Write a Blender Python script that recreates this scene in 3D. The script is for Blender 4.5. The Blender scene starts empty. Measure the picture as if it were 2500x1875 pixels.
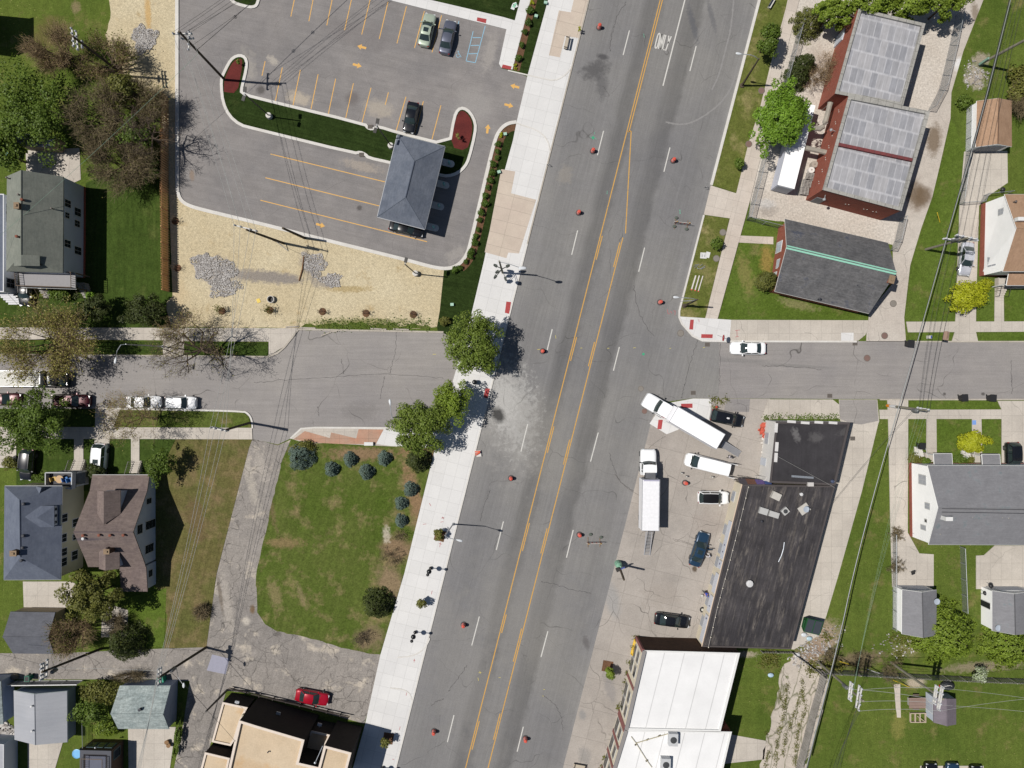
import bpy,math,random
import numpy as np
from mathutils import Vector,Matrix
random.seed(7)
SC=bpy.context.scene
COL=SC.collection
CAMH=100.0
MPP=0.06
TILEX=(0,620,1240,1860); TILEY=(0,460,920,1395); TS=3.45625
RAD=math.radians
# ------------------------------------------------------------ survey helpers
def nat(s):
 """survey string -> photo pixels; 'F x,y' whole-frame sheet, 'rc x,y' detail sheet, 'N x,y' pixels"""
 if not isinstance(s,str):
  return[tuple(s)]if isinstance(s[0],(int,float))else list(s)
 out=[]; mode='N'
 for tok in s.split():
  if ',' not in tok:mode=tok; continue
  a,b=tok.split(','); a=float(a); b=float(b)
  if mode=='N':out.append((a,b))
  elif mode=='F':out.append((a*1.13020,b*1.13020))
  else:
   r,c=int(mode[0]),int(mode[1])
   out.append((TILEX[c]+a/TS,TILEY[r]+b/TS))
 return out
def W(p,z=0.0):
 """surveyed pixel of a point whose height is z -> world x, y"""
 k=MPP*(CAMH-z)/CAMH
 return((p[0]-1250)*k,(937.5-p[1])*k)
def P(s,z=0.0):return[W(p,z)for p in nat(s)]
def P1(s,z=0.0):return W(nat(s)[0],z)
def V3(s,z=0.0):
 x,y=P1(s,z); return Vector((x,y,z))
# ------------------------------------------------------------ mesh builder
ORG={}
class MB:
 def __init__(s):s.v=[]; s.f=[]; s.m=[]; s.cm=0
 def face(s,pts):
  b=len(s.v); s.v+=[tuple(p)for p in pts]; s.f.append(tuple(range(b,b+len(pts)))); s.m.append(s.cm)
 def add(s,vs,fs):
  b=len(s.v); s.v+=[tuple(p)for p in vs]
  for f in fs:s.f.append(tuple(b+i for i in f)); s.m.append(s.cm)
 def box(s,c,size,rz=0,M=None):
  cx,cy,cz=c; a,b,d=[q/2 for q in size]
  co,si=math.cos(rz),math.sin(rz)
  vs=[]
  for z in(-d,d):
   for x,y in((-a,-b),(a,-b),(a,b),(-a,b)):
    p=Vector((x*co-y*si,x*si+y*co,z))
    if M:p=M@p
    vs.append((cx+p[0],cy+p[1],cz+p[2]))
  s.add(vs,[(3,2,1,0),(4,5,6,7),(0,1,5,4),(1,2,6,5),(2,3,7,6),(3,0,4,7)])
  return s
 def prism(s,poly,z0,z1,bottom=True):
  n=len(poly)
  A=sum(poly[i][0]*poly[(i+1)%n][1]-poly[(i+1)%n][0]*poly[i][1]for i in range(n))
  if A<0:poly=poly[::-1]
  vs=[(x,y,z0)for x,y in poly]+[(x,y,z1)for x,y in poly]
  fs=[tuple(range(n,2*n))]
  if bottom:fs.append(tuple(range(n-1,-1,-1)))
  fs+=[(i,(i+1)%n,n+(i+1)%n,n+i)for i in range(n)]
  s.add(vs,fs); return s
 def sheet(s,poly,z):
  n=len(poly)
  A=sum(poly[i][0]*poly[(i+1)%n][1]-poly[(i+1)%n][0]*poly[i][1]for i in range(n))
  if A<0:poly=poly[::-1]
  s.face([(x,y,z)for x,y in poly]); return s
 def slab3(s,top,th):
  """planar polygon in space thickened straight down"""
  n=len(top); a=Vector(top[1])-Vector(top[0]); nz=0
  for i in range(n):
   p,q=top[i],top[(i+1)%n]; nz+=p[0]*q[1]-q[0]*p[1]
  if nz<0:top=top[::-1]
  vs=[tuple(p)for p in top]+[(p[0],p[1],p[2]-th)for p in top]
  s.add(vs,[tuple(range(n)),tuple(range(2*n-1,n-1,-1))]+[(i,n+i,n+(i+1)%n,(i+1)%n)for i in range(n)])
 def tube(s,pts,r,n=6,cap=True):
  pts=[Vector(p)for p in pts]; k=len(pts)
  rs=r if isinstance(r,(list,tuple))else[r]*k
  b=len(s.v); ref=None
  for i,p in enumerate(pts):
   d=(pts[min(i+1,k-1)]-pts[max(i-1,0)])
   if d.length<1e-9:d=Vector((0,0,1))
   d.normalize()
   if ref is None or abs(ref.dot(d))>.95:ref=Vector((1,0,0))if abs(d.x)<.8 else Vector((0,1,0))
   u=d.cross(ref).normalized(); w=d.cross(u); ref=-w if False else ref
   for j in range(n):
    a=2*math.pi*j/n
    q=p+(u*math.cos(a)+w*math.sin(a))*rs[i]; s.v.append(tuple(q))
  for i in range(k-1):
   for j in range(n):
    s.f.append((b+i*n+j,b+i*n+(j+1)%n,b+(i+1)*n+(j+1)%n,b+(i+1)*n+j)); s.m.append(s.cm)
  if cap:
   s.f.append(tuple(b+j for j in range(n-1,-1,-1))); s.m.append(s.cm)
   s.f.append(tuple(b+(k-1)*n+j for j in range(n))); s.m.append(s.cm)
  return s
 def lathe(s,prof,c=(0,0,0),n=14):
  b=len(s.v)
  for r,z in prof:
   for j in range(n):
    a=2*math.pi*j/n; s.v.append((c[0]+r*math.cos(a),c[1]+r*math.sin(a),c[2]+z))
  for i in range(len(prof)-1):
   for j in range(n):
    s.f.append((b+i*n+j,b+i*n+(j+1)%n,b+(i+1)*n+(j+1)%n,b+(i+1)*n+j)); s.m.append(s.cm)
  s.f.append(tuple(b+j for j in range(n-1,-1,-1))); s.m.append(s.cm)
  s.f.append(tuple(b+(len(prof)-1)*n+j for j in range(n))); s.m.append(s.cm)
  return s
 def ball(s,c,r,n=10,sq=(1,1,1)):
  prof=[]
  b=len(s.v); m=n//2+1
  for i in range(m+1):
   t=math.pi*i/m
   for j in range(n):
    a=2*math.pi*j/n
    s.v.append((c[0]+r*sq[0]*math.sin(t)*math.cos(a),c[1]+r*sq[1]*math.sin(t)*math.sin(a),c[2]-r*sq[2]*math.cos(t)))
  for i in range(m):
   for j in range(n):
    s.f.append((b+i*n+j,b+i*n+(j+1)%n,b+(i+1)*n+(j+1)%n,b+(i+1)*n+j)); s.m.append(s.cm)
  return s
 def loft(s,rings,closed=True,caps=True):
  b=len(s.v); n=len(rings[0])
  for r in rings:s.v+=[tuple(p)for p in r]
  for i in range(len(rings)-1):
   for j in range(n if closed else n-1):
    s.f.append((b+i*n+j,b+i*n+(j+1)%n,b+(i+1)*n+(j+1)%n,b+(i+1)*n+j)); s.m.append(s.cm)
  if caps and closed:
   s.f.append(tuple(b+j for j in range(n-1,-1,-1))); s.m.append(s.cm)
   s.f.append(tuple(b+(len(rings)-1)*n+j for j in range(n))); s.m.append(s.cm)
  return s
 def build(s,name,mat,parent=None,world=True,smooth=False):
  me=bpy.data.meshes.new(name)
  o=bpy.data.objects.new(name,me)
  v=s.v
  if smooth:
   key={}; idx=[]; nv=[]
   for p in v:
    k=(round(p[0],4),round(p[1],4),round(p[2],4))
    if k not in key:key[k]=len(nv); nv.append(p)
    idx.append(key[k])
   v=nv; nf=[]; nm=[]
   for f,q in zip(s.f,s.m):
    f=[idx[i]for i in f]; f=[x for i,x in enumerate(f)if x!=f[i-1]]
    if len(set(f))>2:nf.append(tuple(f)); nm.append(q)
   s.f,s.m=nf,nm
  if parent is not None and world:
   ox,oy,oz=ORG.get(parent.name,(0,0,0))
   v=[(p[0]-ox,p[1]-oy,p[2]-oz)for p in v]
   ORG[o.name]=(ox,oy,oz)
  me.from_pydata(v,[],s.f)
  for mm in(mat if isinstance(mat,(list,tuple))else[mat]):me.materials.append(mm)
  if any(s.m):me.polygons.foreach_set('material_index',s.m)
  if smooth:me.polygons.foreach_set('use_smooth',[True]*len(me.polygons))
  me.update(); COL.objects.link(o)
  if parent is not None:o.parent=parent
  return o
def quads(name,V,mat,parent):
 """many loose quads, V = (n,4,3) world array"""
 n=len(V)
 me=bpy.data.meshes.new(name)
 ox=ORG.get(parent.name,(0,0,0))if parent else(0,0,0)
 co=(V.reshape(-1,3)-np.array(ox)).astype(np.float32)
 me.vertices.add(4*n); me.vertices.foreach_set('co',co.ravel())
 me.loops.add(4*n); me.loops.foreach_set('vertex_index',np.arange(4*n,dtype=np.int32))
 me.polygons.add(n); me.polygons.foreach_set('loop_start',np.arange(0,4*n,4,dtype=np.int32))
 me.update(calc_edges=True); me.validate()
 for mm in(mat if isinstance(mat,(list,tuple))else[mat]):me.materials.append(mm)
 o=bpy.data.objects.new(name,me); COL.objects.link(o)
 if parent:o.parent=parent; ORG[o.name]=ox
 return o
def tag(o,label=None,cat=None,group=None,kind=None):
 if label:o['label']=label
 if cat:o['category']=cat
 if group:o['group']=group
 if kind:o['kind']=kind
 return o
def thing(name,label,cat,loc=(0,0,0),rz=0,group=None):
 o=bpy.data.objects.new(name,None); COL.objects.link(o)
 o.empty_display_size=.3
 o.location=loc; o.rotation_euler=(0,0,rz)
 ORG[o.name]=tuple(loc)
 return tag(o,label,cat,group)
def copy_tree(o,parent=None):
 c=o.copy(); COL.objects.link(c); c.parent=parent
 for ch in list(o.children):copy_tree(ch,c)
 return c
def struct(name,mb,mat,label,cat='ground'):
 return tag(mb.build(name,mat),label,cat,kind='structure')
# ------------------------------------------------------------ 2D helpers
def area(p):
 n=len(p); return sum(p[i][0]*p[(i+1)%n][1]-p[(i+1)%n][0]*p[i][1]for i in range(n))/2
def offset(pts,d,closed=True):
 """offset a polyline to its left by d (negative: right)"""
 n=len(pts); out=[]
 for i in range(n):
  p=Vector(pts[i])
  a=Vector(pts[(i-1)%n])if(closed or i>0)else None
  b=Vector(pts[(i+1)%n])if(closed or i<n-1)else None
  n1=n2=None
  if a is not None and(p-a).length>1e-6:t=(p-a).normalized(); n1=Vector((-t.y,t.x))
  if b is not None and(b-p).length>1e-6:t=(b-p).normalized(); n2=Vector((-t.y,t.x))
  if n1 is None:n1=n2
  if n2 is None:n2=n1
  m=(n1+n2)
  if m.length<.2:m=n1.copy()
  m.normalize(); k=d/max(.45,m.dot(n1))
  out.append((p.x+m.x*k,p.y+m.y*k))
 return out
def inset(poly,d):
 return offset(poly,d if area(poly)>0 else-d)
def smooth_line(pts,k=2,closed=False):
 for _ in range(k):
  q=[]; n=len(pts)
  rng=range(n)if closed else range(n-1)
  if not closed:q.append(pts[0])
  for i in rng:
   a,b=pts[i],pts[(i+1)%n]
   q.append((a[0]*.75+b[0]*.25,a[1]*.75+b[1]*.25)); q.append((a[0]*.25+b[0]*.75,a[1]*.25+b[1]*.75))
  if not closed:q.append(pts[-1])
  pts=q
 return pts
def strip(mb,pts,w,z0,z1,closed=False):
 L=offset(pts,w/2,closed); R=offset(pts,-w/2,closed); n=len(pts)
 for i in range(n if closed else n-1):
  j=(i+1)%n
  mb.face([(*R[i],z1),(*R[j],z1),(*L[j],z1),(*L[i],z1)])
  mb.face([(*L[i],z0),(*L[i],z1),(*L[j],z1),(*L[j],z0)])
  mb.face([(*R[i],z1),(*R[i],z0),(*R[j],z0),(*R[j],z1)])
 if not closed:
  mb.face([(*L[0],z0),(*R[0],z0),(*R[0],z1),(*L[0],z1)])
  mb.face([(*R[-1],z0),(*L[-1],z0),(*L[-1],z1),(*R[-1],z1)])
def bar(mb,a,b,w,z):
 a=Vector(a[:2]); b=Vector(b[:2]); d=(b-a).normalized(); n=Vector((-d.y,d.x))*w/2
 mb.face([(*(a-n),z),(*(b-n),z),(*(b+n),z),(*(a+n),z)])
def ragged(poly,amp=.25,step=.8,seed=1):
 rnd=random.Random(seed); out=[]; n=len(poly)
 for i in range(n):
  a=Vector(poly[i]); b=Vector(poly[(i+1)%n]); L=(b-a).length; k=max(1,int(L/step))
  d=(b-a)/max(L,1e-6); nn=Vector((-d.y,d.x))
  for j in range(k):
   p=a+(b-a)*(j/k)
   if j or True:p=p+nn*rnd.uniform(-amp,amp)
   out.append((p.x,p.y))
 return out
# ------------------------------------------------------------ materials
KEXP=1.42
def lin(v):
 v=v/255.; return v/12.92 if v<=.04045 else((v+.055)/1.055)**2.4
def C(r,g,b,k=None):
 """surface albedo that reads as this tone in full sun"""
 k=k or KEXP
 return(min(.88,lin(r)/k),min(.88,lin(g)/k),min(.88,lin(b)/k),1)
class NB:
 def __init__(s,name):
  s.mat=bpy.data.materials.new(name); s.mat.use_nodes=True
  s.nt=s.mat.node_tree; s.bsdf=s.nt.nodes['Principled BSDF']; s.out=s.nt.nodes['Material Output']
  s._pos=None
 def n(s,t):return s.nt.nodes.new(t)
 def put(s,sock,v):
  if isinstance(v,bpy.types.NodeSocket):s.nt.links.new(v,sock)
  else:
   if isinstance(v,tuple)and len(v)==4 and sock.type=='VECTOR':v=v[:3]
   sock.default_value=v
 def pos(s):
  if s._pos is None:s._pos=s.n('ShaderNodeNewGeometry').outputs['Position']
  return s._pos
 def obj(s):return s.n('ShaderNodeTexCoord').outputs['Object']
 def map(s,loc=(0,0,0),ang=0,sc=(1,1,1),vec=None):
  m=s.n('ShaderNodeMapping'); m.vector_type='TEXTURE'
  m.inputs['Location'].default_value=loc; m.inputs['Rotation'].default_value=(0,0,ang); m.inputs['Scale'].default_value=sc
  s.put(m.inputs['Vector'],vec or s.pos()); return m.outputs[0]
 def noise(s,scale,detail=4,rough=.6,vec=None,dist=0):
  t=s.n('ShaderNodeTexNoise'); t.inputs['Scale'].default_value=scale; t.inputs['Detail'].default_value=detail
  t.inputs['Roughness'].default_value=rough; t.inputs['Distortion'].default_value=dist
  s.put(t.inputs['Vector'],vec or s.pos()); return t.outputs['Fac']
 def voro(s,scale,feature='DISTANCE_TO_EDGE',vec=None,rnd=1):
  t=s.n('ShaderNodeTexVoronoi'); t.feature=feature; t.inputs['Scale'].default_value=scale; t.inputs['Randomness'].default_value=rnd
  s.put(t.inputs['Vector'],vec or s.pos()); return t.outputs
 def math(s,op,a,b=0,c=None):
  m=s.n('ShaderNodeMath'); m.operation=op; s.put(m.inputs[0],a); s.put(m.inputs[1],b)
  if c is not None:s.put(m.inputs[2],c)
  return m.outputs[0]
 def mr(s,v,a,b,c=0,d=1,smooth=False):
  m=s.n('ShaderNodeMapRange'); m.clamp=True
  if smooth:m.interpolation_type='SMOOTHSTEP'
  for i,q in enumerate((v,a,b,c,d)):s.put(m.inputs[i],q)
  return m.outputs[0]
 def mix(s,f,a,b,blend='MIX'):
  m=s.n('ShaderNodeMix'); m.data_type='RGBA'; m.blend_type=blend
  s.put(m.inputs[0],f); s.put(m.inputs[6],a); s.put(m.inputs[7],b); return m.outputs[2]
 def scale(s,col,f):
  v=s.n('ShaderNodeVectorMath'); v.operation='SCALE'; s.put(v.inputs[0],col); s.put(v.inputs[3],f); return v.outputs[0]
 def length2(s,vec):
  x=s.n('ShaderNodeSeparateXYZ'); s.put(x.inputs[0],vec)
  return s.math('SQRT',s.math('ADD',s.math('MULTIPLY',x.outputs[0],x.outputs[0]),s.math('MULTIPLY',x.outputs[1],x.outputs[1])))
 def xyz(s,vec):
  x=s.n('ShaderNodeSeparateXYZ'); s.put(x.inputs[0],vec); return x.outputs
 def bump(s,h,strength=.3,dist=.02):
  b=s.n('ShaderNodeBump'); b.inputs['Strength'].default_value=strength; b.inputs['Distance'].default_value=dist
  s.put(b.inputs['Height'],h); s.put(s.bsdf.inputs['Normal'],b.outputs[0])
 def fin(s,col,rough=.9,spec=.3,metal=0):
  s.put(s.bsdf.inputs['Base Color'],col); s.put(s.bsdf.inputs['Roughness'],rough)
  s.bsdf.inputs['Specular IOR Level'].default_value=spec; s.put(s.bsdf.inputs['Metallic'],metal)
  return s.mat
def surf(name,c1,c2,big=.12,lo=.35,hi=.65,mid=(1.2,.12),fine=(7,.25),streak=None,joints=None,cracks=None,stains=(),c3=None,c3s=None,rough=.92,spec=.2,bump=.3,extra=None):
 """weathered ground / roof surface; everything in world metres"""
 b=NB(name)
 col=b.mix(b.mr(b.noise(big,3,.62),lo,hi),c1,c2)
 if c3 is not None:
  sc,a,z=c3s
  col=b.mix(b.mr(b.noise(sc,4,.65),a,z),col,c3)
 if extra:col=extra(b,col)
 if streak:
  for ang,sx,sy,amt in streak:
   n=b.noise(1,3,.6,b.map(ang=ang,sc=(sx,sy,1)))
   col=b.scale(col,b.mr(n,.25,.75,1-amt,1+amt))
 n2=b.noise(mid[0],3,.65)
 col=b.scale(col,b.mr(n2,.2,.8,1-mid[1],1+mid[1]))
 for st in stains:
  x,y=P1(st[0]); rx,ry,ang,sc,amt=st[1]*MPP,st[2]*MPP,RAD(st[3]),st[4],st[5]
  nz=st[6]if len(st)>6 else .7
  d=b.length2(b.map((x,y,0),ang,(rx,ry,1)))
  d=b.math('ADD',d,b.math('MULTIPLY',b.math('SUBTRACT',b.noise(st[7]if len(st)>7 else max(.5,1.8/max(.6,min(rx,ry))),3 if len(st)<8 else 5,.7),.5),nz*2))
  col=b.mix(b.mr(d,.98,.45,0,amt),col,sc)
 if cracks:
  for ck in cracks:
   sc,w,amt=ck[:3]; cp=b.map(ang=ck[4],sc=(2.4,1,1))if len(ck)>4 else b.pos()
   warp=b.n('ShaderNodeVectorMath'); warp.operation='ADD'
   nn=b.n('ShaderNodeTexNoise'); nn.inputs['Scale'].default_value=sc*1.6; b.put(nn.inputs['Vector'],cp)
   vs=b.n('ShaderNodeVectorMath'); vs.operation='SCALE'; b.put(vs.inputs[0],nn.outputs['Color']); vs.inputs[3].default_value=.55/sc
   b.put(warp.inputs[0],cp); b.put(warp.inputs[1],vs.outputs[0])
   e=b.voro(sc,vec=warp.outputs[0])['Distance']
   m=b.mr(e,0,w*sc,1,0)
   m=m if len(ck)>3 else b.math('MULTIPLY',m,b.mr(b.noise(.25,3),.42,.6))
   col=b.mix(b.math('MULTIPLY',m,amt),col,ck[3]if len(ck)>3 else(.03,.028,.025,1))
 if joints:
  ang,du,dv,ox,oy,wj,amt=joints
  q=b.xyz(b.map((ox,oy,0),ang,(1,1,1)))
  jm=None
  for k,d in((0,du),(1,dv)):
   if not d:continue
   fr=b.math('FRACT',b.math('DIVIDE',b.math('ADD',q[k],5000.0*d),d))
   e=b.math('MULTIPLY',b.math('MINIMUM',fr,b.math('SUBTRACT',1,fr)),d)
   m=b.mr(e,wj*.4,wj,1,0); jm=m if jm is None else b.math('MAXIMUM',jm,m)
  col=b.mix(b.math('MULTIPLY',jm,amt),col,(.05,.045,.04,1))
  if du and dv:
   w=b.n('ShaderNodeTexWhiteNoise'); w.noise_dimensions='2D'
   cx=b.n('ShaderNodeCombineXYZ')
   for k,d in((0,du),(1,dv)):b.put(cx.inputs[k],b.math('FLOOR',b.math('DIVIDE',b.math('ADD',q[k],5000.0*d),d)))
   b.put(w.inputs['Vector'],cx.outputs[0]); col=b.scale(col,b.mr(w.outputs['Value'],0,1,.965,1.03))
 nf=b.noise(fine[0],2,.7)
 col=b.scale(col,b.mr(nf,.2,.8,1-fine[1],1+fine[1]))
 if bump:b.bump(nf,bump,.03)
 return b.fin(col,rough,spec)
def flat(name,col,rough=.6,metal=0,spec=.4,var=.08,sc=3,coat=0):
 b=NB(name)
 n=b.noise(sc,4,.6,b.obj())
 if coat:
  b.bsdf.inputs['Coat Weight'].default_value=coat; b.bsdf.inputs['Coat Roughness'].default_value=.04
 return b.fin(b.scale(col,b.mr(n,.2,.8,1-var,1+var)),rough,spec,metal)
_fm={}
def M(name,*a,**k):
 if name not in _fm:_fm[name]=flat(name,*a,**k)
 return _fm[name]
ROAD=math.atan2(1,-.2517)+math.pi/2*0
ROAD=math.atan2(1.0,.2517)
PERP=ROAD-math.pi/2
# ---- asphalt of the avenue: pale wheel-worn lanes, darker bands beside the turn lane
def road_bands(b,col):
 x0,y0=P1('N 1437.6,0')
 q=b.xyz(b.map((x0,y0,0),PERP,(1,1,1)))[0]
 q=b.math('ADD',q,b.math('MULTIPLY',b.math('SUBTRACT',b.noise(.35,4),.5),1.6))
 cr=b.n('ShaderNodeValToRGB'); cr.color_ramp.interpolation='EASE'
 els=[(0,1.16),(.03,1.08),(.14,.98),(.235,1.03),(.30,1.05),(.365,.74),(.42,.80),(.46,1.0),(.54,1.0),(.60,.80),(.655,.74),(.70,1.05),(.78,1.02),(.87,.97),(.95,1.06),(.985,1.12),(1,1.06)]
 while len(cr.color_ramp.elements)<len(els):cr.color_ramp.elements.new(.5)
 for e,(p,v)in zip(cr.color_ramp.elements,els):e.position=p; e.color=(v/2,v/2,v/2,1)
 b.put(cr.inputs[0],b.math('DIVIDE',q,24.3))
 return b.scale(col,b.math('MULTIPLY',cr.outputs[0],2.0))
WHITE=C(226,224,220)
MT={}
MT['road']=surf('avenue_asphalt',C(130,129,130),C(143,141,138),.05,mid=(.7,.06),fine=(9,.16),extra=road_bands,streak=[(ROAD,14,.35,.08),(ROAD,3.5,.12,.06),(PERP,5,.25,.03)],cracks=[(.11,.04,.55)],bump=.15,stains=[('22 40,250',70,135,14,C(200,199,196),.55,1.5,1.3),('22 -60,200',46,80,14,C(214,213,210),.5,1.6,1.9),('22 -40,300',90,190,14,C(176,173,169),.35,1.2,.5),('21 2060,320',20,26,30,C(58,57,56),.9,.25),('02 800,480',20,9,-12,C(84,83,85),.85,.4),('02 730,590',46,26,25,C(90,89,90),.75,.8),('02 790,700',18,52,6,C(98,97,98),.6,.9),('02 1560,200',10,60,14,C(96,98,104),.6,.8),('02 1720,140',8,52,14,C(98,99,104),.5,.8),('02 480,1480',24,30,0,C(168,160,148),.35,.9),('32 660,600',10,22,14,C(96,92,92),.6,.6),('22 330,560',70,150,14,C(150,147,142),.5,.5),('32 150,300',170,200,14,C(150,147,142),.35,.6),('31 1750,900',120,230,14,C(152,149,145),.4,.6)])
MT['street']=surf('side_street_asphalt',C(150,146,145),C(164,159,155),.07,mid=(.6,.06),fine=(8,.16),streak=[(0,12,.5,.08),(0,4,.14,.05)],cracks=[(.09,.04,.8)],bump=.15,stains=[('21 900,300',60,30,0,C(132,128,126),.5),('13 300,1500',120,6,-3,C(132,130,128),.5,.3),('12 1900,1450',120,8,-3,C(130,128,127),.5,.3),('23 1540,145',5,5,0,C(80,76,74),.8,.3),('23 1865,145',6,5,0,C(80,76,74),.8,.3),('22 1450,120',130,60,0,C(136,133,132),.6,.6)])
MT['lot']=surf('parking_asphalt',C(134,131,131),C(154,149,146),.09,lo=.3,hi=.7,mid=(.5,.12),fine=(8,.18),streak=[(RAD(-14),10,.6,.08),(RAD(-10),4,.15,.06)],cracks=[(.08,.03,.5)],bump=.15,stains=[('01 380,830',42,20,-14,C(196,184,166),.75,.7),('01 1050,920',46,26,-14,C(184,174,160),.7,.7),('01 160,510',20,12,-40,C(192,184,172),.7,.8),('01 830,830',22,22,0,C(120,114,112),.8,.25),('01 60,760',14,14,0,C(92,88,86),.8,.4),('01 1850,900',60,60,0,C(172,168,164),.5,.8),('01 1990,450',20,60,-14,C(178,172,166),.55,.8),('01 900,1400',60,16,-14,C(184,172,158),.55,.8),('00 1620,1480',8,18,5,C(150,128,108),.6,.5),('11 890,165',9,8,40,C(92,88,86),.8,.4),('11 1700,560',40,20,30,C(178,172,166),.5,.9),('00 2080,600',30,60,0,C(176,170,162),.6,.9),('01 900,300',110,40,-14,C(132,127,126),.6,.7),('11 1150,60',60,26,-14,C(132,128,126),.5,.7)])
MT['alley']=surf('alley_broken_asphalt',C(140,135,131),C(166,159,152),.1,lo=.3,hi=.7,mid=(.9,.16),fine=(5,.3),cracks=[(.42,.06,.75),(.16,.07,.8)],c3=C(196,186,172),c3s=(.35,.56,.66),streak=[(RAD(75),8,.5,.1)],stains=[('30 2080,420',12,14,0,C(206,198,186),.8,.4),('30 2130,320',8,14,0,C(120,94,62),.8,.4),('20 2120,900',14,100,14,C(192,184,172),.6,1.1),('21 60,760',16,50,14,C(190,182,172),.6,1.1),('30 1920,300',16,100,10,C(188,180,170),.6,1.1),('30 1860,200',6,60,8,C(110,98,84),.6,.6)])
MT['alley2']=surf('alley_worn_asphalt',C(142,134,126),C(158,150,142),.1,mid=(.8,.1),fine=(6,.2),cracks=[(.12,.05,.6)])
MT['conc_new']=surf('new_concrete',C(228,227,226),C(236,235,233),.08,mid=(.6,.03),fine=(6,.05),joints=(ROAD,1.9,1.6,0,0,.035,.2),bump=.05,rough=.85)
MT['conc_old']=surf('old_concrete',C(196,188,178),C(212,204,193),.12,mid=(.8,.07),fine=(6,.12),joints=(0,1.55,2.4,.3,.2,.035,.26),bump=.1,cracks=[(.13,.03,.6)])
MT['conc_road']=surf('old_concrete_by_avenue',C(206,194,182),C(216,206,195),.12,mid=(.8,.06),fine=(6,.1),joints=(ROAD,1.7,1.6,0,0,.035,.25),bump=.1,cracks=[(.15,.03,.5)])
MT['beige']=surf('beige_concrete',C(214,200,184),C(206,190,176),.15,mid=(.8,.06),fine=(6,.08),joints=(ROAD,1.9,3.2,0,0,.035,.35),bump=.05)
MT['pink']=surf('pink_concrete',C(196,148,124),C(188,156,136),.3,mid=(1,.1),fine=(6,.12),joints=(0,2.1,4,0,0,.03,.4))
MT['fore']=surf('forecourt_concrete',C(168,161,154),C(186,178,170),.08,mid=(.5,.1),fine=(6,.14),joints=(ROAD,4.4,3.7,1.2,.4,.045,.28),cracks=[(.14,.05,.8)],stains=[('22 1700,1240',60,40,0,C(168,158,150),.6,.9),('22 1575,1620',8,10,10,C(92,78,62),.9,.3),('32 860,980',16,50,14,C(150,146,144),.7,.6),('32 880,240',24,60,14,C(166,164,162),.8,.3),('32 630,1210',12,16,14,C(150,148,146),.8,.3),('32 650,1560',20,30,14,C(156,153,150),.7,.6),('22 880,1330',8,40,8,C(150,140,134),.6,.8),('22 1250,1250',60,70,0,C(166,160,154),.5,.9),('22 1250,500',40,30,0,C(170,162,155),.6,.8),('32 1300,200',60,40,0,C(172,163,154),.6,.9)])
MT['slab']=surf('broken_drive_slabs',C(198,188,176),C(208,198,186),.2,mid=(.9,.1),fine=(6,.14),cracks=[(.5,.10,.8,C(92,98,58),RAD(76)),(.8,.05,.6)],c3=C(92,104,54),c3s=(.5,.62,.7))
MT['gravel']=surf('pale_gravel',C(204,194,182),C(216,208,198),.1,mid=(2.5,.14),fine=(4,.3),stains=[('13 50,190',30,20,0,C(160,152,144),.6),('03 520,560',40,60,14,C(186,172,160),.7,.8),('12 2180,130',30,16,0,C(206,206,206),.5)])
MT['alley_e']=surf('pale_alley',C(196,186,176),C(208,200,190),.12,mid=(1,.1),fine=(5,.16),cracks=[(.2,.05,.5)],stains=[('03 1450,1180',24,50,-8,C(122,104,84),.85,.45),('03 1360,1659',28,32,0,C(116,98,78),.85,.35),('03 1800,110',12,34,8,C(140,126,110),.8,.5),('03 1660,540',14,22,-20,C(240,240,240),.8,.5),('13 1300,60',30,46,0,C(118,100,80),.85,.35)])
MT['straw']=surf('straw_blanket',C(202,186,152),C(214,201,170),.12,lo=.3,hi=.7,mid=(2.2,.14),fine=(6,.3),streak=[(RAD(30),.5,.14,.16),(RAD(-50),.6,.15,.14)],c3=C(188,167,128),c3s=(.4,.6,.74),stains=[('10 2180,740',110,20,-5,C(150,142,134),.95,.8),('11 250,760',66,17,-4,C(152,144,136),.95,.7),('11 470,660',26,48,25,C(156,148,138),.85,.7),('11 600,790',40,20,0,C(160,152,144),.8,.7),('00 1220,330',31,33,0,C(160,150,140),.8,.5),('10 1840,720',62,46,-14,C(160,154,149),.9,.6),('11 800,850',70,10,0,C(170,146,92),.6,1),('11 900,1140',170,16,0,C(120,124,66),.75,1.0),('10 1500,900',30,60,0,C(206,186,150),.6,.9),('00 1250,100',10,60,3,C(206,166,100),.7,.6),('00 870,420',30,30,20,C(170,148,100),.6,.9)])
def grass(name,a,b_,dry,dryamt,sc=.25,stains=(),streak=None,speck=None):
 return surf(name,a,b_,sc,lo=.3,hi=.7,mid=(1.4,.22),fine=(5.5,.42),c3=dry,c3s=(.33,dryamt-.04,dryamt+.16),stains=stains,streak=streak,bump=.6,rough=1,spec=.05,extra=speck)
def dandelion(b,col):
 v=b.voro(1.7,'F1'); return b.mix(b.math('MULTIPLY',b.mr(v['Distance'],.04,.10,.8,0),b.mr(b.noise(.06,2),.46,.58)),col,C(206,190,132))
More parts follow.
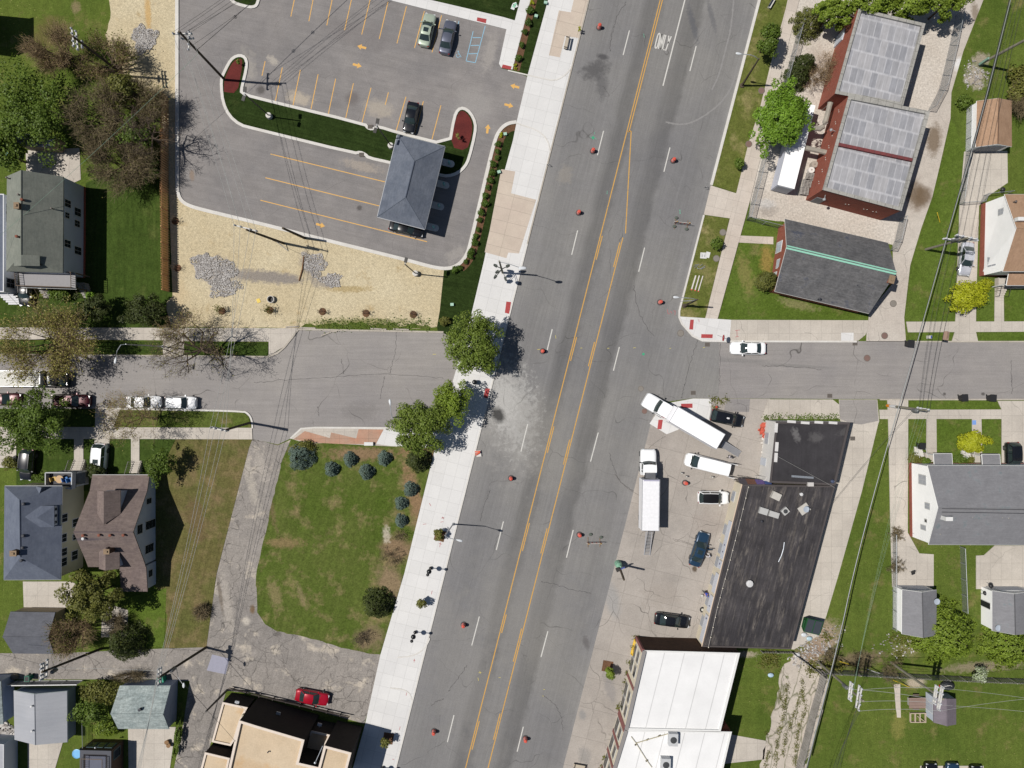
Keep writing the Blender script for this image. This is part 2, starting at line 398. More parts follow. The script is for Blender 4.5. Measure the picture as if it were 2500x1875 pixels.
MT['ground']=grass('rough_grass',C(84,102,42),C(102,116,52),C(132,122,80),.6,.12,speck=dandelion,streak=[(RAD(90),9,.8,.10)],stains=[('33 520,560',60,40,40,C(176,156,138),.9,.8),('33 420,700',60,34,30,C(160,138,120),.9,.8),('33 800,740',90,22,8,C(128,112,92),.85,.9),('33 1250,650',50,26,10,C(140,134,96),.8,.9),('33 1900,800',140,16,4,C(150,138,118),.8,.8),('33 1300,940',30,16,0,C(196,182,164),.85,.4),('33 1150,1300',24,40,0,C(140,136,76),.7,.9),('03 1800,650',30,36,20,C(190,178,166),.85,.9),('03 1850,500',26,20,0,C(184,170,156),.7,.9),('32 2000,700',40,10,0,C(180,168,150),.8,.8),('00 640,60',14,20,0,C(150,132,104),.7),('00 420,300',60,60,30,C(112,104,64),.8,.8),('23 1300,500',16,40,0,C(120,118,74),.6,.9)])
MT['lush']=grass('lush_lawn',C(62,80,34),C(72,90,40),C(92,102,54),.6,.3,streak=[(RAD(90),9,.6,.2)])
MT['mown']=grass('mown_lawn',C(86,106,40),C(98,116,50),C(126,122,76),.6,.25,stains=[('13 300,980',60,14,-14,C(150,142,104),.6,1),('12 2000,720',22,60,14,C(146,136,86),.6,1),('12 2180,600',20,50,0,C(172,140,84),.6,.8)])
MT['turf']=grass('new_turf',C(42,56,25),C(52,67,32),C(66,76,40),.62,.3,streak=[(RAD(-14),9,.35,.24)])
MT['field']=grass('patchy_field',C(98,108,54),C(82,100,40),C(142,128,92),.56,.14,streak=[(RAD(74),8,.55,.14)],stains=[('21 900,650',110,20,0,C(150,122,98),.8,.8),('21 1420,620',60,40,0,C(150,120,94),.85,.7),('21 1350,1000',24,110,14,C(154,124,98),.85,.6),('21 1200,1450',50,50,14,C(146,122,98),.9,.5),('31 1150,100',40,60,14,C(150,128,104),.85,.5),('31 980,560',46,40,20,C(138,120,96),.85,.6),('21 250,1400',60,16,0,C(146,124,92),.75,.9),('21 120,1000',10,120,14,C(124,108,80),.7,.8),('31 180,200',20,50,14,C(150,134,100),.6,.9),('31 400,200',10,40,20,C(146,130,100),.6,.9),('21 1120,1330',12,30,0,C(206,196,178),.7,.9),('21 330,610',20,12,0,C(130,112,84),.8,.7)])
MT['dryfield']=grass('dry_field',C(112,104,66),C(98,102,56),C(132,116,84),.52,.14,streak=[(RAD(78),7,.5,.16)],stains=[('30 1700,340',22,24,0,C(120,92,72),.8,.6),('20 1650,1200',30,70,14,C(118,100,74),.7,1)])
MT['verge']=grass('verge_grass',C(110,114,60),C(98,108,50),C(152,142,98),.56,.3)
MT['mulch']=surf('brown_mulch',C(120,88,66),C(104,78,58),.6,mid=(3,.2),fine=(7,.4),bump=.6)
MT['redmulch']=surf('red_mulch',C(112,50,46),C(98,44,42),.6,mid=(3,.12),fine=(7,.3),bump=.5)
MT['kerb']=surf('kerb_concrete',C(230,227,222),C(222,218,211),.4,mid=(1.5,.06),fine=(6,.1),bump=.05)
MT['kerb_old']=surf('old_kerb_concrete',C(198,190,178),C(184,176,164),.4,mid=(1.5,.1),fine=(6,.15),bump=.05)
MT['tactile']=surf('red_tactile_paving',C(186,84,84),C(176,76,78),.5,mid=(2,.08),fine=(5,.15))
def paint(name,col,wear=.35):
 b=NB(name)
 m=b.mr(b.noise(3.5,6,.75),wear-.12,wear+.12)
 under=C(132,129,127)
 return b.fin(b.mix(m,under,col),.8,.3)
MT['pwhite']=paint('white_road_paint',C(222,220,214),.33)
MT['pyellow']=paint('yellow_road_paint',C(218,170,88),.36)
MT['pyellow2']=paint('yellow_lot_paint',C(236,186,106),.33)
MT['pblue']=paint('blue_lot_paint',C(150,196,220),.3)
# ---- roofs and walls
def shingle(name,a,b_,ang,amt=.18,stains=(),c3=None):
 return surf(name,a,b_,.5,mid=(2.2,amt*.7),fine=(6,amt),streak=[(ang,1.3,.16,amt),(ang,.35,.3,amt*.8)],stains=stains,c3=c3 or a,c3s=(.5,.6,.7),bump=.3,rough=.95)
def patchroof(name,ang,du,dv,a,b_,seam):
 b=NB(name)
 v=b.map((0,0,0),ang,(1,1,1)); q=b.xyz(v)
 row=b.math('FLOOR',b.math('DIVIDE',b.math('ADD',q[1],500.0),dv))
 sh=b.math('MULTIPLY',b.math('FRACT',b.math('MULTIPLY',row,.37)),du)
 u=b.math('DIVIDE',b.math('ADD',b.math('ADD',q[0],500.0),sh),du)
 w=b.n('ShaderNodeTexWhiteNoise'); w.noise_dimensions='2D'; cx=b.n('ShaderNodeCombineXYZ')
 b.put(cx.inputs[0],b.math('FLOOR',u)); b.put(cx.inputs[1],row); b.put(w.inputs['Vector'],cx.outputs[0])
 col=b.mix(w.outputs['Value'],a,b_)
 col=b.scale(col,b.mr(b.noise(.5,5,.65),.25,.75,.82,1.15))
 def edge(x,d):
  f=b.math('FRACT',x); return b.math('MULTIPLY',b.math('MINIMUM',f,b.math('SUBTRACT',1,f)),d)
 em=b.math('MAXIMUM',b.mr(edge(u,du),.03,.09,1,0),b.mr(edge(b.math('DIVIDE',b.math('ADD',q[1],500.0),dv),dv),.05,.22,1,0))
 col=b.mix(b.math('MULTIPLY',em,b.mr(b.noise(.8,4),.3,.6,.15,.8)),col,seam)
 col=b.scale(col,b.mr(b.noise(1,4,.7,b.map(ang=ROAD,sc=(2.2,.25,1))),.25,.75,.84,1.14))
 return b.fin(col,.8,.3)
MT['sh_canopy']=shingle('canopy_shingles',C(100,107,120),C(116,122,134),RAD(75),.12)
MT['sh_church']=shingle('mottled_slate_shingles',C(99,99,101),C(116,115,116),RAD(-14),.22,c3=C(90,94,106))
MT['sh_green']=shingle('greygreen_shingles',C(126,130,122),C(138,141,132),RAD(90),.1)
MT['sh_blue']=shingle('bluegrey_shingles',C(102,109,125),C(114,121,136),RAD(90),.08)
MT['sh_brown']=shingle('brown_shingles',C(120,107,104),C(134,120,114),0,.16,stains=[('20 900,1295',70,5,0,C(84,80,90),.6,.5)])
MT['sh_tan']=shingle('tan_shingles',C(172,140,114),C(182,150,124),RAD(80),.1)
MT['sh_grey']=shingle('grey_shingles',C(134,134,138),C(142,142,146),0,.08,c3=C(122,134,138))
MT['sh_mott']=shingle('mottled_green_shingles',C(150,162,162),C(180,190,188),0,.26)
MT['sh_dark']=shingle('dark_grey_shingles',C(104,106,114),C(114,116,124),0,.1)
MT['sh_shed']=shingle('purple_brown_shingles',C(120,112,120),C(130,122,130),0,.08)
MT['rf_patch']=patchroof('patched_membrane_roof',PERP,.95,2.3,C(158,159,165),C(182,181,184),C(206,206,210))
MT['coping']=surf('stone_coping',C(166,164,158),C(178,176,170),.5,mid=(1.5,.12),fine=(5,.2),joints=(ROAD,1.1,1.1,0,0,.05,.5))
def tar_patches(b,col):
 n=b.noise(1,4,.7,b.map(ang=ROAD,sc=(2.6,.5,1))); k=b.noise(1,3,.6,b.map(ang=ROAD,sc=(14,.6,1)))
 return b.mix(b.math('MULTIPLY',b.mr(n,.5,.72),b.mr(k,.35,.7)),col,C(140,132,124))
MT['rf_black']=surf('black_tar_roof',C(60,58,61),C(74,71,73),.15,mid=(.8,.15),fine=(6,.2),streak=[(ROAD,6,.35,.3),(ROAD,2,.2,.22),(PERP,9,.8,.1)],extra=tar_patches,rough=.8)
MT['rf_black2']=surf('black_roof',C(58,56,59),C(68,66,69),.15,mid=(.6,.12),fine=(6,.16),streak=[(RAD(90),8,.4,.12)],rough=.75,stains=[('23 350,490',22,16,0,C(110,108,108),.5,.8),('23 600,440',30,12,20,C(100,98,98),.5,.9),('23 190,470',10,22,20,C(130,128,128),.6,1)])
MT['rf_white']=surf('white_roof_coating',(.62,.62,.62,1),(.70,.70,.70,1),.1,mid=(.4,.02),fine=(4,.03),joints=(ROAD,0,2.7,0,0,.08,.3),bump=0,rough=.7)
MT['rf_tan']=surf('tan_flat_roof',C(222,202,174),C(212,190,160),.12,mid=(.5,.1),fine=(5,.1),stains=[('31 150,1500',30,40,20,C(206,178,142),.7,.9),('30 1820,1580',12,10,0,C(160,140,118),.6,.8)],c3=C(206,176,138),c3s=(.25,.55,.7))
MT['rf_metal']=surf('ribbed_metal_roof',C(176,178,184),C(164,167,174),.3,mid=(.6,.06),fine=(6,.06),streak=[(0,6,.25,.05),(RAD(90),.3,4,.03)],rough=.5,spec=.5)
def brickwall(name,a,b_,mort,bw=.8,rough=.9):
 b=NB(name)
 g=b.n('ShaderNodeNewGeometry'); x=b.xyz(g.outputs['Position'])
 u=b.math('ADD',x[0],x[1]); cx=b.n('ShaderNodeCombineXYZ'); b.put(cx.inputs[0],u); b.put(cx.inputs[1],x[2])
 t=b.n('ShaderNodeTexBrick'); b.put(t.inputs['Vector'],cx.outputs[0]); t.inputs['Scale'].default_value=1/.24*.5
 b.put(t.inputs['Color1'],a); b.put(t.inputs['Color2'],b_); b.put(t.inputs['Mortar'],mort); t.inputs['Mortar Size'].default_value=.03
 return b.fin(b.scale(t.outputs['Color'],b.mr(b.noise(.9,5,.7),.2,.8,.85,1.15)),rough,.2)
MT['brick']=brickwall('red_brick',C(150,78,62,1.1),C(132,66,54,1.1),C(150,110,96,1.2))
MT['brick_dark']=brickwall('dark_brown_brick',C(104,78,62),C(82,60,50),C(92,74,62))
MT['brick_black']=brickwall('blackened_brick',C(66,58,54),C(56,50,48),C(60,54,50))
def siding(name,col,lap=.22):
 b=NB(name); x=b.xyz(b.pos())
 f=b.math('FRACT',b.math('DIVIDE',x[2],lap))
 c=b.scale(col,b.mr(f,0,.16,.8,1)); c=b.scale(c,b.mr(b.noise(.8,4),.2,.8,.95,1.04))
 return b.fin(c,.65,.3)
MT['w_white']=siding('white_siding',(.86,.86,.86,1)); MT['w_bluew']=siding('pale_blue_siding',C(206,214,228)); MT['w_cream']=siding('cream_siding',C(222,212,178))
MT['w_blue']=siding('grey_blue_siding',C(170,182,204)); MT['w_teal']=siding('grey_green_siding',C(140,160,160)); MT['w_beige']=siding('beige_siding',C(178,162,138))
MT['w_brown']=siding('dark_brown_siding',C(88,68,58)); MT['stucco']=surf('cream_render',C(230,220,198),C(222,212,190),.5,mid=(1,.05),fine=(5,.06))
MT['wallwhite']=surf('whitewashed_wall',C(232,230,226),C(222,220,216),.5,mid=(1,.07),fine=(5,.06))
MT['glass']=flat('window_glass',(.018,.022,.026,1),.06,0,.8,.1)
MT['carglass']=flat('vehicle_glass',(.022,.034,.034,1),.04,0,.9,.1)
MT['wood']=surf('weathered_fence_wood',C(240,190,140),C(216,168,122),.8,mid=(2,.15),fine=(6,.25))
MT['greywood']=surf('grey_fence_wood',C(184,180,174),C(160,156,150),.8,mid=(2,.15),fine=(6,.25))
MT['polewood']=surf('tarred_pole_wood',C(84,74,62),C(100,90,76),.8,mid=(2,.15),fine=(6,.2))
MT['polegrey']=surf('bleached_pole_wood',C(150,146,130),C(138,134,120),.8,mid=(2,.12),fine=(6,.2))
MT['armwood']=surf('bleached_crossarm_wood',C(236,234,230),C(216,214,210),.8,mid=(2,.1),fine=(6,.15))
def leafmat(name,a,b_,c3=None,rough=.55):
 b=NB(name)
 g=b.n('ShaderNodeNewGeometry'); r=g.outputs['Random Per Island']
 col=b.mix(r,a,b_)
 col=b.scale(col,b.mr(b.noise(.55,3,.6),.3,.7,.78,1.22))
 if c3:col=b.mix(b.mr(b.noise(1.4,3),.55,.68),col,c3)
 b.bsdf.inputs['Subsurface Weight'].default_value=0
 m=b.fin(col,rough,.25)
 tr=b.n('ShaderNodeBsdfTranslucent'); b.put(tr.inputs['Color'],b.scale(col,1.3))
 ms=b.n('ShaderNodeMixShader'); ms.inputs[0].default_value=.25
 b.nt.links.new(b.bsdf.outputs[0],ms.inputs[1]); b.nt.links.new(tr.outputs[0],ms.inputs[2]); b.nt.links.new(ms.outputs[0],b.out.inputs[0])
 return m
LF={'green':leafmat('green_leaves',C(104,126,42),C(138,156,70)),'bright':leafmat('bright_maple_leaves',C(112,150,40),C(138,172,62)),'lime':leafmat('lime_leaves',C(170,178,30),C(196,200,54)),'hedge':leafmat('fresh_hedge_leaves',C(112,136,40),C(146,166,62)),'olive':leafmat('olive_leaves',C(104,108,48),C(134,134,66)),'dark':leafmat('dark_evergreen_leaves',C(66,78,36),C(90,100,50)),'yew':leafmat('yew_needles',C(98,104,48),C(124,126,64)),'spruce':leafmat('blue_spruce_needles',C(98,118,108),C(132,150,138)),'bud':leafmat('yellowgreen_buds',C(150,146,74),C(176,168,96)),'mid':leafmat('mid_green_leaves',C(88,112,36),C(116,138,56)),'box':leafmat('box_leaves',C(70,96,30),C(100,126,46)),'blossom':leafmat('white_blossom',C(220,226,206),C(150,170,110))}
BARK=surf('grey_bark',C(96,84,72),C(112,98,84),1.5,mid=(3,.2),fine=(6,.25))
BARKL=surf('pale_twig_bark',C(146,126,98),C(160,138,106),1.5,mid=(3,.15),fine=(6,.2))
BARKB=surf('brown_twig_bark',C(124,112,86),C(142,128,100),1.5,mid=(3,.15),fine=(6,.2))
# ------------------------------------------------------------ ground, roads, pavements, lawns
def poly(name,s,z,mat,label,cat='ground',depth=.12,rag=0,seed=1,sm=0):
 p=P(s)if isinstance(s,str)else s
 if sm:p=smooth_line(p,sm,True)
 if rag:p=ragged(p,rag,.7,seed)
 m=MB()
 if depth:m.prism(p,z-depth,z,False)
 else:m.sheet(p,z)
 return struct(name,m,MT[mat]if isinstance(mat,str)else mat,label,cat)
def kerb(name,s,mat,label,w=.22,z=.16,closed=False,sm=0):
 p=P(s)if isinstance(s,str)else s
 if sm:p=smooth_line(p,sm,closed)
 m=MB(); strip(m,p,w,-.05,z,closed)
 return struct(name,m,MT[mat],label,'kerb')
g=MB(); g.sheet([(-1000,-1000),(1000,-1000),(1000,1000),(-1000,1000)],0)
struct('ground',g,MT['ground'],'rough green grass ground under the whole neighbourhood')
poly('avenue','F 1302,-120 1671,-120 1466,678 1471,696 1496,724 1517,735 1553,736 1553,861 1497,860 1440,868 1409,905 1186,1776 825,1776',.030,'road','wide grey asphalt avenue running diagonally through the middle','road')
poly('side_street','F -140,764 -140,883 250,883 525,887 543,906 546,948 600,960 628,947 651,926 681,923 843,924 1060,926 1110,716 958,717 644,711 614,751 579,770 560,771',.024,'street','pale asphalt side street ending left of the avenue','road')
poly('side_street','F 1430,660 1466,678 1471,696 1496,724 1517,735 1571,736 1871,737 1957,737 2360,737 2360,862 1812,862 1663,861 1497,860 1440,868 1409,905 1360,930',.026,'street','pale asphalt side street leading right from the avenue','road')
LOTK=smooth_line(P('F 383,-60 383,395 385,420 394,436 412,446 440,454 566,484 712,521 876,561 940,579 971,581 993,571 1009,550 1017,523 1042,415 1068,304 1080,280 1096,267 1116,264'),2)
LOT=LOTK+P('F 1139,166 1100,152 1083,148 1078,138 1094,64 838,0 815,-60')
poly('parking_lot',LOT,.028,'lot','grey asphalt parking lot with yellow stall lines','parking lot')
poly('alley','F 546,947 538,968 468.5,1239 445.5,1398 350,1401 127,1411 -140,1411 -140,1468 330,1467 345,1471 410,1471 397,1557 352,1776 405,1776 489,1492 548,1498 787,1563 800,1520 822,1414 761,1404 672,1378 600,1363 574,1347 557,1322 553,1245 610,993 628,950 600,962',.022,'alley','broken asphalt alley and yard beside the patchy field','alley')
poly('gravel_yard','F 1735,-60 2078,-60 2075,38 2050,150 2000,300 1955,430 1934,530 1690,478 1617,478 1622,425 1682,180',.02,'gravel','pale gravel yard around the red brick building','yard')
poly('alley','F 2124,-60 2124,0 2081,110 2055,200 2053,256 2030,358 2014,425 1989,496 1966,573 1953,686 1957,738 1871,738 1873,692 1880,670 1930,610 1928,530 1945,430 1990,300 2040,150 2062,38 2075,-60',.026,'alley_e','pale gravel alley with muddy puddles behind the brick building','alley')
poly('alley','F 1812,863 1895,863 1899,910 1897,915 1862,1060 1812,1239 1785,1330 1770,1372 1715,1403 1705,1402 1752,1239 1837,915 1815,910',.026,'conc_old','cracked concrete alley behind the black roofed shop','alley')
poly('alley_patch','F 1813,864 1894,864 1897,909 1860,917 1836,914 1814,905',.032,'street','grey asphalt mouth of the alley by the shop','road',0)
poly('forecourt','F 1409,903 1430,873 1497,860.5 1663,861.5 1668,905 1690,1060 1525,1405 1380,1405 1300,1776 1186,1776 1356,1111',.040,'fore','worn concrete forecourt where the white trucks park','forecourt')
poly('corner_pavement','F 1432,873 1497,861 1537,861.5 1533,909 1500,903 1465,928 1440,938 1403,915',.046,'conc_new','new white concrete corner under the truck cab','pavement',0)
poly('asphalt_patch','F 1570,862 1620,862 1618,890 1563,889',.046,'street','grey asphalt patch in the forecourt by the street','road',0)
poly('concrete_patch','30 1790,700 1936,736 1905,868 1745,835',.026,M('lavender_concrete',C(166,166,182),.9),'square lavender grey concrete patch in the alley','pavement',0)
WALKW=P('F 1200,-60 1184,0 1140,162 1116,264 1108,304 1076,420 1056,512 1046,562 1017,684 985,800 955,905 940,968 874,1237 822,1414 789,1564 730,1776 825,1776 1287,-60')
poly('pavement',WALKW,.13,'conc_new','broad new white concrete pavement along the left of the avenue','pavement',.2)
poly('pavement_patch','02 430,92 530,108 556,0 684,0 597,325 482,308 438,488 345,470',.134,'beige','beige slabs in the white pavement beside the bench','pavement',0)
poly('pavement_patch','F 1083,366 1113,371 1104,418 1158,432 1121,548 1098,546 1094,558 1047,545 1058,497',.134,'beige','large beige slab area in the white pavement near the signal pole','pavement',0)
poly('pavement','F 838,0 822,-60 950,-60 927,0 1000,17 1088,38 1112,45 1125,-5 1140,-60 1162,-60 1146,0 1107,151 1083,147 1078,138 1094,64',.125,'conc_new','white concrete walk along the top of the parking lot','pavement',.2)
poly('pavement','F 1714,-60 1745,-60 1726,0 1681.6,179 1645,330 1622,425 1549,691 1522,691 1590,417 1617,307 1640,238 1663,143 1697,18',.13,'conc_road','narrow beige pavement between two grass verges right of the avenue','pavement',.2)
poly('driveway','F 1535,401 1590,418 1576,472 1520,464',.10,'conc_road','beige concrete drive crossing from the avenue to the gravel yard','pavement',.2)
poly('corner_pavement','F 1466,680 1471,697 1496,725 1517,735 1575,737 1579,691 1470,684',.132,'conc_new','new white concrete corner with two red tactile plates','pavement',.2)
poly('pavement','F 1575,691 1875,692 1873,714 1868,724 1853,736 1575,736.5',.128,'conc_old','beige pavement along the street below the slate roofed hall','pavement',.2)
poly('pavement_patch','13 665,1218 770,1218 770,1286 665,1286',.133,'conc_new','single white replaced slab at the kerb','pavement',0)
poly('garden_path','F 1595,509 1670,512 1670,528 1592,524',.105,'conc_road','short beige path to the slate roofed hall','path')
poly('pavement','F 1957,695 2360,694 2360,716 1961,718',.128,'conc_old','beige pavement in front of the white house at the right','pavement',.2)
poly('pavement','F 1899,885 2360,884 2360,905 1900,905',.128,'conc_old','beige pavement in front of the long grey roofed house','pavement',.2)
poly('pavement','F 1660,862.5 1798,863 1812,874 1814,905 1644,905',.12,'conc_old','old concrete pavement at the top of the black roofed shop','pavement',.2)
poly('driveway','F 2072,443 2066,620 2062,716 2055,738 2112,738 2107,716 2108,640 2114,443',.11,'conc_old','concrete driveway with the silver car beside the white house','driveway')
poly('driveway','F 2082,328 2175,326 2176,395 2132,425 2114,445 2072,445',.10,'conc_old','concrete apron in front of the tan roofed garage','driveway')
poly('garden_path','F 2149,610 2167,610 2168,697 2147,697',.10,'conc_old','concrete path from the white house steps to the street','path')
poly('driveway','F 1916,863 1961,863 1961,900 1960,1150 1985,1195 2016,1197 2016,1268 1927,1268 1923,1150 1918,905',.115,'conc_old','long concrete driveway left of the grey roofed house','driveway')
poly('driveway','F 2154,866 2360,866 2360,1010 2163,1010 2163,885',.115,'conc_old','concrete driveway at the right edge with the black car','driveway')
poly('garden_path','F 2001,900 2022,900 2023,985 2000,985',.10,'conc_old','concrete path to the left porch of the grey house','path')
poly('garden_path','F 2099,900 2119,900 2121,990 2099,990',.10,'conc_old','concrete path to the right porch of the grey house','path')
poly('driveway','F 2148,1178 2360,1178 2360,1272 2108,1272 2108,1200 2125,1199',.10,'conc_old','concrete pad before the right hand grey garage','driveway')
poly('pavement','F -140,707 644,709 634,730 612,750 581,769 581,738 398,737 398,768 353,768 353,735 -140,732',.128,'conc_old','shaded beige pavement above the left side street','pavement',.2)
poly('pavement','F -140,921 545,924 546,949 284,948 284,1022 302,1022 302,948 181,948 181,1022 161,1022 161,948 -140,946',.124,'conc_old','beige pavement with garden paths below the left side street','pavement',.2)
poly('driveway','F 240,881 262,881 247,921 238,948 233,1010 196,1010 206,948 207,881',.13,'conc_old','concrete driveway with the white car at the brown roofed house','driveway')
poly('driveway','F -10,948 36,948 36,1010 -10,1010',.11,'conc_old','concrete driveway at the left edge below the big green tree','driveway')
poly('pavement','F 628,947 651,926 681,924 975,926 945,968 845,964 700,957 660,957',.128,'conc_old','wedge of pavement at the top of the patchy field','pavement',.2)
poly('pavement_patch','F 634,949 659,931 713,946 716,934 770,947 775,927 829,928 812,959 740,959 680,956',.133,'pink','pinkish brown slabs in the pavement above the spruces','pavement',0)
poly('pavement_patch','F 829,927 965,927 943,968 845,963 813,959',.132,'conc_new','white slabs where the wedge pavement meets the avenue','pavement',0)
poly('concrete_pad','F 56,325 172,320 175,388 160,395 58,386',.06,'conc_old','beige concrete pad behind the left house','yard')
poly('concrete_pad','F 50,1256 150,1256 170,1262 150,1312 52,1314',.06,'conc_old','concrete yard behind the hip roofed cream house','yard')
poly('concrete_pad','F 222,1300 277,1318 276,1375 219,1376',.06,'conc_old','small concrete pad between the dark trees','yard')
poly('driveway','F 60,1590 140,1590 118,1665 110,1776 62,1776',.06,'conc_old','concrete drive below the ribbed metal garage','driveway')
poly('driveway','F 277,1570 380,1570 368,1655 350,1776 280,1776',.06,'conc_old','concrete yard below the mottled grey garage','driveway')
poly('broken_drive','F 1718,1408 1770,1442 1793,1472 1745,1640 1700,1776 1610,1776 1655,1600 1690,1445',.05,'slab','broken concrete drive with weeds in the joints by the grey fence','driveway',rag=.25,seed=4)
poly('concrete_pad','F 1560,1583 1655,1600 1650,1640 1560,1650',.05,'conc_old','square concrete pad behind the white roofed shop','yard')
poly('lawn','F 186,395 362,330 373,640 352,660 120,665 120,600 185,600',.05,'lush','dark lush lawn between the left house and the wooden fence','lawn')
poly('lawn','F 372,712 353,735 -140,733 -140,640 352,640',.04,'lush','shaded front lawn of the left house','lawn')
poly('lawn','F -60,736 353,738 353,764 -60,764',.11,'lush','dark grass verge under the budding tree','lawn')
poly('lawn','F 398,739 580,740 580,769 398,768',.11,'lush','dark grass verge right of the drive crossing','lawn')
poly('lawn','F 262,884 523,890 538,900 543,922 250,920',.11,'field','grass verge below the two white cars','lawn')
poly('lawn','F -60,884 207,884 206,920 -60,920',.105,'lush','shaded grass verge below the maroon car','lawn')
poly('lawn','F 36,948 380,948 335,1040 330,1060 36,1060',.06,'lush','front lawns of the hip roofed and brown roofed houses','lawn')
poly('dry_field','F 335,1040 381,947 545,949 538,968 468,1239 446,1398 355,1400 362,1330 330,1250',.05,'dryfield','dry brownish grass field beside the broken alley','lawn')
poly('lawn','F 277,1290 360,1270 355,1398 277,1398',.055,'mown','small green lawn below the brown roofed house','lawn')
poly('patchy_field','F 632,950 700,957 845,964 940,968 874,1237 822,1414 761,1404 672,1378 600,1363 574,1347 557,1322 553,1240 610,993',.09,'field','patchy grass field with brown mulch where the blue spruces stand','lawn',rag=.12)
STRAWP=P('F 236,-60 236,0 240,40 228,75 237,118 275,165 290,188 345,226 351,232 362,640 360,662 364,705 480,708 640,709 760,706 900,709 943,706 948,690 955,640 960,584 940,579 876,561 712,521 566,484 440,454 412,446 394,436 385,420 383,395 383,-60')
poly('straw_ground',STRAWP,.04,'straw','pale straw covered seeding ground left of and below the parking lot','ground',rag=.1)
poly('weedy_strip','F 650,703 780,696 800,700 925,702 945,712 760,712 650,711',.046,'field','weedy green strip along the edge of the straw ground','ground',0,rag=.3)
poly('lawn',LOTK[-30:]+P('F 1109,304 1076,420 1056,512 1046,562 1017,684 1000,730 943,712 950,672 959,585')if False else P('F 1116,266 1096,269 1081,283 1070,306 1044,416 1019,524 1010,552 994,573 971,583 959,584 950,672 944,706 946,716 1000,735 1017,684 1046,562 1056,512 1076,420 1108,304'),.11,'turf','dark new turf between the parking lot and the white pavement','lawn')
poly('lawn','F 925,-20 927,2 1000,19 1088,40 1110,47 1128,-20',.112,'turf','dark turf at the top edge above the walk','lawn')
poly('lawn','F 1163,-10 1183,0 1140,160 1121,155',.112,'turf','narrow dark turf strip between mulch bed and pavement','lawn')
poly('mulch_bed','F 1148,-10 1163,-10 1122,155 1108,151',.118,'mulch','brown mulch strip with small round shrubs at the top','planting bed')
poly('verge','F 1644,-60 1712,-60 1697,18 1663,143 1640,238 1617,307 1591,417 1537,400 1641,0',.11,'verge','long sunlit grass verge right of the avenue','lawn')
poly('verge','F 1521,466 1575,473 1522,691 1470,683 1467,676',.11,'verge','grass verge with the lying signs at the street corner','lawn')
poly('lawn','F 1551,691 1612,468 1690,480 1690,560 1880,640 1875,692',.09,'mown','lawn around the slate roofed hall','lawn')
poly('lawn','F 2055,256 2085,330 2072,445 2062,694 1957,694 1955,686 1968,573 1991,496 2016,425 2032,358',.05,'mown','strip of lawn under the thick overhead cable','lawn',rag=.15)
poly('lawn','F 2169,610 2360,610 2360,694 2169,694',.08,'mown','front lawn right of the white house path','lawn')
poly('lawn','F 2109,620 2147,620 2147,694 2109,694',.08,'mown','small lawn square between driveway and path of the white house','lawn')
for s,l in(('F 1960,718 2056,718 2050,737 1962,737','short kerbside grass strip with the octagonal board'),('F 2112,718 2360,717 2360,737 2108,737','kerbside grass strip below the white house'),('F 1963,864 2153,865 2160,883 1962,884','kerbside grass strip above the grey house'),('F 1961,906 1999,906 2000,1000 1962,1000','front lawn left of the grey house porch'),('F 2022,906 2098,906 2099,1000 2023,1000','front lawn with the bright yellow shrub'),('F 2120,906 2162,906 2162,1000 2121,1000','narrow front lawn right of the grey house path')):
 poly('lawn',s,.105,'mown',l,'lawn')
ISL=smooth_line(P('N 541,212 542,191 551,171 564,147 578,137 594,137 603,148 602,171 591,215 590,228 620,238.5 892,304 898,313 908,316 918,313 926,310 970,324 1097,356 1109,287 1118,268 1132,264 1149,276 1161,301 1160,327 1145,388 1135,408 1118,423 1094,431 1070,427 951,397 900,386 893,378 880,372 866,375 620,314.5 587,306 560,283 545,250'),1,True)
poly('lawn',inset(ISL,.2),.12,'turf','dark green turf island in the parking lot','lawn')
poly('mulch_bed','00 1893,770 1893,690 1922,605 1975,515 2028,496 2050,512 2040,610 2003,792 1890,778',.128,'redmulch','teardrop bed of dark red mulch at the utility pole','planting bed',sm=1)
poly('mulch_bed','01 1655,1240 1700,1012 1735,942 1770,936 1818,980 1845,1050 1838,1150 1795,1278',.128,'redmulch','teardrop bed of dark red mulch beside the shingled canopy','planting bed',sm=1)
kerb('kerb',ISL,'kerb','white kerb around the long turf island',.42,.16,True)
kerb('kerb',LOTK,'kerb','white kerb around the lower edge of the parking lot',.5,.16)
TI=smooth_line(P('N 560,-14 566,2 577,10 610,19 624,17 630,8 634,-14'),1)
poly('lawn',TI+[P1('N 634,-40'),P1('N 560,-40')],.12,'turf','turf island cut by the top edge','lawn')
kerb('kerb',TI,'kerb','white kerb of the turf island at the top edge',.42,.16)
SH=LOTK[[i for i,p in enumerate(LOTK)if p[0]>P1('F 985,574')[0]][0]:]
bedR=offset(SH,-.3,False); bedL=offset(SH,-1.25,False)
bedm=MB(); bedm.prism(bedR+bedL[::-1],.02,.118,False)
struct('mulch_bed',bedm,MT['mulch'],'curving brown mulch bed with a row of round shrubs','planting bed')
kerb('kerb','F 1272,0 1139,527','kerb_old','upper kerb on the left side of the avenue',.2,.145)
kerb('kerb','F 1139,527 855,1659','kerb','lower kerb on the left side of the avenue',.2,.145)
kerb('kerb','F 1643,-12 1536,400','kerb','white kerb on the right of the avenue at the top',.4,.15)
kerb('kerb','F 1520,465 1467,672 1467,686 1473,700 1496,726 1517,736 1571,737.5 1850,738','kerb','white kerb round the corner at the slate roofed hall',.26,.15)
kerb('kerb','F 1957,738 2360,738','kerb_old','kerb above the right side street',.2,.14)
kerb('kerb','F 1900,863 2360,863','kerb_old','kerb below the right side street',.2,.14)
kerb('kerb','F 250,883 525,887.5 538,894 545,908 546,925','kerb','white kerb round the verge below the two white cars',.25,.15,sm=2)
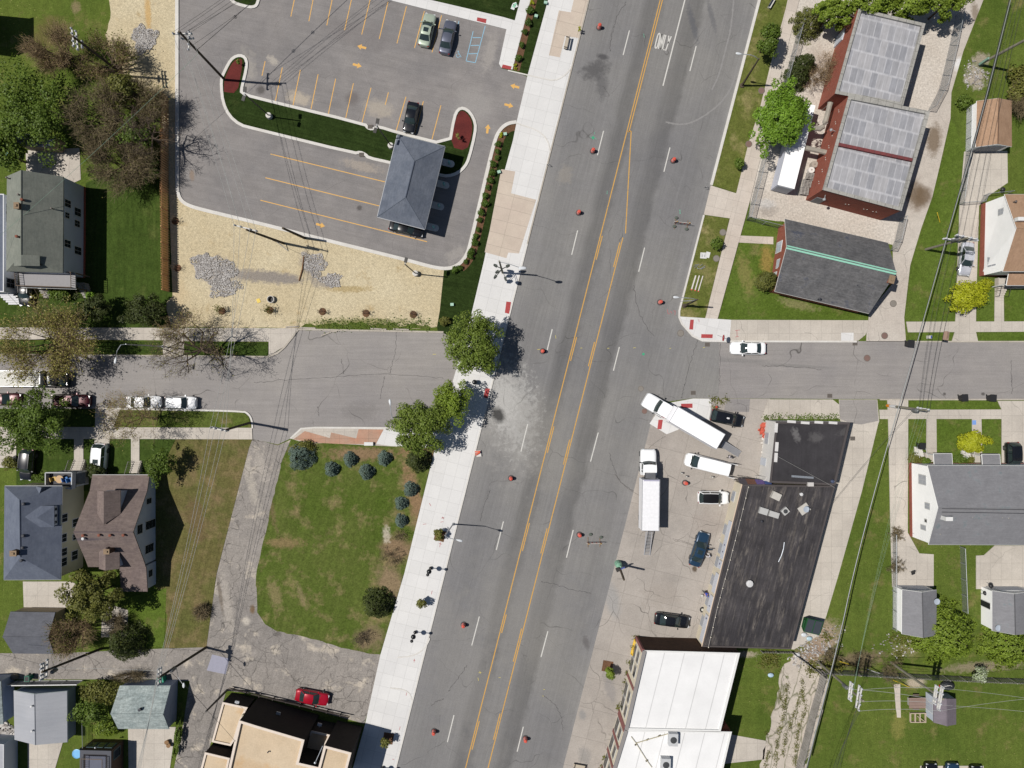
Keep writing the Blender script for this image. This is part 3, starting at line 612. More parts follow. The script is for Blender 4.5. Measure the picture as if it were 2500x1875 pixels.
kerb('kerb','F 628,947 651,926 681,923.5 845,924.5','kerb','kerb at the top of the patchy field',.25,.15)
kerb('kerb','F 579,770.5 600,763 615,750 630,731 645,711.5 958,717.5','kerb_old','kerb below the straw ground',.25,.15)
kerb('kerb','F -60,765 579,770.5','kerb_old','kerb above the left side street',.2,.14)
kerb('kerb','31 1485,560 1470,600 1440,645 1385,690 1320,715 1215,722','kerb','curved lip in the white pavement at the yard entrance',.16,.165,sm=1)
kerb('kerb','31 1150,980 1260,992 1310,1020 1328,1060 1332,1085','kerb','lower curved lip in the white pavement at the yard entrance',.16,.165,sm=1)
kerb('kerb','02 0,598 300,668 390,685 460,655 520,600 540,545','kerb','curved kerb above the parking lot driveway',.18,.165,sm=1)
kerb('kerb','02 0,1055 40,1030 120,1060 220,1090 300,1140 345,1210 355,1290','kerb','curved kerb below the parking lot driveway',.18,.165,sm=1)
for s,l in(('11 2130,955 2170,960 2155,1060 2117,1050','beside the turf'),('12 1537,1108 1567,1108 1560,1192 1528,1190','upright one at the corner below the grass verge'),('12 1630,1230 1727,1232 1724,1264 1628,1262','flat one at the corner below the grass verge'),('21 1953,95 1992,100 1972,183 1938,172','beside the three trees'),('01 1885,150 1963,165 1957,200 1880,180','by the disabled stall'),('01 2100,547 2175,565 2165,592 2090,575','at the end of the walk'),('22 1460,227 1557,225 1557,262 1462,262','in front of the leaning truck, flat one'),('22 1270,362 1307,362 1295,443 1260,440','under the truck cab, upright one')):
 z=.14 if '22' not in s else .052
 poly('tactile_plate',s,z,'tactile','red tactile paving plate '+l,'paving plate',0)
# ------------------------------------------------------------ painted markings
def lines(name,segs,w,mat,label,z=.036):
 m=MB()
 for s in segs:
  p=P(s)if isinstance(s,str)else s
  bar(m,p[0],p[1],w,z)
 return struct(name,m,MT[mat],label,'road marking')
WD=['02 1025,258 972,465','02 807,1105 755,1310','12 588,355 538,560','12 374,1188 325,1390','22 167,398 110,630','21 2105,1220 2045,1460','31 1902,380 1838,625','31 1688,1212 1632,1440','02 1588,390 1535,600','02 1367,1245 1316,1450','12 1153,500 1103,703','12 940,1338 890,1538','22 762,470 697,715','22 551,1292 494,1525','32 337,505 279,722','32 130,1310 78,1520']
lines('lane_dashes',WD,.15,'pwhite','white lane dashes along the avenue')
lines('turn_lane_line',['02 1500,-30 1308,725'],.18,'pwhite','long white turn lane line beside the road lettering')
def along(a,b,y):
 t=(y-a[1])/(b[1]-a[1]); return(a[0]+(b[0]-a[0])*t,y)
La,Lb=(1611.8,0),(1136.5,1875); Ra,Rb=(1520.7,580),(1191.5,1875)
ys=[P1('N 0,%g'%y)for y in(0,1)]
segs=[[W(along(La,Lb,-40)),W(along(La,Lb,1940))],[W(along(Ra,Rb,580)),W(along(Ra,Rb,1940))]]
segs+=[[W((1541,320)),W((1527,570))],[W((1533,322)),W((1541,320))]]
sh=5.5
for y0,y1 in((-40,322),):segs.append([W((along(La,Lb,y0)[0]+sh,y0)),W((along(La,Lb,y1)[0]+sh,y1))])
for y0,y1 in((576,634),(823,881),(1041,1105),(1277,1345),(1500,1545),(1760,1830)):segs.append([W((along(La,Lb,y0)[0]+4.5,y0)),W((along(La,Lb,y1)[0]+4.5,y1))])
for y0,y1 in((592,652),(835,894),(1073,1134),(1290,1351),(1534,1615),(1742,1806)):segs.append([W((along(Ra,Rb,y0)[0]-4.5,y0)),W((along(Ra,Rb,y1)[0]-4.5,y1))])
lines('centre_lines',segs,.15,'pyellow','yellow centre lines of the avenue',.0352)
ST=['345,-20 312,140','503,-20 464,180','664,-20 615,215','827,-20 765,255','985,-20 910,292','1132,14 1058,330','1287,55 1207,367','1438,95 1355,405','1583,130 1503,442','95,518 68,640','240,570 182,850','392,590 330,890','542,628 482,920','690,665 628,963','840,703 775,995','988,742 912,1035','1135,780 1108,885','1283,817 1200,1105','1430,855 1360,1125','1578,890 1502,1178','140,1300 1105,1535']
lines('stall_lines',['01 '+s for s in ST]+['01 97,1500 11 1057,148','11 55,100 1460,450'],.12,'pyellow2','yellow stall and lane lines on the parking lot',.034)
lines('disabled_bay_lines',['01 '+s for s in('1952,218 1868,530','1850,265 1790,515','1845,318 1915,318','1830,385 1900,383','1812,455 1885,452','1790,515 1868,530','1730,180 1722,210','1655,460 1652,480')],.11,'pblue','pale blue disabled bay lines',.034)
am=MB()
def arrow(c,ang,L=1.35):
 x,y=P1(c); co,si=math.cos(RAD(ang)),math.sin(RAD(ang))
 pts=[(-L*.5,-.17),(.05,-.17),(.05,-.42),(L*.5,0),(.05,.42),(.05,.17),(-L*.5,.17)]
 am.sheet([(x+a*co-b*si,y+a*si+b*co)for a,b in pts],.034)
for c,a in(('01 910,398',165),('01 872,552',-15),('02 58,730',165),('02 8,890',-15),('01 1972,1088',82),('11 562,310',-15)):arrow(c,a)
struct('lane_arrows',am,MT['pyellow2'],'six yellow arrows painted on the parking lot','road marking')
wm=MB(); cx,cy=P1('01 1725,463'); q=[(math.cos(a),math.sin(a))for a in np.linspace(2.2,6.1,16)]
strip(wm,[(cx-.05+.26*x,cy-.12+.26*y)for x,y in q],.07,.03,.0345)
for a,b in(((-.02,.42),(.0,.05)),((.0,.05),(.22,.03)),((.22,.03),(.36,-.34)),((.36,-.34),(.46,-.3)),((0,.22),(.2,.2))):bar(wm,(cx+a[0],cy+a[1]),(cx+b[0],cy+b[1]),.07,.034)
wm.lathe([(.09,0),(.09,.003)],(cx-.03,cy+.5,.031),10)
struct('wheelchair_symbol',wm,MT['pblue'],'pale blue wheelchair symbol painted on the lot','road marking')
om=MB(); O=Vector((*P1('02 1237,405'),0)); U=Vector((*P1('02 1345,432'),0))-O; Vv=Vector((*P1('02 1268,280'),0))-O
def LT(x,y):p=O+U*x+Vv*y; return(p.x,p.y)
def stroke(pts,w=.17):
 for i in range(len(pts)-1):bar(om,LT(*pts[i]),LT(*pts[i+1]),w,.0355+.0002*i)
stroke([(0,.15),(.0,.85),(.06,1),(.13,1),(.19,.85),(.19,.15),(.13,0),(.06,0),(0,.15)])
stroke([(.29,0),(.29,1)]); stroke([(.29,1),(.48,0)]); stroke([(.48,0),(.48,1)])
stroke([(.6,1),(.6,0)]); stroke([(.6,.03),(.78,.03)])
stroke([(.82,1),(.92,.5)]); stroke([(1.02,1),(.92,.5)]); stroke([(.92,.5),(.86,0)])
struct('road_lettering',om,MT['pwhite'],'white word ONLY painted on the turn lane','road marking')
def spray(name,segs,col,label,z,w=.07):
 m=MB()
 for i,s in enumerate(segs):
  p=P(s)
  for j in range(len(p)-1):bar(m,p[j],p[j+1],w,z+.0003*(i%5))
 struct(name,m,M('spray_'+name,col,.8),label,'road marking')
spray('red_spray_marks',['12 1345,1020 1350,1055 1365,1060','12 1370,1035 1385,1055','12 1395,1035 1412,1032 1408,1070'],C(190,110,112),'red spray marks on the asphalt by the street corner',.037)
spray('red_spray_marks',['12 1915,1200 1955,1195','12 1930,1200 1932,1255','12 1915,1255 1945,1250','12 1608,1105 1612,1130'],C(222,130,120),'red spray marks on the pavement by the parked white car',.1345)
spray('red_spray_marks',['21 1480,1065 1495,1088','21 1425,1242 1455,1240','21 1580,1190 1605,1190 1590,1180 1600,1200','21 1575,1225 1600,1220','21 1562,1405 1585,1410','21 1575,1395 1568,1435','31 1505,160 1498,190','31 1345,745 1362,750','31 1355,735 1352,765','31 1290,1020 1285,1045','31 1235,1305 1228,1335','31 1168,1580 1185,1582'],C(228,120,116),'red spray marks along the white pavement',.1345)
spray('yellow_spray_marks',['12 610,1348 628,1346','12 838,1350 855,1348','12 1058,1346 1078,1344','12 1362,1350 1376,1349','12 1645,1343 1662,1342','12 248,1360 275,1357','12 402,1240 405,1268','31 1905,840 1912,862','31 1895,855 1920,852','31 1890,895 1895,922','31 2065,893 2082,896','32 300,995 313,996','32 290,1050 302,1052','11 1508,1399 1536,1399'],C(214,200,110),'yellow spray marks scattered over the avenue',.0372)
spray('green_spray_marks',['02 690,1155 712,1160 738,1160','02 718,1140 722,1180','02 730,1115 728,1135','02 738,1165 746,1178','02 1145,285 1150,318','12 1448,180 1455,215','12 1453,180 1450,215','12 838,20 836,50'],C(110,190,160),'green spray marks on the avenue',.0374,.06)
gd=MB(); gd.lathe([(.2,0),(.2,.003)],(*P1('12 1143,1398'),.0365),12); gd.lathe([(.22,0),(.22,.003)],(*P1('02 718,1163'),.0365),12)
struct('green_paint_dots',gd,M('green_dot_paint',C(70,170,130),.8),'two green painted dots on the avenue','road marking')
def jag(pts,amp,step=.6,seed=1):
 rnd=random.Random(seed); out=[pts[0]]
 for a,b in zip(pts,pts[1:]):
  k=max(2,int(math.dist(a,b)/step))
  for i in range(1,k+1):t=i/k; out.append((a[0]+(b[0]-a[0])*t+rnd.uniform(-amp,amp),a[1]+(b[1]-a[1])*t+rnd.uniform(-amp,amp)))
 return out
def seam(label,lst,w,mat,z,amp=.12):
 m=MB()
 for i,s in enumerate(lst):
  p=jag(smooth_line(P(s),2),amp,.7,i)
  for j in range(len(p)-1):bar(m,p[j],p[j+1],w*(.6+.4*((j*5+i)%3)/2),z+.0002*(j%3))
 struct('road_crack' if 'crack' in label else 'tyre_marks',m,mat,label,'road surface')
seam('dark cracks and sealed seams across the avenue',['32 280,85 400,110 520,150 700,185','12 1600,1280 1560,1400 1490,1659 22 1490,60 1465,180','21 1990,960 1960,1040 1925,1130 1910,1220','31 1800,790 1720,900 1640,1010','31 1500,1130 1550,1090 1600,1075','12 1060,820 1090,1000 1150,1150 1230,1240','32 300,1050 400,1120 450,1220 465,1340','22 860,640 900,800 960,900 1110,1000','02 1000,20 930,120 890,230 870,330 862,430'],.07,M('crack_tar',C(88,86,86),.9),.0358)
seam('dark cracks in the left side street',['11 1200,1210 1195,1380 1160,1500 1150,1560','11 0,1640 300,1610 700,1590 1100,1560 1600,1600','21 1100,0 1080,100 1065,190','11 740,1440 755,1560','21 540,250 545,330'],.06,M('crack_tar',C(88,86,86),.9),.0302)
seam('dark cracks in the right side street',['13 2100,1450 2105,1659','12 1790,1285 1785,1659','23 2105,0 2110,150','13 0,1500 200,1495 500,1530'],.06,M('crack_tar',C(110,106,104),.9),.0302+.008)
seam('pale curved tyre marks on the avenue near the long verge',['02 1930,560 1900,720 1800,870 1660,980 1540,1040 1440,1055 1330,1030','02 1905,0 1880,260 1830,440 1780,640 1720,760'],.28,M('tyre_pale',C(150,148,147),.9),.0356,.03)
seam('dark curved tyre marks on the forecourt',['22 1390,1365 1480,1385 1570,1420','22 1400,1380 1500,1400 1565,1425','22 900,820 960,900 1050,970 1130,1010','22 1150,640 1230,560 1330,500'],.06,M('tyre_dark',C(110,104,100),.9),.0445,.02)
seam('dark cracks in the broken asphalt yard',['31 100,640 95,760 120,900','31 240,700 250,800 300,860 350,940 470,960','31 860,1190 920,1150 930,1090 980,1075 1005,880','31 480,960 560,860 640,800','31 700,880 860,900 960,950','30 2050,0 1960,120 1940,230'],.07,M('crack_tar2',C(104,98,94),.9),.0262,.15)
# ------------------------------------------------------------ buildings
def nQ(s):
 return[(460+float(t.split(',')[0])/4.424,1640+float(t.split(',')[1])/4.424)for t in s.split()]
def opening(root,a,b,t,z,w,h,kind='window',mull=(1,1),mat=None,frame=None,proud=.05):
 """window or door on the wall a->b (outside on the right hand side)"""
 a=Vector(a[:2]); b=Vector(b[:2]); d=(b-a); L=d.length; d.normalize(); n=Vector((d.y,-d.x))
 rz=math.atan2(d.y,d.x); c=a+d*(t*L if t<=1 else t)
 frame=frame or M('white_window_frame',C(214,214,212),.6)
 p=c+n*(proud/2); m=MB(); m.box((p.x,p.y,z),(w+.16,proud,h+.16),rz); f=m.build(kind,frame,root)
 p=c+n*(proud+.008); m=MB(); nx,nz=mull
 for i in range(nx):
  for j in range(nz):
   ox=(i+.5)/nx*w-w/2; oz=(j+.5)/nz*h-h/2
   m.box((p.x+d.x*ox,p.y+d.y*ox,z+oz),(w/nx-.05,.02,h/nz-.05),rz)
 m.build('pane' if kind=='window' else 'panel',mat or MT['glass'],f)
 return f
def house4(name,label,E,R,ze,zr,wallm,roofm,over=.2,cat='house',hip=None,found=None,th=.16,fascia=None,group=None):
 """E: four eave corners as surveyed at ze (E3-E0 and E1-E2 are the ends), R: two ridge ends at zr"""
 E=[W(p,ze)for p in E]; R=[W(p,zr)for p in R]
 if area(E)<0:E=[E[1],E[0],E[3],E[2]]; R=[R[1],R[0]]
 cx=sum(p[0]for p in E)/4; cy=sum(p[1]for p in E)/4
 root=thing(name,label,cat,(cx,cy,0),group=group)
 e=[(*p,ze)for p in E]; r=[(*p,zr)for p in R]
 mid=lambda p,q:Vector(((p[0]+q[0])/2,(p[1]+q[1])/2))
 m=MB()
 m.slab3([e[0],e[1],r[1],r[0]],th); m.slab3([e[2],e[3],r[0],r[1]],th)
 ends=[]
 for a,b,q in((e[3],e[0],r[0]),(e[1],e[2],r[1])):
  h=(Vector(q[:2])-mid(a,b)).length>1.6 if hip is None else hip
  ends.append(h)
  if h:m.slab3([a,b,q],th)
 m.build('roof',MT[roofm],root)
 cap=MB(); cap.tube([(*R[0],zr+.0),(*R[1],zr+.0)],.07,6); cap.build('ridge_cap',MT[roofm],root)
 w=inset(E,over); m=MB()
 zt=ze-th+.02
 rin=[Vector(R[0])+(Vector(R[1])-Vector(R[0])).normalized()*over*1.05,Vector(R[1])+(Vector(R[0])-Vector(R[1])).normalized()*over*1.05]
 for i in range(4):
  a,b=w[i],w[(i+1)%4]
  pts=[(*a,0),(*b,0),(*b,zt),(*a,zt)]
  k={3:0,1:1}.get(i)
  if k is not None and not ends[k]:pts=[(*a,0),(*b,0),(*b,zt),(*rin[k],zr-th-.02),(*a,zt)]
  m.face(pts)
 m.build('wall',wallm if not isinstance(wallm,str)else MT[wallm],root)
 if found:
  f=MB(); fo=inset(E,over-.03); f.prism(fo,0,found[0],False); f.build('foundation',MT[found[1]],root)
 if fascia:
  f=MB()
  for i in range(4):
   a,b=Vector((*E[i],ze-.08)),Vector((*E[(i+1)%4],ze-.08))
   k={3:0,1:1}.get(i)
   if k is not None and not ends[k]:f.tube([a,Vector((*R[k],zr-.08)),b],.05,4)
   else:f.tube([a,b],.055,4)
  f.build('fascia',fascia,root)
 return root,w,E,R
def flatroof(name,label,poly,z,wallm,roofm,cat='shop',cop=None,cw=.3,drop=.3,copm='coping'):
 p=[W(q,z)for q in poly]
 if area(p)<0:p=p[::-1]
 cx=sum(q[0]for q in p)/len(p); cy=sum(q[1]for q in p)/len(p)
 root=thing(name,label,cat,(cx,cy,0)); n=len(p)
 m=MB()
 for i in range(n):
  a,b=p[i],p[(i+1)%n]; m.face([(*a,0),(*b,0),(*b,z-.06),(*a,z-.06)])
 m.build('wall',MT[wallm]if isinstance(wallm,str)else wallm,root)
 q=inset(p,cw); o=inset(p,-.04); m=MB()
 for i in range(n):
  j=(i+1)%n
  m.face([(*o[i],z),(*o[j],z),(*q[j],z),(*q[i],z)]); m.face([(*q[i],z),(*q[j],z),(*q[j],z-drop),(*q[i],z-drop)])
  m.face([(*o[i],z-.07),(*o[j],z-.07),(*o[j],z),(*o[i],z)]); m.face([(*p[i],z-.07),(*p[j],z-.07),(*o[j],z-.07),(*o[i],z-.07)])
 m.build('coping',MT[copm]if isinstance(copm,str)else copm,root)
 m=MB(); m.sheet(q,z-drop+.01); m.build('roof',MT[roofm],root)
 return root,p
def vent(root,s,z,r=.12,h=.35,mat=None,name='roof_vent'):
 x,y=P1(s,z)if isinstance(s,str)else W(s,z); m=MB(); m.lathe([(r*.7,-.3),(r*.7,h*.6),(r,h*.62),(r,h*.9),(r*.4,h)],(x,y,z-h*.3),10)
 return m.build(name,mat or M('vent_metal',C(120,112,108),.5,.3),root)
def chimney(root,s,z,zb,sx,sy,mat,rz=0,cap=True):
 x,y=P1(s,z); m=MB(); m.box((x,y,(z+zb)/2),(sx,sy,z-zb),rz); c=m.build('chimney',MT[mat],root)
 m=MB(); m.box((x,y,z+.04),(sx+.12,sy+.12,.1),rz); m.box((x,y,z+.14),(sx*.45,sy*.45,.2),rz); m.build('chimney_cap',M('chimney_clay',C(150,128,104),.9),c)
def dormer(root,pts,wallm,roofm,front=None):
 """pts: front eave a,b (x,y,z), front ridge, back ridge"""
 a,b,f,k,za=pts
 m=MB(); m.slab3([a,f,k],.1)if False else None
 ab=Vector(a); bb=Vector(b)
 ka=Vector((a[0]+(k[0]-f[0]),a[1]+(k[1]-f[1]),a[2])); kb=Vector((b[0]+(k[0]-f[0]),b[1]+(k[1]-f[1]),b[2]))
 m.slab3([tuple(a),tuple(f),tuple(k),tuple(ka*.55+ab*.45)],.1); m.slab3([tuple(f),tuple(b),tuple(kb*.55+bb*.45),tuple(k)],.1)
 d=m.build('dormer_roof',MT[roofm],root)
 m=MB(); s=.12
 def sh(p):c=(ab+bb)/2; q=Vector(p); q=q+(Vector((c.x,c.y,q.z))-q)*.08; q=q+(Vector(k)-Vector(f)).normalized()*.12; return q
 A,B,F=sh(a),sh(b),sh(f)
 A.z-=.1; B.z-=.1; F.z-=.13
 m.face([(A.x,A.y,za),(B.x,B.y,za),B,F,A])
 dd=(Vector(k)-Vector(f))*.9; dd.z=0
 for q in(A,B):m.face([(q.x,q.y,za),q,(q.x+dd.x*.6,q.y+dd.y*.6,q.z),(q.x+dd.x*.6,q.y+dd.y*.6,za)])
 m.build('dormer_wall',MT[wallm],root)
WF=M('white_trim',C(236,236,234),.6)
# --- drive-through canopy
CE=[W(p,4)for p in((970,328.4),(1086.4,357.3),(1037,559.8),(921,529.4))]
CR=[W(p,5.5)for p in((1012,393.5),(990.4,481.7))]
can=thing('drive_through_canopy','blue grey shingled hip roof canopy standing over the parking lot lanes','canopy',(*[sum(p[i]for p in CE)/4 for i in(0,1)],0))
m=MB(); e=[(*p,4)for p in CE]; r=[(*p,5.5)for p in CR]
m.slab3([e[1],e[2],r[1],r[0]],.14); m.slab3([e[3],e[0],r[0],r[1]],.14); m.slab3([e[0],e[1],r[0]],.14); m.slab3([e[2],e[3],r[1]],.14)
m.build('roof',MT['sh_canopy'],can)
m=MB(); m.tube([r[0],r[1]],.09,6); m.build('ridge_cap',M('dark_ridge',C(84,92,108),.9),can)
m=MB()
for a,b in((e[0],r[0]),(e[1],r[0]),(e[2],r[1]),(e[3],r[1])):m.tube([a,b],.05,5)
m.build('hip_cap',M('hip_shingle',C(100,108,122),.9),can)
m=MB()
for i in range(4):m.tube([(*e[i][:2],3.93),(*e[(i+1)%4][:2],3.93)],.07,4)
m.build('gutter',M('white_gutter',C(206,208,212),.5),can)
m=MB(); ci=inset(CE,.5); m.prism(ci,3.55,3.86); m.build('soffit',M('soffit_panel',C(180,180,180),.7),can)
cu=(Vector(CE[1])-Vector(CE[0])).normalized(); cv=(Vector(CE[3])-Vector(CE[0])).normalized(); cvL=(Vector(CE[3])-Vector(CE[0])).length
for k,f in enumerate((.09,.36,.63,.9)):
 base=Vector(CE[1])+cv*cvL*f
 mi=MB(); c=base-cu*1.9
 L=3.9; pts=[(-L,-.5),(L-.5,-.5)]+[(L-.5+.5*math.cos(a),.5*math.sin(a))for a in np.linspace(-1.57,1.57,8)[1:-1]]+[(L-.5,.5),(-L,.5)]
 c=base-cu*2.6
 mi.prism([(c.x+cu.x*x+cv.x*y,c.y+cu.y*x+cv.y*y)for x,y in pts],0,.2); mi.build('island',MT['kerb'],can)
 mm=MB(); q=base-cu*.7; mm.box((q.x,q.y,1.85),(.35,.35,3.5),math.atan2(cu.y,cu.x)); q=base-cu*5.6; mm.box((q.x,q.y,1.85),(.35,.35,3.5),math.atan2(cu.y,cu.x)); mm.build('column',M('column_brick',C(170,160,150),.8),can)
 q=base-cu*2.2; mm=MB(); mm.box((q.x,q.y,.95),(.7,.6,1.5),math.atan2(cu.y,cu.x)); mm.build('teller_kiosk',M('kiosk_teal',C(120,160,160),.5),can)
 q=base+cu*.55; mm=MB(); mm.lathe([(.16,.2),(.16,1.1),(.1,1.2)],(q.x,q.y,0),12); mm.build('bollard',M('shade_teal',C(140,200,200),.5),can)  # teal posts stand for the island ends, shade put into their colour
# --- red brick building, two roof blocks
def n3(s):return nat(s)
bb,p1=flatroof('brick_building','red brick building with two patched grey flat roofs in the gravel yard',nat('03 820,70 1378,200 1190,890 620,787'),5.5,'brick','rf_patch','building',cw=.4)
p2=[W(q,5.55)for q in nat('03 735,808 1418,940 13 1178,187 515,10')]
p2=p2[::-1]if area(p2)<0 else p2
m=MB()
for i in range(4):m.face([(*p2[i],0),(*p2[(i+1)%4],0),(*p2[(i+1)%4],5.48),(*p2[i],5.48)])
m.build('wall',MT['brick'],bb)
q=inset(p2,.42); o=inset(p2,-.04); m=MB()
for i in range(4):
 j=(i+1)%4
 m.face([(*o[i],5.56),(*o[j],5.56),(*q[j],5.56),(*q[i],5.56)]); m.face([(*q[i],5.56),(*q[j],5.56),(*q[j],5.2),(*q[i],5.2)]); m.face([(*o[i],5.46),(*o[j],5.46),(*o[j],5.56),(*o[i],5.56)])
m.build('coping',MT['coping'],bb)
m=MB(); m.sheet(q,5.22); m.build('roof',MT['rf_patch'],bb)
a,b=P('03 648,1216 1270,1348',5.6); m=MB(); strip(m,[a,b],.42,5.2,5.62); m.build('firewall_tiles',surf('red_clay_coping',C(134,74,74),C(120,66,68),.6,joints=(PERP,.8,0,0,0,.05,.6)),bb)
s1=[(a,b)for a,b in zip(p1,p1[1:]+p1[:1])]; s2=[(a,b)for a,b in zip(p2,p2[1:]+p2[:1])]
def facing(segs,v):
 return max(segs,key=lambda s:(Vector(s[1])-Vector(s[0])).normalized().dot(Vector((-v[1],v[0]))))
wW=facing(s1,(-1,0)); wS=facing(s2,(0,-1)); wW2=facing(s2,(-1,0))
opening(bb,*wW,.17,1.2,1.6,2.4,'door',(1,1),M('pale_door',C(206,212,222),.6),M('pale_door',C(206,212,222),.6),.18)
opening(bb,*wS,.115,1.2,1.2,2.2,'door',(1,1),M('grey_door',C(120,124,130),.6),M('grey_frame',C(140,144,150),.6))
for seg,t,z in((wS,.1,3.9),(wW,.06,4.6),(wW2,.34,4.2)):
 A=Vector(seg[0]); B=Vector(seg[1]); d=(B-A).normalized(); n=Vector((d.y,-d.x)); c=A+(B-A)*t
 m=MB(); m.tube([(c.x,c.y,z),(c.x+n.x*.6,c.y+n.y*.6,z+.15)],.05,6); m.ball((c.x+n.x*.65,c.y+n.y*.65,z+.05),.22,10); m.build('wall_lamp',M('lamp_metal',C(190,194,198),.4,.3),bb)
m=MB()
for i in range(7):
 A=Vector(wW2[0]); B=Vector(wW2[1]); d=(B-A).normalized(); n=Vector((d.y,-d.x))
 for dz in(0,.5):c=A+(B-A)*(.08+i*.13)+n*.03+d*dz*.8; m.box((c.x,c.y,3.2+dz*.6),(.13,.05,.13),math.atan2(d.y,d.x))
 if i in(1,3,4):
  A=Vector(wS[0]); B=Vector(wS[1]); d=(B-A).normalized(); n=Vector((d.y,-d.x))
  for dz in(0,.4):c=A+(B-A)*(.3+i*.12)+n*.03+d*dz; m.box((c.x,c.y,2.6+dz*.4),(.12,.05,.12),math.atan2(d.y,d.x))
m.build('tie_plate',M('tie_plate_white',C(220,214,206),.7),bb)
# --- slate roofed hall
hall,hw,hE,hR=house4('brick_hall','red brick hall under a mottled slate roof with a mint green ridge',nat('13 195,258 1065,460 905,1055 110,868'),nat('13 210,493 1135,712'),3.2,6.2,'brick','sh_church',.35,'hall',hip=False,fascia=M('hall_fascia',C(200,200,196),.6))
m=MB()
a,b=Vector((*hR[0],6.26)),Vector((*hR[1],6.26)); d=(b-a).normalized(); n=Vector((-d.y,d.x,0))*.27
for sgn in(1,-1):m.face([a-n*sgn*0,b-n*sgn*0,b+n*sgn+Vector((0,0,-.12)),a+n*sgn+Vector((0,0,-.12))])
m.build('ridge_flashing',M('mint_copper',C(160,222,198),.6),hall)
seg=(hw[3],hw[0])if False else facing([(hw[i],hw[(i+1)%4])for i in range(4)],(-1,0))
opening(hall,*seg,.78,1.2,1.1,2.1,'door',(1,1),M('pale_door',C(206,212,222),.6),WF,.12)
for t,z,w,h in((.34,1.6,1.5,1.9),(.6,2.2,1.2,1.2)):opening(hall,*seg,t,z,w,h,'window',(2,2),M('pale_glazing',C(190,200,214),.3),WF,.1)
chimney(hall,'13 1095,768',5.9,3.2,.7,1.0,'brick',RAD(-14))
vent(hall,'13 452,677',4.9,.16,.4,M('dark_vent',C(60,62,70),.6)); vent(hall,'13 800,815',4.6,.16,.4,M('dark_vent',C(60,62,70),.6)); vent(hall,'13 487,933',3.8,.16,.4,M('dark_vent',C(60,62,70),.6))
# --- white house at the right
wh,ww,wE,wR=house4('white_house','white sided house with brick base and tan roof at the right edge',[(2453,474.5),(2640,474.5),(2640,662.5),(2448.8,662.5)],[(2482,557),(2680,557)],5,7.8,'w_white','sh_tan',.12,hip=False,found=(1.0,'brick'),fascia=WF)
seg=facing([(ww[i],ww[(i+1)%4])for i in range(4)],(-1,0))
for t,z,w,h,k in((.20,4.2,.8,1.0,(2,2)),(.52,4.9,.8,1.0,(2,2)),(.84,2.6,1.4,1.7,(2,2))):opening(wh,*seg,t,z,w,h,'window',k,M('pale_blind',C(176,180,188),.4))
pp=P('13 2070,712 2400,712 2400,816 2070,816',3.3); m=MB(); m.slab3([(*pp[0],3.7),(*pp[1],3.7),(*pp[2],3.2),(*pp[3],3.2)]if area(pp)>0 else[(*pp[0],3.7),(*pp[1],3.7),(*pp[2],3.2),(*pp[3],3.2)],.14); m.build('porch_roof',MT['sh_tan'],wh)
m=MB(); m.tube([(*pp[3],3.1),(*pp[2],3.1)],.07,4); m.tube([(*pp[0],3.6),(*pp[3],3.1)],.07,4); m.build('porch_gutter',WF,wh)
m=MB(); x,y=P1('13 2035,800',3.2); m.tube([(pp[3][0]+.2,pp[3][1]+.2,0),(pp[3][0]+.2,pp[3][1]+.2,3.1)],.08,6); m.build('porch_post',WF,wh)
sp=P('13 1965,760 2180,760 2180,850 1965,850'); m=MB(); m.prism(sp,0,.8); m.build('porch_floor',MT['conc_old'],wh)
m=MB()
for i in range(4):x,y=P1('13 2000,%g'%(862+i*16)); m.box((x,y,.35-.09*i+.05),(1.2,.3,.7-.18*i))
m.build('step',MT['conc_old'],wh)
m=MB(); x,y=P1('13 1965,880'); x2,y2=P1('13 2045,880')
for xx in(x,x2):m.tube([(xx,y+.9,1.5),(xx,y-.6,1.0),(xx,y-.6,0)],.03,5); m.tube([(xx,y+.2,1.3),(xx,y+.2,0)],.025,5)
m.build('handrail',M('black_iron',C(50,50,52),.5),wh)
m=MB(); pa=V3('13 2165,258',7.9); m.box((pa.x+.6,pa.y,7.7),(1.5,.5,.7)); m.build('roof_vent_box',WF,wh)
vent(wh,'13 2138,112',6,.16)
# --- tan garage
tg,tw,tE,tR=house4('tan_garage','small garage with tan shingles and white left wall',nat('03 2108,850 2110,1237 1806,1240 1815,852'),nat('03 2000,828 1990,1214'),2.4,3.4,'w_white','sh_tan',.12,'garage',hip=False,fascia=WF)
seg=facing([(tw[i],tw[(i+1)%4])for i in range(4)],(0,-1))
opening(tg,*seg,.5,1.05,3.6,2.0,'garage_door',(1,4),M('grey_garage_door',C(150,154,162),.6),WF)
m=MB(); m.tube([(*tR[0],3.46),(*tR[1],3.46)],.06,5); m.build('ridge_vent',M('dark_ridge_tan',C(110,86,70),.9),tg)
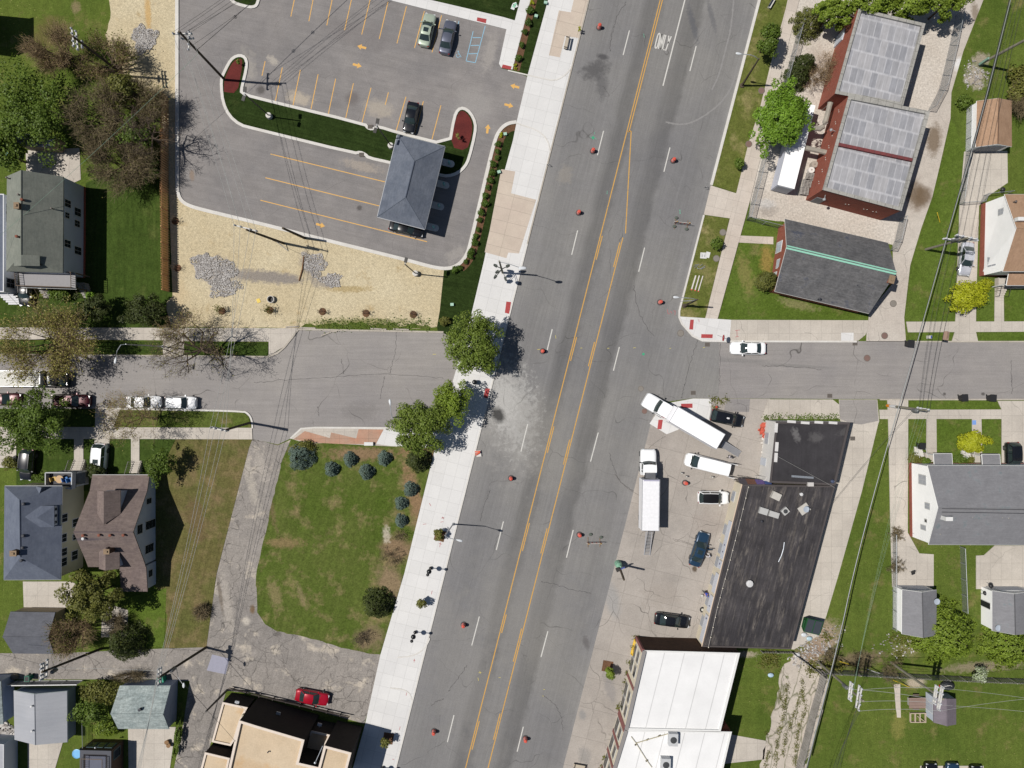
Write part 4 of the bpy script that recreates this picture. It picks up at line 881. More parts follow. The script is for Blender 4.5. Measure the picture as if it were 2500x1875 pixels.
# --- grey duplex
gd_,gw,gE,gR=house4('grey_roofed_house','long house with grey shingle roof and white gable wall, two small porches',[(2265,1136.4),(2640,1138),(2640,1331),(2267.4,1329.4)],[(2291,1239.7),(2680,1243)],4.8,7,'w_white','sh_grey',.15,hip=False,found=(.7,'brick'),fascia=WF)
seg=facing([(gw[i],gw[(i+1)%4])for i in range(4)],(-1,0))
for t,z,w,h,k in((.19,3.3,1.3,1.7,(2,2)),(.52,4.4,.8,1.1,(2,1)),(.82,3.4,.6,1.2,(2,1))):opening(gd_,*seg,t,z,w,h,'window',k,M('pale_blind',C(176,180,188),.4))
opening(gd_,*seg,.72,4.0,.4,.5,'window',(1,1))
m=MB(); pa=V3('23 1585,1200',7.6); m.box((pa.x,pa.y,6.8),(.95,.55,1.5)); m.build('chimney',WF,gd_)
for s in('23 1770,1182','23 1832,1180','23 2022,1184','23 2075,1190','23 1498,1324'):vent(gd_,s,6.2 if '1324' not in s else 5.2,.11,.4,M('vent_pale',C(150,146,142),.5))
m=MB(); a,b=V3('23 1520,1112',7.05),V3('23 2300,1122',7.05); m.tube([a,b],.05,5); b2=b+Vector((0,-.55,-.1)); m.tube([a+Vector((.05,-.5,-.1)),b2],.04,5); m.build('ridge_vent',M('ridge_dark',C(84,84,88),.9),gd_)
for x0,x1,y0,y1 in((1453,1608,649,741),(1860,2013,655,747)):
 pp=P('23 %g,%g %g,%g %g,%g %g,%g'%(x0,y0,x1,y0,x1,y1,x0,y1),3.0)
 m=MB(); m.slab3([(*pp[0],2.9),(*pp[1],2.9),(*pp[2],3.05),(*pp[3],3.05)],.12); pr=m.build('porch_roof',MT['sh_grey'],gd_)
 m=MB()
 for i in range(4):
  za=2.9 if i<2 else 3.05; zb=2.9 if(i+1)%4<2 else 3.05; m.tube([(*pp[i],za-.03),(*pp[(i+1)%4],zb-.03)],.06,4)
 m.build('porch_trim',WF,pr)
 fp=inset(pp,.15); m=MB(); m.prism(fp,0,.75); m.build('porch_floor',MT['conc_old'],gd_)
 m=MB(); xs=sorted(q[0]for q in fp); ysx=sorted(q[1]for q in fp)
 for xx in(xs[0]+.1,xs[-1]-.1):m.tube([(xx,ysx[-1]-.1,.75),(xx,ysx[-1]-.1,2.85)],.07,6)
 m.build('porch_post',WF,gd_)
 cx=xs[0]-.75; m=MB()
 for i in range(5):m.box((cx,ysx[-1]+.1+.28*i-.5,(.75-.14*i)/2),(1.1,.28,.75-.14*i))
 m.build('step',MT['kerb'],gd_)
 m=MB()
 for sx in(-.6,.6):m.tube([(cx+sx,ysx[-1]-.6,1.6),(cx+sx,ysx[-1]+.9,1.0),(cx+sx,ysx[-1]+.9,0)],.03,5); m.tube([(cx+sx,ysx[-1]+.1,1.3),(cx+sx,ysx[-1]+.1,.4)],.02,4)
 m.build('handrail',M('rail_white',C(220,220,220),.5),gd_)
# --- garages and shed bottom right
for E,R,l in(('33 1475,158 1472,540 1182,527 1185,155','33 1352,178 1362,560','small grey roofed garage with white left wall, the left one of the pair'),('33 2335,165 2335,520 1945,500 1945,165','33 2130,192 2138,535','small grey roofed garage at the right edge beside a satellite dish')):
 gg,w_,E_,R_=house4('grey_garage',l,nat(E),nat(R),2.5,3.7,'w_white','sh_grey',.1,'garage',hip=False,group='grey roofed garages behind the long house',fascia=WF)
 seg=facing([(w_[i],w_[(i+1)%4])for i in range(4)],(0,1)); opening(gg,*seg,.5,1.05,3.8,2.0,'garage_door',(1,4),M('white_garage_door',C(200,206,218),.6),WF)
 if '1945' in E:seg=facing([(w_[i],w_[(i+1)%4])for i in range(4)],(-1,0)); opening(gg,*seg,.42,1.0,.9,2.0,'door',(1,1),M('dark_door',C(40,42,48),.5),WF)
 m=MB(); m.tube([(*R_[0],3.76),(*R_[1],3.76)],.05,5); m.build('ridge_vent',M('ridge_dark',C(84,84,88),.9),gg)
sd_,w_,E_,R_=house4('garden_shed','small shed with purple brown shingles and pale walls on the grass',nat('33 1640,1075 1640,1292 1450,1276 1450,1064'),nat('33 1560,1074 1563,1306'),2.0,2.7,'w_bluew','sh_shed',.06,'shed',hip=False)
seg=facing([(w_[i],w_[(i+1)%4])for i in range(4)],(-1,0)); opening(sd_,*seg,.5,.95,1.3,1.7,'door',(2,1),M('shed_door',C(190,196,208),.6),WF)
# --- black roofed shop (two blocks, two shops)
shop,sp_=flatroof('tyre_shop','long shop with streaked black tar roof behind the forecourt',nat('F 1605,1047 1803.5,1050 1709,1402 1518,1397'),3.6,'stucco','rf_black','shop',cw=.18,drop=.12,copm=M('tar_edge',C(84,78,78),.8))
segs=[(a,b)for a,b in zip(sp_,sp_[1:]+sp_[:1])]; wW=facing(segs,(-1,0))
A,B=Vector(wW[0]),Vector(wW[1]); L=(B-A).length; d=(B-A).normalized(); n=Vector((d.y,-d.x)); rz=math.atan2(d.y,d.x)
def wallpanel(t0,t1,z0,z1,name,mat,pr=.12):
 c=A+d*L*(t0+t1)/2+n*pr/2; m=MB(); m.box((c.x,c.y,(z0+z1)/2),(L*(t1-t0),pr,z1-z0),rz); return m.build(name,mat,shop)
for t0,t1 in((.235,.47),(.48,.53),(.56,.68),(.70,.80),(.82,.985)):
 sb=wallpanel(t0,t1,1.9,3.25,'sign_band',M('white_sign_panel',C(218,222,232),.5))
 m=MB(); rnd=random.Random(int(t0*100)); k=int((t1-t0)*L/1.0)
 for i in range(k):
  if rnd.random()<.55:
   c=A+d*(L*t0+.5+i*1.0)+n*.135; m.box((c.x,c.y,2.6+rnd.uniform(-.1,.1)),(rnd.uniform(.12,.3),.02,rnd.uniform(.2,.4)),rz)
 if m.v:m.build('sign_marks',M('sign_ink',C(80,80,120),.6),sb)
for t in(.09,.30,.42,.505,.62,.75,.88):opening(shop,*wW,t,1.0,1.4,1.3,'window',(2,1),M('pale_blind',C(176,180,188),.4))
m=MB(); c=A+d*L*.5; c0=A+n*.1; c1=B+n*.1; m.tube([(c0.x,c0.y,3.5),(c1.x,c1.y,3.5)],.09,5); m.build('cornice',M('cornice_beige',C(212,190,168),.7),shop)
zr_=3.5
def roofbox(root,s,z,sx,sy,h,rz,name,mat,fan=False):
 x,y=P1(s,z+h); m=MB(); m.box((x,y,z+h/2),(sx,sy,h),rz); b=m.build(name,mat,root)
 if fan:
  m=MB(); m.lathe([(min(sx,sy)*.36,0),(min(sx,sy)*.36,.05),(.05,.08)],(x,y,z+h),14); m.build('fan_grille',M('fan_dark',C(70,72,74),.5),b)
 else:
  m=MB(); m.box((x,y,z+h+.02),(sx*.88,sy*.88,.04),rz); m.build('lid',mat,b)
 return b
UM=M('roof_unit_beige',C(206,202,194),.6); UW=M('roof_unit_grey',C(196,196,194),.6)
roofbox(shop,'23 125,1008',zr_,1.25,1.0,.6,RAD(-25),'roof_unit',UM)
roofbox(shop,'23 18,1135',zr_,1.2,.9,.45,RAD(-17),'roof_unit',UW); roofbox(shop,'23 105,1163',zr_,1.4,.8,.45,RAD(-17),'roof_unit',UW,False)
roofbox(shop,'23 200,1135',zr_,.95,.85,.4,RAD(40),'roof_vent',UW,True)
m=MB(); x,y=P1('23 362,1118',3.6); m.box((x-.1,y+.05,3.6),(1.5,1.2,.14),RAD(35)); m.build('dish_base',UM,shop)
vent(shop,'23 330,990',3.7,.24,.4,M('vent_white',C(220,220,220),.5)); vent(shop,'32 2035,100',3.7,.5,.5,M('vent_white',C(220,220,220),.5)); vent(shop,'22 2140,1218',3.7,.16,.3,M('dark_vent',C(60,62,70),.6)); vent(shop,'23 0,1220',3.7,.14,.3,M('dark_vent',C(60,62,70),.6))
m=MB(); pts=[V3('23 %g,%g'%q,3.56)for q in((190,1395),(183,1450),(165,1510),(140,1562))]; m.tube(pts,.07,5); m.build('loose_flashing',M('flashing',C(190,196,204),.4,.4),shop)
annex,ap_=flatroof('corner_shop','square shop with plain black roof and whitewashed left wall at the street corner',nat('F 1677,911 1836,913 1804,1048 1663,1042'),4.3,'wallwhite','rf_black2','shop',cw=.25,drop=.2,copm=M('tar_edge',C(84,78,78),.8))
roofbox(annex,'23 415,908',4.15,.8,.55,.45,0,'roof_hatch',M('hatch_white',C(214,210,206),.6))
m=MB(); x,y=P1('23 595,882',4.3); m.ball((x,y,4.3),.3,12); m.build('roof_dome',M('dome_metal',C(150,160,190),.2,.8),annex)
for i in range(3):
 m=MB(); a,b=V3('23 %g,%g'%(250,832+6*i),4.2),V3('23 %g,%g'%(436,846+6*i),4.2); m.tube([a,b],.045,5); m.build('loose_pipe',M('flashing',C(190,196,204),.4,.4),annex)
for s in('23 120,430','23 125,590','23 118,680','23 365,388','23 250,378','23 480,384','23 600,388'):
 x,y=P1(s,4.32); m=MB(); m.box((x,y,4.335),(.45 if s[3:6]in('120','125','118')else 1.2,1.3 if s[3:6]in('120','125','118')else .35,.06),RAD(-4)); m.build('loose_flashing',M('white_flashing',C(226,224,222),.6),annex)
seg=facing([(a,b)for a,b in zip(ap_,ap_[1:]+ap_[:1])],(-1,0))
opening(annex,*seg,.7,1.1,1.1,2.1,'door',(1,1),M('pale_door',C(206,212,222),.6)); opening(annex,*seg,.3,1.5,1.6,1.3,'window',(2,1),M('pale_blind',C(176,180,188),.4))
# --- white roofed shops
FB=M('brick_pier',C(140,90,86,1.3),.9)
for nm,lab,pgon,t in(('white_roofed_shop','shop with brilliant white roof and dark brick wall beside the black roofed shop','32 1152,668 1957,690 1792,1352 998,1335',0),('white_roofed_shop','white roofed shop cut by the bottom edge with an air conditioner on top','32 997,1340 1888,1355 1740,1990 800,1990',1)):
 r_,pp=flatroof(nm,lab,nat(pgon),5.3,'brick_dark' if t==0 else 'brick','rf_white','shop',cw=.22,drop=.22 if t==0 else .15,copm=M('white_coping',C(240,240,238),.7))
 seg=facing([(a,b)for a,b in zip(pp,pp[1:]+pp[:1])],(-1,0)); A,B=Vector(seg[0]),Vector(seg[1]); L=(B-A).length; d=(B-A).normalized(); n=Vector((d.y,-d.x)); rz=math.atan2(d.y,d.x)
 c=(A+B)/2+n*.11; m=MB(); m.box((c.x,c.y,2.5),(L-.1,.22,5.0),rz); fac=m.build('facade',MT['stucco'],r_)
 m=MB()
 for q in(.012,.5,.985)if t==0 else(.012,.25,.5,.75,.985):
  c=A+d*L*q+n*.13; m.box((c.x,c.y,2.58),(.5,.3,5.15),rz)
 m.build('pier',FB,r_)
 for q in(.15,.33,.66,.84)if t==0 else(.13,.37,.62,.87):opening(r_,(A+n*.22),(B+n*.22),q,3.7,1.5,1.2,'window',(2,1)); opening(r_,(A+n*.22),(B+n*.22),q,1.3,1.8,1.6,'window',(2,1))
 c0,c1=A+n*.3,B+n*.3; m=MB(); c=(A+B)/2+n*.0; m.box((c.x,c.y,5.36),(L,.5,.14),rz); m.build('cornice',M('facade_coping',C(150,146,144),.8),r_)
 if t==1:
  for s,k in(('32 1398,1425',1),('32 1335,1635',1)):
   roofbox(r_,s,5.15,1.25,1.7,.9,RAD(-2),'air_conditioner',M('ac_case',C(206,208,210),.5),True)
  m=MB(); m.tube([V3('32 1080,1450',5.3),V3('32 1360,1368',5.3)],.05,5); m.tube([V3('32 1040,1395',5.3),V3('32 1080,1450',5.32),V3('32 1175,1600',5.3),V3('32 1215,1655',5.3)],.04,5); m.build('gas_pipe',M('yellow_pipe',C(206,196,160),.5),r_)
  m=MB()
  for s in('32 1080,1462','32 1178,1420','32 1278,1388','32 1172,1598'):x,y=P1(s,5.25); m.box((x,y,5.24),(.35,.16,.14),RAD(30))
  m.build('pipe_block',M('pipe_block',C(100,94,84),.9),r_)
# --- tall tan roofed building bottom left
tall,tp=flatroof('tan_roofed_building','dark brick building with tan flat roofs around a deep notch',nQ('550,528 742,588 1250,738 1188,985 1405,1035 1468,800 1757,877 1640,1330 370,1330'),7.1,'brick_black','rf_tan','building',cw=.3,drop=.35,copm=M('pale_coping',C(236,222,208),.8))
for pgon,z in(('370,330 637,387 603,450 560,540 500,735 455,800 252,757',3.1),('180,872 445,935 360,1330 60,1330',5.2),('1330,640 1535,685 1475,800 1410,1040 1180,985 1250,735',3.4)):
 q=[W(p,z)for p in nQ(pgon)]; q=q[::-1]if area(q)<0 else q
 m=MB(); N_=len(q)
 for i in range(N_):m.face([(*q[i],0),(*q[(i+1)%N_],0),(*q[(i+1)%N_],z-.06),(*q[i],z-.06)])
 m.build('wing_wall',MT['brick_black'],tall)
 qi=inset(q,.25); qo=inset(q,-.03); m=MB()
 for i in range(N_):
  j=(i+1)%N_; m.face([(*qo[i],z),(*qo[j],z),(*qi[j],z),(*qi[i],z)]); m.face([(*qi[i],z),(*qi[j],z),(*qi[j],z-.2),(*qi[i],z-.2)]); m.face([(*qo[i],z-.08),(*qo[j],z-.08),(*qo[j],z),(*qo[i],z)])
 m.build('wing_coping',M('pale_coping',C(236,222,208),.8),tall)
 m=MB(); m.sheet(qi,z-.18); m.build('wing_roof',MT['rf_tan'],tall)
na,nb=Vector(W((553.8,1684))),Vector(W((890.6,1775.6)))
for t in(.13,.42,.71):
 c=na+(nb-na)*t; m=MB(); d=(nb-na).normalized(); n=Vector((-d.y,d.x)); p=c+n*.3
 m.tube([(c.x-n.x*.1,c.y-n.y*.1,2.9),(p.x,p.y,3.0)],.05,6); m.box((p.x,p.y,2.95),(.6,.35,.18),math.atan2(d.y,d.x)); m.build('wall_lamp',M('lamp_metal',C(206,210,212),.4),tall)
seg=(nb,na); opening(tall,tuple(nb),tuple(na),.72,3.2,2.0,1.6,'window',(2,2),M('dirty_glass',C(90,92,82),.3))
vent(tall,nQ('590,468')[0],3.4,.2,.4,M('pipe_pale',C(200,190,170),.7)); vent(tall,nQ('862,865')[0],6.95,.1,.3,M('dark_vent',C(60,62,70),.6))
m=MB(); p=W(nQ('1380,962')[0],6.9); q=W(nQ('1450,800')[0],7.2); m.tube([(*p,7.3),(*q,7.2)],.05,5); m.ball((*p,7.35),.18,8); m.build('roof_pipe',M('flashing',C(190,196,204),.4,.4),tall)
# --- houses on the left
L1,lw,lE,lR=house4('green_roofed_house','two storey house with grey green roof and pale blue right wall',[(154.8,431.1),(153.3,666),(15,662.5),(16.8,430)],[(51.5,415.2),(51.5,622)],5.1,7.8,'w_bluew','sh_green',.06,found=(.5,'brick'))
seg=facing([(lw[i],lw[(i+1)%4])for i in range(4)],(1,0)); y0,y1=seg[0][1],seg[1][1]
def ft(ny):yy=(937.5-ny)*MPP*.97; return(yy-y0)/(y1-y0)
for ny,z,w,h in((502,4.1,1.0,1.3),(513,1.9,1.1,1.4),(531,4.2,.8,.9),(542,2.0,.9,1.1),(599,4.1,1.0,1.3),(608,1.8,1.1,1.5)):opening(L1,*seg,ft(ny),z,w,h,'window',(2,2))
pp=[(*P1('10 60,702',5.2),5.2),(*P1('10 528,714',5.2),5.2)]
gq=[V3('10 178,560',7.8),V3('10 335,566',6.9),V3('10 335,655',6.8),V3('10 178,652',7.7)]; hq=[V3('10 178,560',7.8),V3('10 178,652',7.7),V3('10 118,655',7.0),V3('10 118,565',7.1)]
m=MB(); m.slab3([tuple(v)for v in gq],.1); m.slab3([tuple(v)for v in hq],.1); m.build('gablet_roof',MT['sh_green'],L1)
m=MB(); m.face([tuple(hq[2]-Vector((0,-.12,.1))),tuple(gq[2]-Vector((0,-.12,.1))),tuple(gq[3]-Vector((0,-.12,.12)))]); m.face([tuple(hq[2]-Vector((0,-.12,.1))),(hq[2].x,hq[2].y+.12,5.9),(gq[2].x,gq[2].y+.12,5.9),tuple(gq[2]-Vector((0,-.12,.1)))]); m.build('gablet_wall',M('louvre_dark',C(90,96,110),.7),L1)
pd=P('10 158,712 635,712 638,845 172,830',3.4); m=MB(); m.prism(pd,3.2,3.4); pf=m.build('porch_deck',M('grey_deck',C(158,156,158),.8),L1)
m=MB(); pdi=inset(pd,.05)
for i in range(4):
 a,b=Vector((*pdi[i],3.4)),Vector((*pdi[(i+1)%4],3.4)); m.tube([a+Vector((0,0,.95)),b+Vector((0,0,.95))],.05,4)
 k=int((b-a).length/.28)
 for j in range(k+1):p=a+(b-a)*(j/max(1,k)); m.tube([p,p+Vector((0,0,.95))],.03,4)
m.build('porch_railing',M('brown_rail',C(130,112,96),.8),L1)
m=MB(); a,b=Vector((*pd[2],3.15)),Vector((*pd[3],3.15)); m.tube([a,b],.09,4); m.build('gutter',WF,L1)
m=MB()
for p in pdi:m.tube([(*p,0),(*p,3.2)],.1,6)
m.build('porch_post',M('brown_rail',C(130,112,96),.8),L1)
for sx in(350,690):
 m=MB(); x,y=P1('10 %g,860'%sx,.8)
 for i in range(7):m.box((x+.08*i,y+.9-.3*i,(1.3-.18*i)/2),(1.2,.3,max(.15,1.3-.18*i)))
 m.build('stair',MT['greywood'],L1)
 m=MB()
 for s in(-.62,.62):
  m.tube([(x+s,y+.9,2.2),(x+s+.5,y-1.1,1.1),(x+s+.5,y-1.1,0)],.04,4)
  for i in range(6):m.tube([(x+s+.09*i,y+.8-.36*i,2.1-.2*i),(x+s+.09*i,y+.8-.36*i,.6-.1*i)],.025,4)
 m.build('stair_rail',M('brown_rail',C(130,112,96),.8),L1)
chimney(L1,'10 140,145',8.3,6,.6,.75,'brick_dark'); vent(L1,'10 195,98',7.7,.2,.6,M('vent_rust',C(140,84,66),.8)); vent(L1,'10 152,408',7.7,.2,.6,M('vent_rust',C(140,84,66),.8)); vent(L1,'10 440,170',6.2,.12,.4); vent(L1,'00 65,1502',6.0,.12,.5); vent(L1,'00 160,1642',7.7,.12,.4); vent(L1,'10 160,55',7.6,.12,.4)
L3,cw_,cE,cR=house4('cream_house','cream sided house with blue grey hip roof and a triple window dormer',nat('20 38,922 522,922 30 512,70 30,72')[0:1]+nat('20 522,922 30 512,70 30,72')[0:3]if False else[nat('20 522,922')[0],nat('30 512,70')[0],nat('30 30,72')[0],nat('20 38,922')[0]],nat('20 165,1040 170,1520'),5.4,7.9,'w_cream','sh_blue',.3,hip=True,fascia=WF)
seg=facing([(cw_[i],cw_[(i+1)%4])for i in range(4)],(1,0)); y0,y1=seg[0][1],seg[1][1]
for zy,z,w in((1175,4.4,1.1),(1243,1.9,1.1),(1340,4.5,1.1),(1365,1.8,.8),(1457,4.4,1.0),(1520,2.0,1.3),(1540,4.4,1.1)):
 opening(L3,*seg,ft(920+zy/TS),z,w,1.3,'window',(2,1))
f1,f2=V3('20 445,1088',6.6),V3('20 445,1268',6.6); fr=V3('20 318,1180',7.35); x_f=f1.x
m=MB(); a,b=Vector((x_f+.2,f1.y,6.6)),Vector((x_f+.2,f2.y,6.6)); k=Vector((V3('20 190,1185',7.8).x,fr.y,7.6)); h=Vector((fr.x,(a.y+b.y)/2,7.5))
m.slab3([a,h,k],.1); m.slab3([b,k,h],.1); m.slab3([a,b,h],.1)
m.slab3([a,k,(k.x+.3,a.y,6.7)],.1); m.slab3([b,(k.x+.3,b.y,6.7),k],.1)
dr=m.build('dormer_roof',MT['sh_blue'],L3)
m=MB(); m.box((x_f-1.0,(a.y+b.y)/2,5.95),(2.0,abs(a.y-b.y)-.3,1.2)); m.build('dormer_wall',WF,L3)
m=MB(); m.box((x_f+.22,(a.y+b.y)/2,5.45),(.5,abs(a.y-b.y)-.2,.12)); m.build('dormer_sill',M('cream_trim',C(226,216,186),.7),L3)
for j in(-.9,0,.9):opening(L3,(x_f+.0,a.y-5),(x_f+.0,a.y+5),(5-(a.y-(a.y+b.y)/2)+j)/10,6.05,.4,.55,'window',(1,1))
q1,q2,qr,qk=V3('20 305,925',5.6),V3('20 405,925',5.6),V3('20 350,935',6.7),V3('20 300,1075',6.9)
m=MB(); m.slab3([q1,qr,qk],.1); m.slab3([q2,qk,qr],.1); m.build('gable_roof',MT['sh_blue'],L3)
m=MB(); m.face([(q1.x,q1.y-.1,5.3),(q2.x,q2.y-.1,5.3),(qr.x,qr.y-.1,6.55)]); m.build('gable_wall',MT['w_cream'],L3)
chimney(L3,'20 112,1490',8.5,6,.8,.65,'brick_dark'); vent(L3,'20 205,1072',7.6,.22,.5,M('dark_vent',C(60,62,70),.6)); vent(L3,'20 203,1340',7.6,.22,.5,M('dark_vent',C(60,62,70),.6))
for s in('20 198,1440','20 188,1548'):vent(L3,s,7.6,.2,.5,M('dark_vent',C(60,62,70),.6))
vent(L3,'20 305,1462',6.6,.12,.4)
pd=P('20 416,803 638,803 634,940 416,908',3.3); m=MB(); m.prism(pd,3.05,3.3); m.build('porch_deck',M('charcoal_deck',C(78,78,84),.8),L3)
m=MB()
for i in range(4):strip(m,[pd[i],pd[(i+1)%4]],.12,3.3,4.15)
m.build('porch_parapet',M('parapet_white',C(196,198,200),.6),L3)
m=MB()
for p in inset(pd,.2):m.tube([(*p,0),(*p,3.05)],.12,6)
m.build('porch_post',WF,L3)
pfm=MB(); pfm.prism(inset(pd,.1),0,.9); pfm.build('porch_floor',MT['greywood'],L3)
def steps(root,s,n_,w,dirx=0):
 m=MB(); x,y=P1(s,.5)
 for i in range(n_):m.box((x,y-.28*i if False else y+.28*i,(1.0-.17*i)/2),(w,.28,max(.1,1.0-.17*i)))
 m.build('stair',MT['conc_old'],root)
 m=MB()
 for sx in(-w/2-.25,w/2+.25):
  m.tube([(x+sx,y-.3,1.9),(x+sx,y+1.5,.9),(x+sx,y+1.5,0)],.05,4)
  for i in range(7):m.tube([(x+sx,y-.2+.25*i,1.85-.15*i),(x+sx,y-.2+.25*i,.2)],.035,4)
 m.build('stair_rail',MT['greywood'],root)
steps(L3,'20 655,790',6,1.7)
def rel(x,y):return(x*MPP,-y*MPP)
L4=thing('brown_roofed_house','house with swept brown shingle roof, two dormers and pale blue gable wall','house',(*rel(-935,340),0))
prof=[(217,2.3),(253,2.9),(338,6.5),(418,3.7),(432,3.3)]
xw,xe=-1001,-865
m=MB()
for(ya,za),(yb,zb)in zip(prof,prof[1:]):m.slab3([(*rel(xw,ya),za),(*rel(xw,yb),zb),(*rel(xe,yb),zb),(*rel(xe,ya),za)],.16)
m.slab3([(*rel(-927,432),3.3),(*rel(-927,492),2.9),(*rel(-864,492),2.9),(*rel(-864,432),3.3)],.16)
m.build('roof',MT['sh_brown'],L4)
m=MB(); m.tube([(*rel(xw,338),6.52),(*rel(xe,338),6.52)],.08,6); m.build('ridge_cap',M('ridge_brown',C(106,94,96),.9),L4)
m=MB()
for x in(xe-5,xw+5):
 pts=[(*rel(x,222),0),(*rel(x,428),0)]+[(*rel(x,y),z-.2)for y,z in[(428,3.4),(418,3.7),(338,6.5),(253,2.9),(222,2.4)]]
 m.face(pts)
for y,z in((222,2.2),(428,3.2)):m.face([(*rel(xw+5,y),0),(*rel(xe-5,y),0),(*rel(xe-5,y),z),(*rel(xw+5,y),z)])
m.prism([rel(-922,432),rel(-922,488),rel(-869,488),rel(-869,432)],0,2.75)
m.build('wall',MT['w_bluew'],L4)
segE=(rel(xe-5,428),rel(xe-5,222))
def fy(ny,z):return 1-((ny-937.5)*(1-z/100)-222)/206
for zx,zy,z,w,h in((1250,1048,1.9,.8,1.3),(1265,1245,1.5,1.2,2.6),(1168,1285,4.3,1.3,1.3),(1258,1448,1.8,1.2,2.2)):opening(L4,*segE,fy(920+zy/TS,z),z,w,h,'window',(1,3)if h>2 else(1,2))
opening(L4,rel(-869,488),rel(-869,432),.6,1.6,1.0,1.0,'window',(1,2))
def dorm(yf,yb,xc,hw_,ze_,zr2,zbot,sgn):
 F=(*rel(xc,yf),zr2); K=(*rel(xc,yb),zr2); a=(*rel(xc-hw_,yf),ze_); b=(*rel(xc+hw_,yf),ze_); ka=(*rel(xc-hw_,yf+(yb-yf)*.72),ze_); kb=(*rel(xc+hw_,yf+(yb-yf)*.72),ze_)
 m=MB(); m.slab3([a,F,K,ka],.1); m.slab3([F,b,kb,K],.1); m.build('dormer_roof',MT['sh_brown'],L4)
 y2=yf+(yb-yf)*.08; m=MB(); m.face([(*rel(xc-hw_*.86,y2),zbot),(*rel(xc+hw_*.86,y2),zbot),(*rel(xc+hw_*.86,y2),ze_-.05),(*rel(xc,y2),zr2-.16),(*rel(xc-hw_*.86,y2),ze_-.05)])
 for q in(-hw_*.86,hw_*.86):m.face([(*rel(xc+q,y2),zbot),(*rel(xc+q,yf+(yb-yf)*.65),zbot),(*rel(xc+q,yf+(yb-yf)*.65),ze_-.05),(*rel(xc+q,y2),ze_-.05)])
 m.build('dormer_wall',MT['w_bluew'],L4)
 p,q=(rel(xc-hw_*.86,y2),rel(xc+hw_*.86,y2))if sgn>0 else(rel(xc+hw_*.86,y2),rel(xc-hw_*.86,y2))
 opening(L4,*((q,p)if sgn>0 else(q,p)),.5,(zbot+ze_)/2+.1,.9,.7,'window',(2,1))
dorm(246,322,-935,27,5.0,6.2,2.9,1); dorm(430,376,-937,24,4.7,5.6,3.4,-1)
chimney(L4,'20 900,1475',6.3,4,.7,.6,'brick_dark')
for s in('20 705,1337','20 840,1335','20 933,1336','20 1045,1335'):vent(L4,s,6.4,.2,.4,M('vent_rust',C(140,84,66),.8))
vent(L4,'20 703,1365',6.2,.2,.3,M('vent_white',C(220,220,220),.5))
m=MB(); m.tube([(*rel(xe,217),2.25),(*rel(xw,217),2.25)],.06,4); m.build('gutter',WF,L4)
steps(L4,'20 1145,800',6,1.3)
g1,*_=house4('dark_grey_garage','dark grey gabled garage above the alley at the left edge',nat('30 88,340 466,346 455,697 110,693'),nat('30 22,552 408,557'),2.5,4.1,'w_beige','sh_dark',.15,'garage',hip=False)
g2,gw2,*_=house4('metal_garage','garage with ribbed pale metal roof behind a white railed fence',nat('30 565,1012 568,1441 122,1420 115,1008'),nat('30 290,1038 297,1465'),2.1,3.2,'w_blue','rf_metal',.12,'garage',hip=False,fascia=M('metal_fascia',C(180,190,190),.5))
for s in('30 270,1137','30 274,1345'):vent(g2,s,3.3,.16,.35,M('vent_white',C(220,220,220),.5))
g3,gw3,*_=house4('mottled_garage','garage with mottled green grey shingles and blue wall at the alley bend',nat('30 1010,968 1438,968 1425,1330 995,1328'),nat('30 933,1202 1376,1206'),2.4,4.3,'w_blue','sh_mott',.1,'garage',hip=False,fascia=M('metal_fascia',C(180,190,190),.5))
vent(g3,'30 1180,1165',4.2,.22,.3,M('dark_vent',C(60,62,70),.6))
def n2(s):return[(float(t.split(',')[0])/6.9125,1640+float(t.split(',')[1])/6.9125)for t in s.split()]
dh,dp=flatroof('deck_house','brown house with a railed roof deck cut by the bottom edge',n2('1352,1328 1870,1342 1866,1900 1348,1900'),3.2,'w_brown','rf_black2','house',cw=.5,drop=.1,copm=M('slate_edge',C(88,90,98),.8))
seg=facing([(a,b)for a,b in zip(dp,dp[1:]+dp[:1])],(0,1))
for t in(.2,.5,.8):opening(dh,*seg,t,1.7,.9,1.2,'window',(1,2),None,M('teal_frame',C(90,120,124),.6))
seg=facing([(a,b)for a,b in zip(dp,dp[1:]+dp[:1])],(1,0)); opening(dh,*seg,.78,1.7,1.2,1.5,'window',(1,2),None,M('teal_frame',C(90,120,124),.6))
m=MB(); q=inset(dp,.7)
for i in range(4):
 a,b=Vector((*q[i],3.1)),Vector((*q[(i+1)%4],3.1)); m.tube([a+Vector((0,0,1)),b+Vector((0,0,1))],.05,4); k=int((b-a).length/.25)
 for j in range(k+1):p=a+(b-a)*(j/max(1,k)); m.tube([p,p+Vector((0,0,1))],.025,4)
m.build('roof_railing',M('brown_rail',C(130,112,96),.8),dh)
m=MB(); m.prism(inset(dp,.75),3.1,3.16); m.build('roof_deck',M('slate_deck',C(104,108,124),.8),dh)
m=MB(); x,y=W(n2('1608,1300')[0],3.3); m.tube([(x,y,2.6),(x,y+.1,3.3)],.06,5); m.ball((x,y+.15,3.3),.14,8); m.build('wall_lamp',M('lamp_metal',C(206,210,212),.4),dh)
flatroof('white_porch_house','white single storey house wing cut by the left edge',[(-90,470),(8.7,474),(8.7,712),(-90,712)],2.9,'w_white','sh_blue','house',cw=.1,drop=.05,copm=M('white_gutter',C(206,208,212),.5))
wp=bpy.data.objects['white_porch_house']; wp_=[W(q,2.9)for q in[(8.7,712),(8.7,474)]]
for t in(.1,.78,.86):opening(wp,wp_[0],wp_[1],t,1.6,1.3,1.5,'window',(2,2))
m=MB(); x,y=P1('10 70,905',.7)
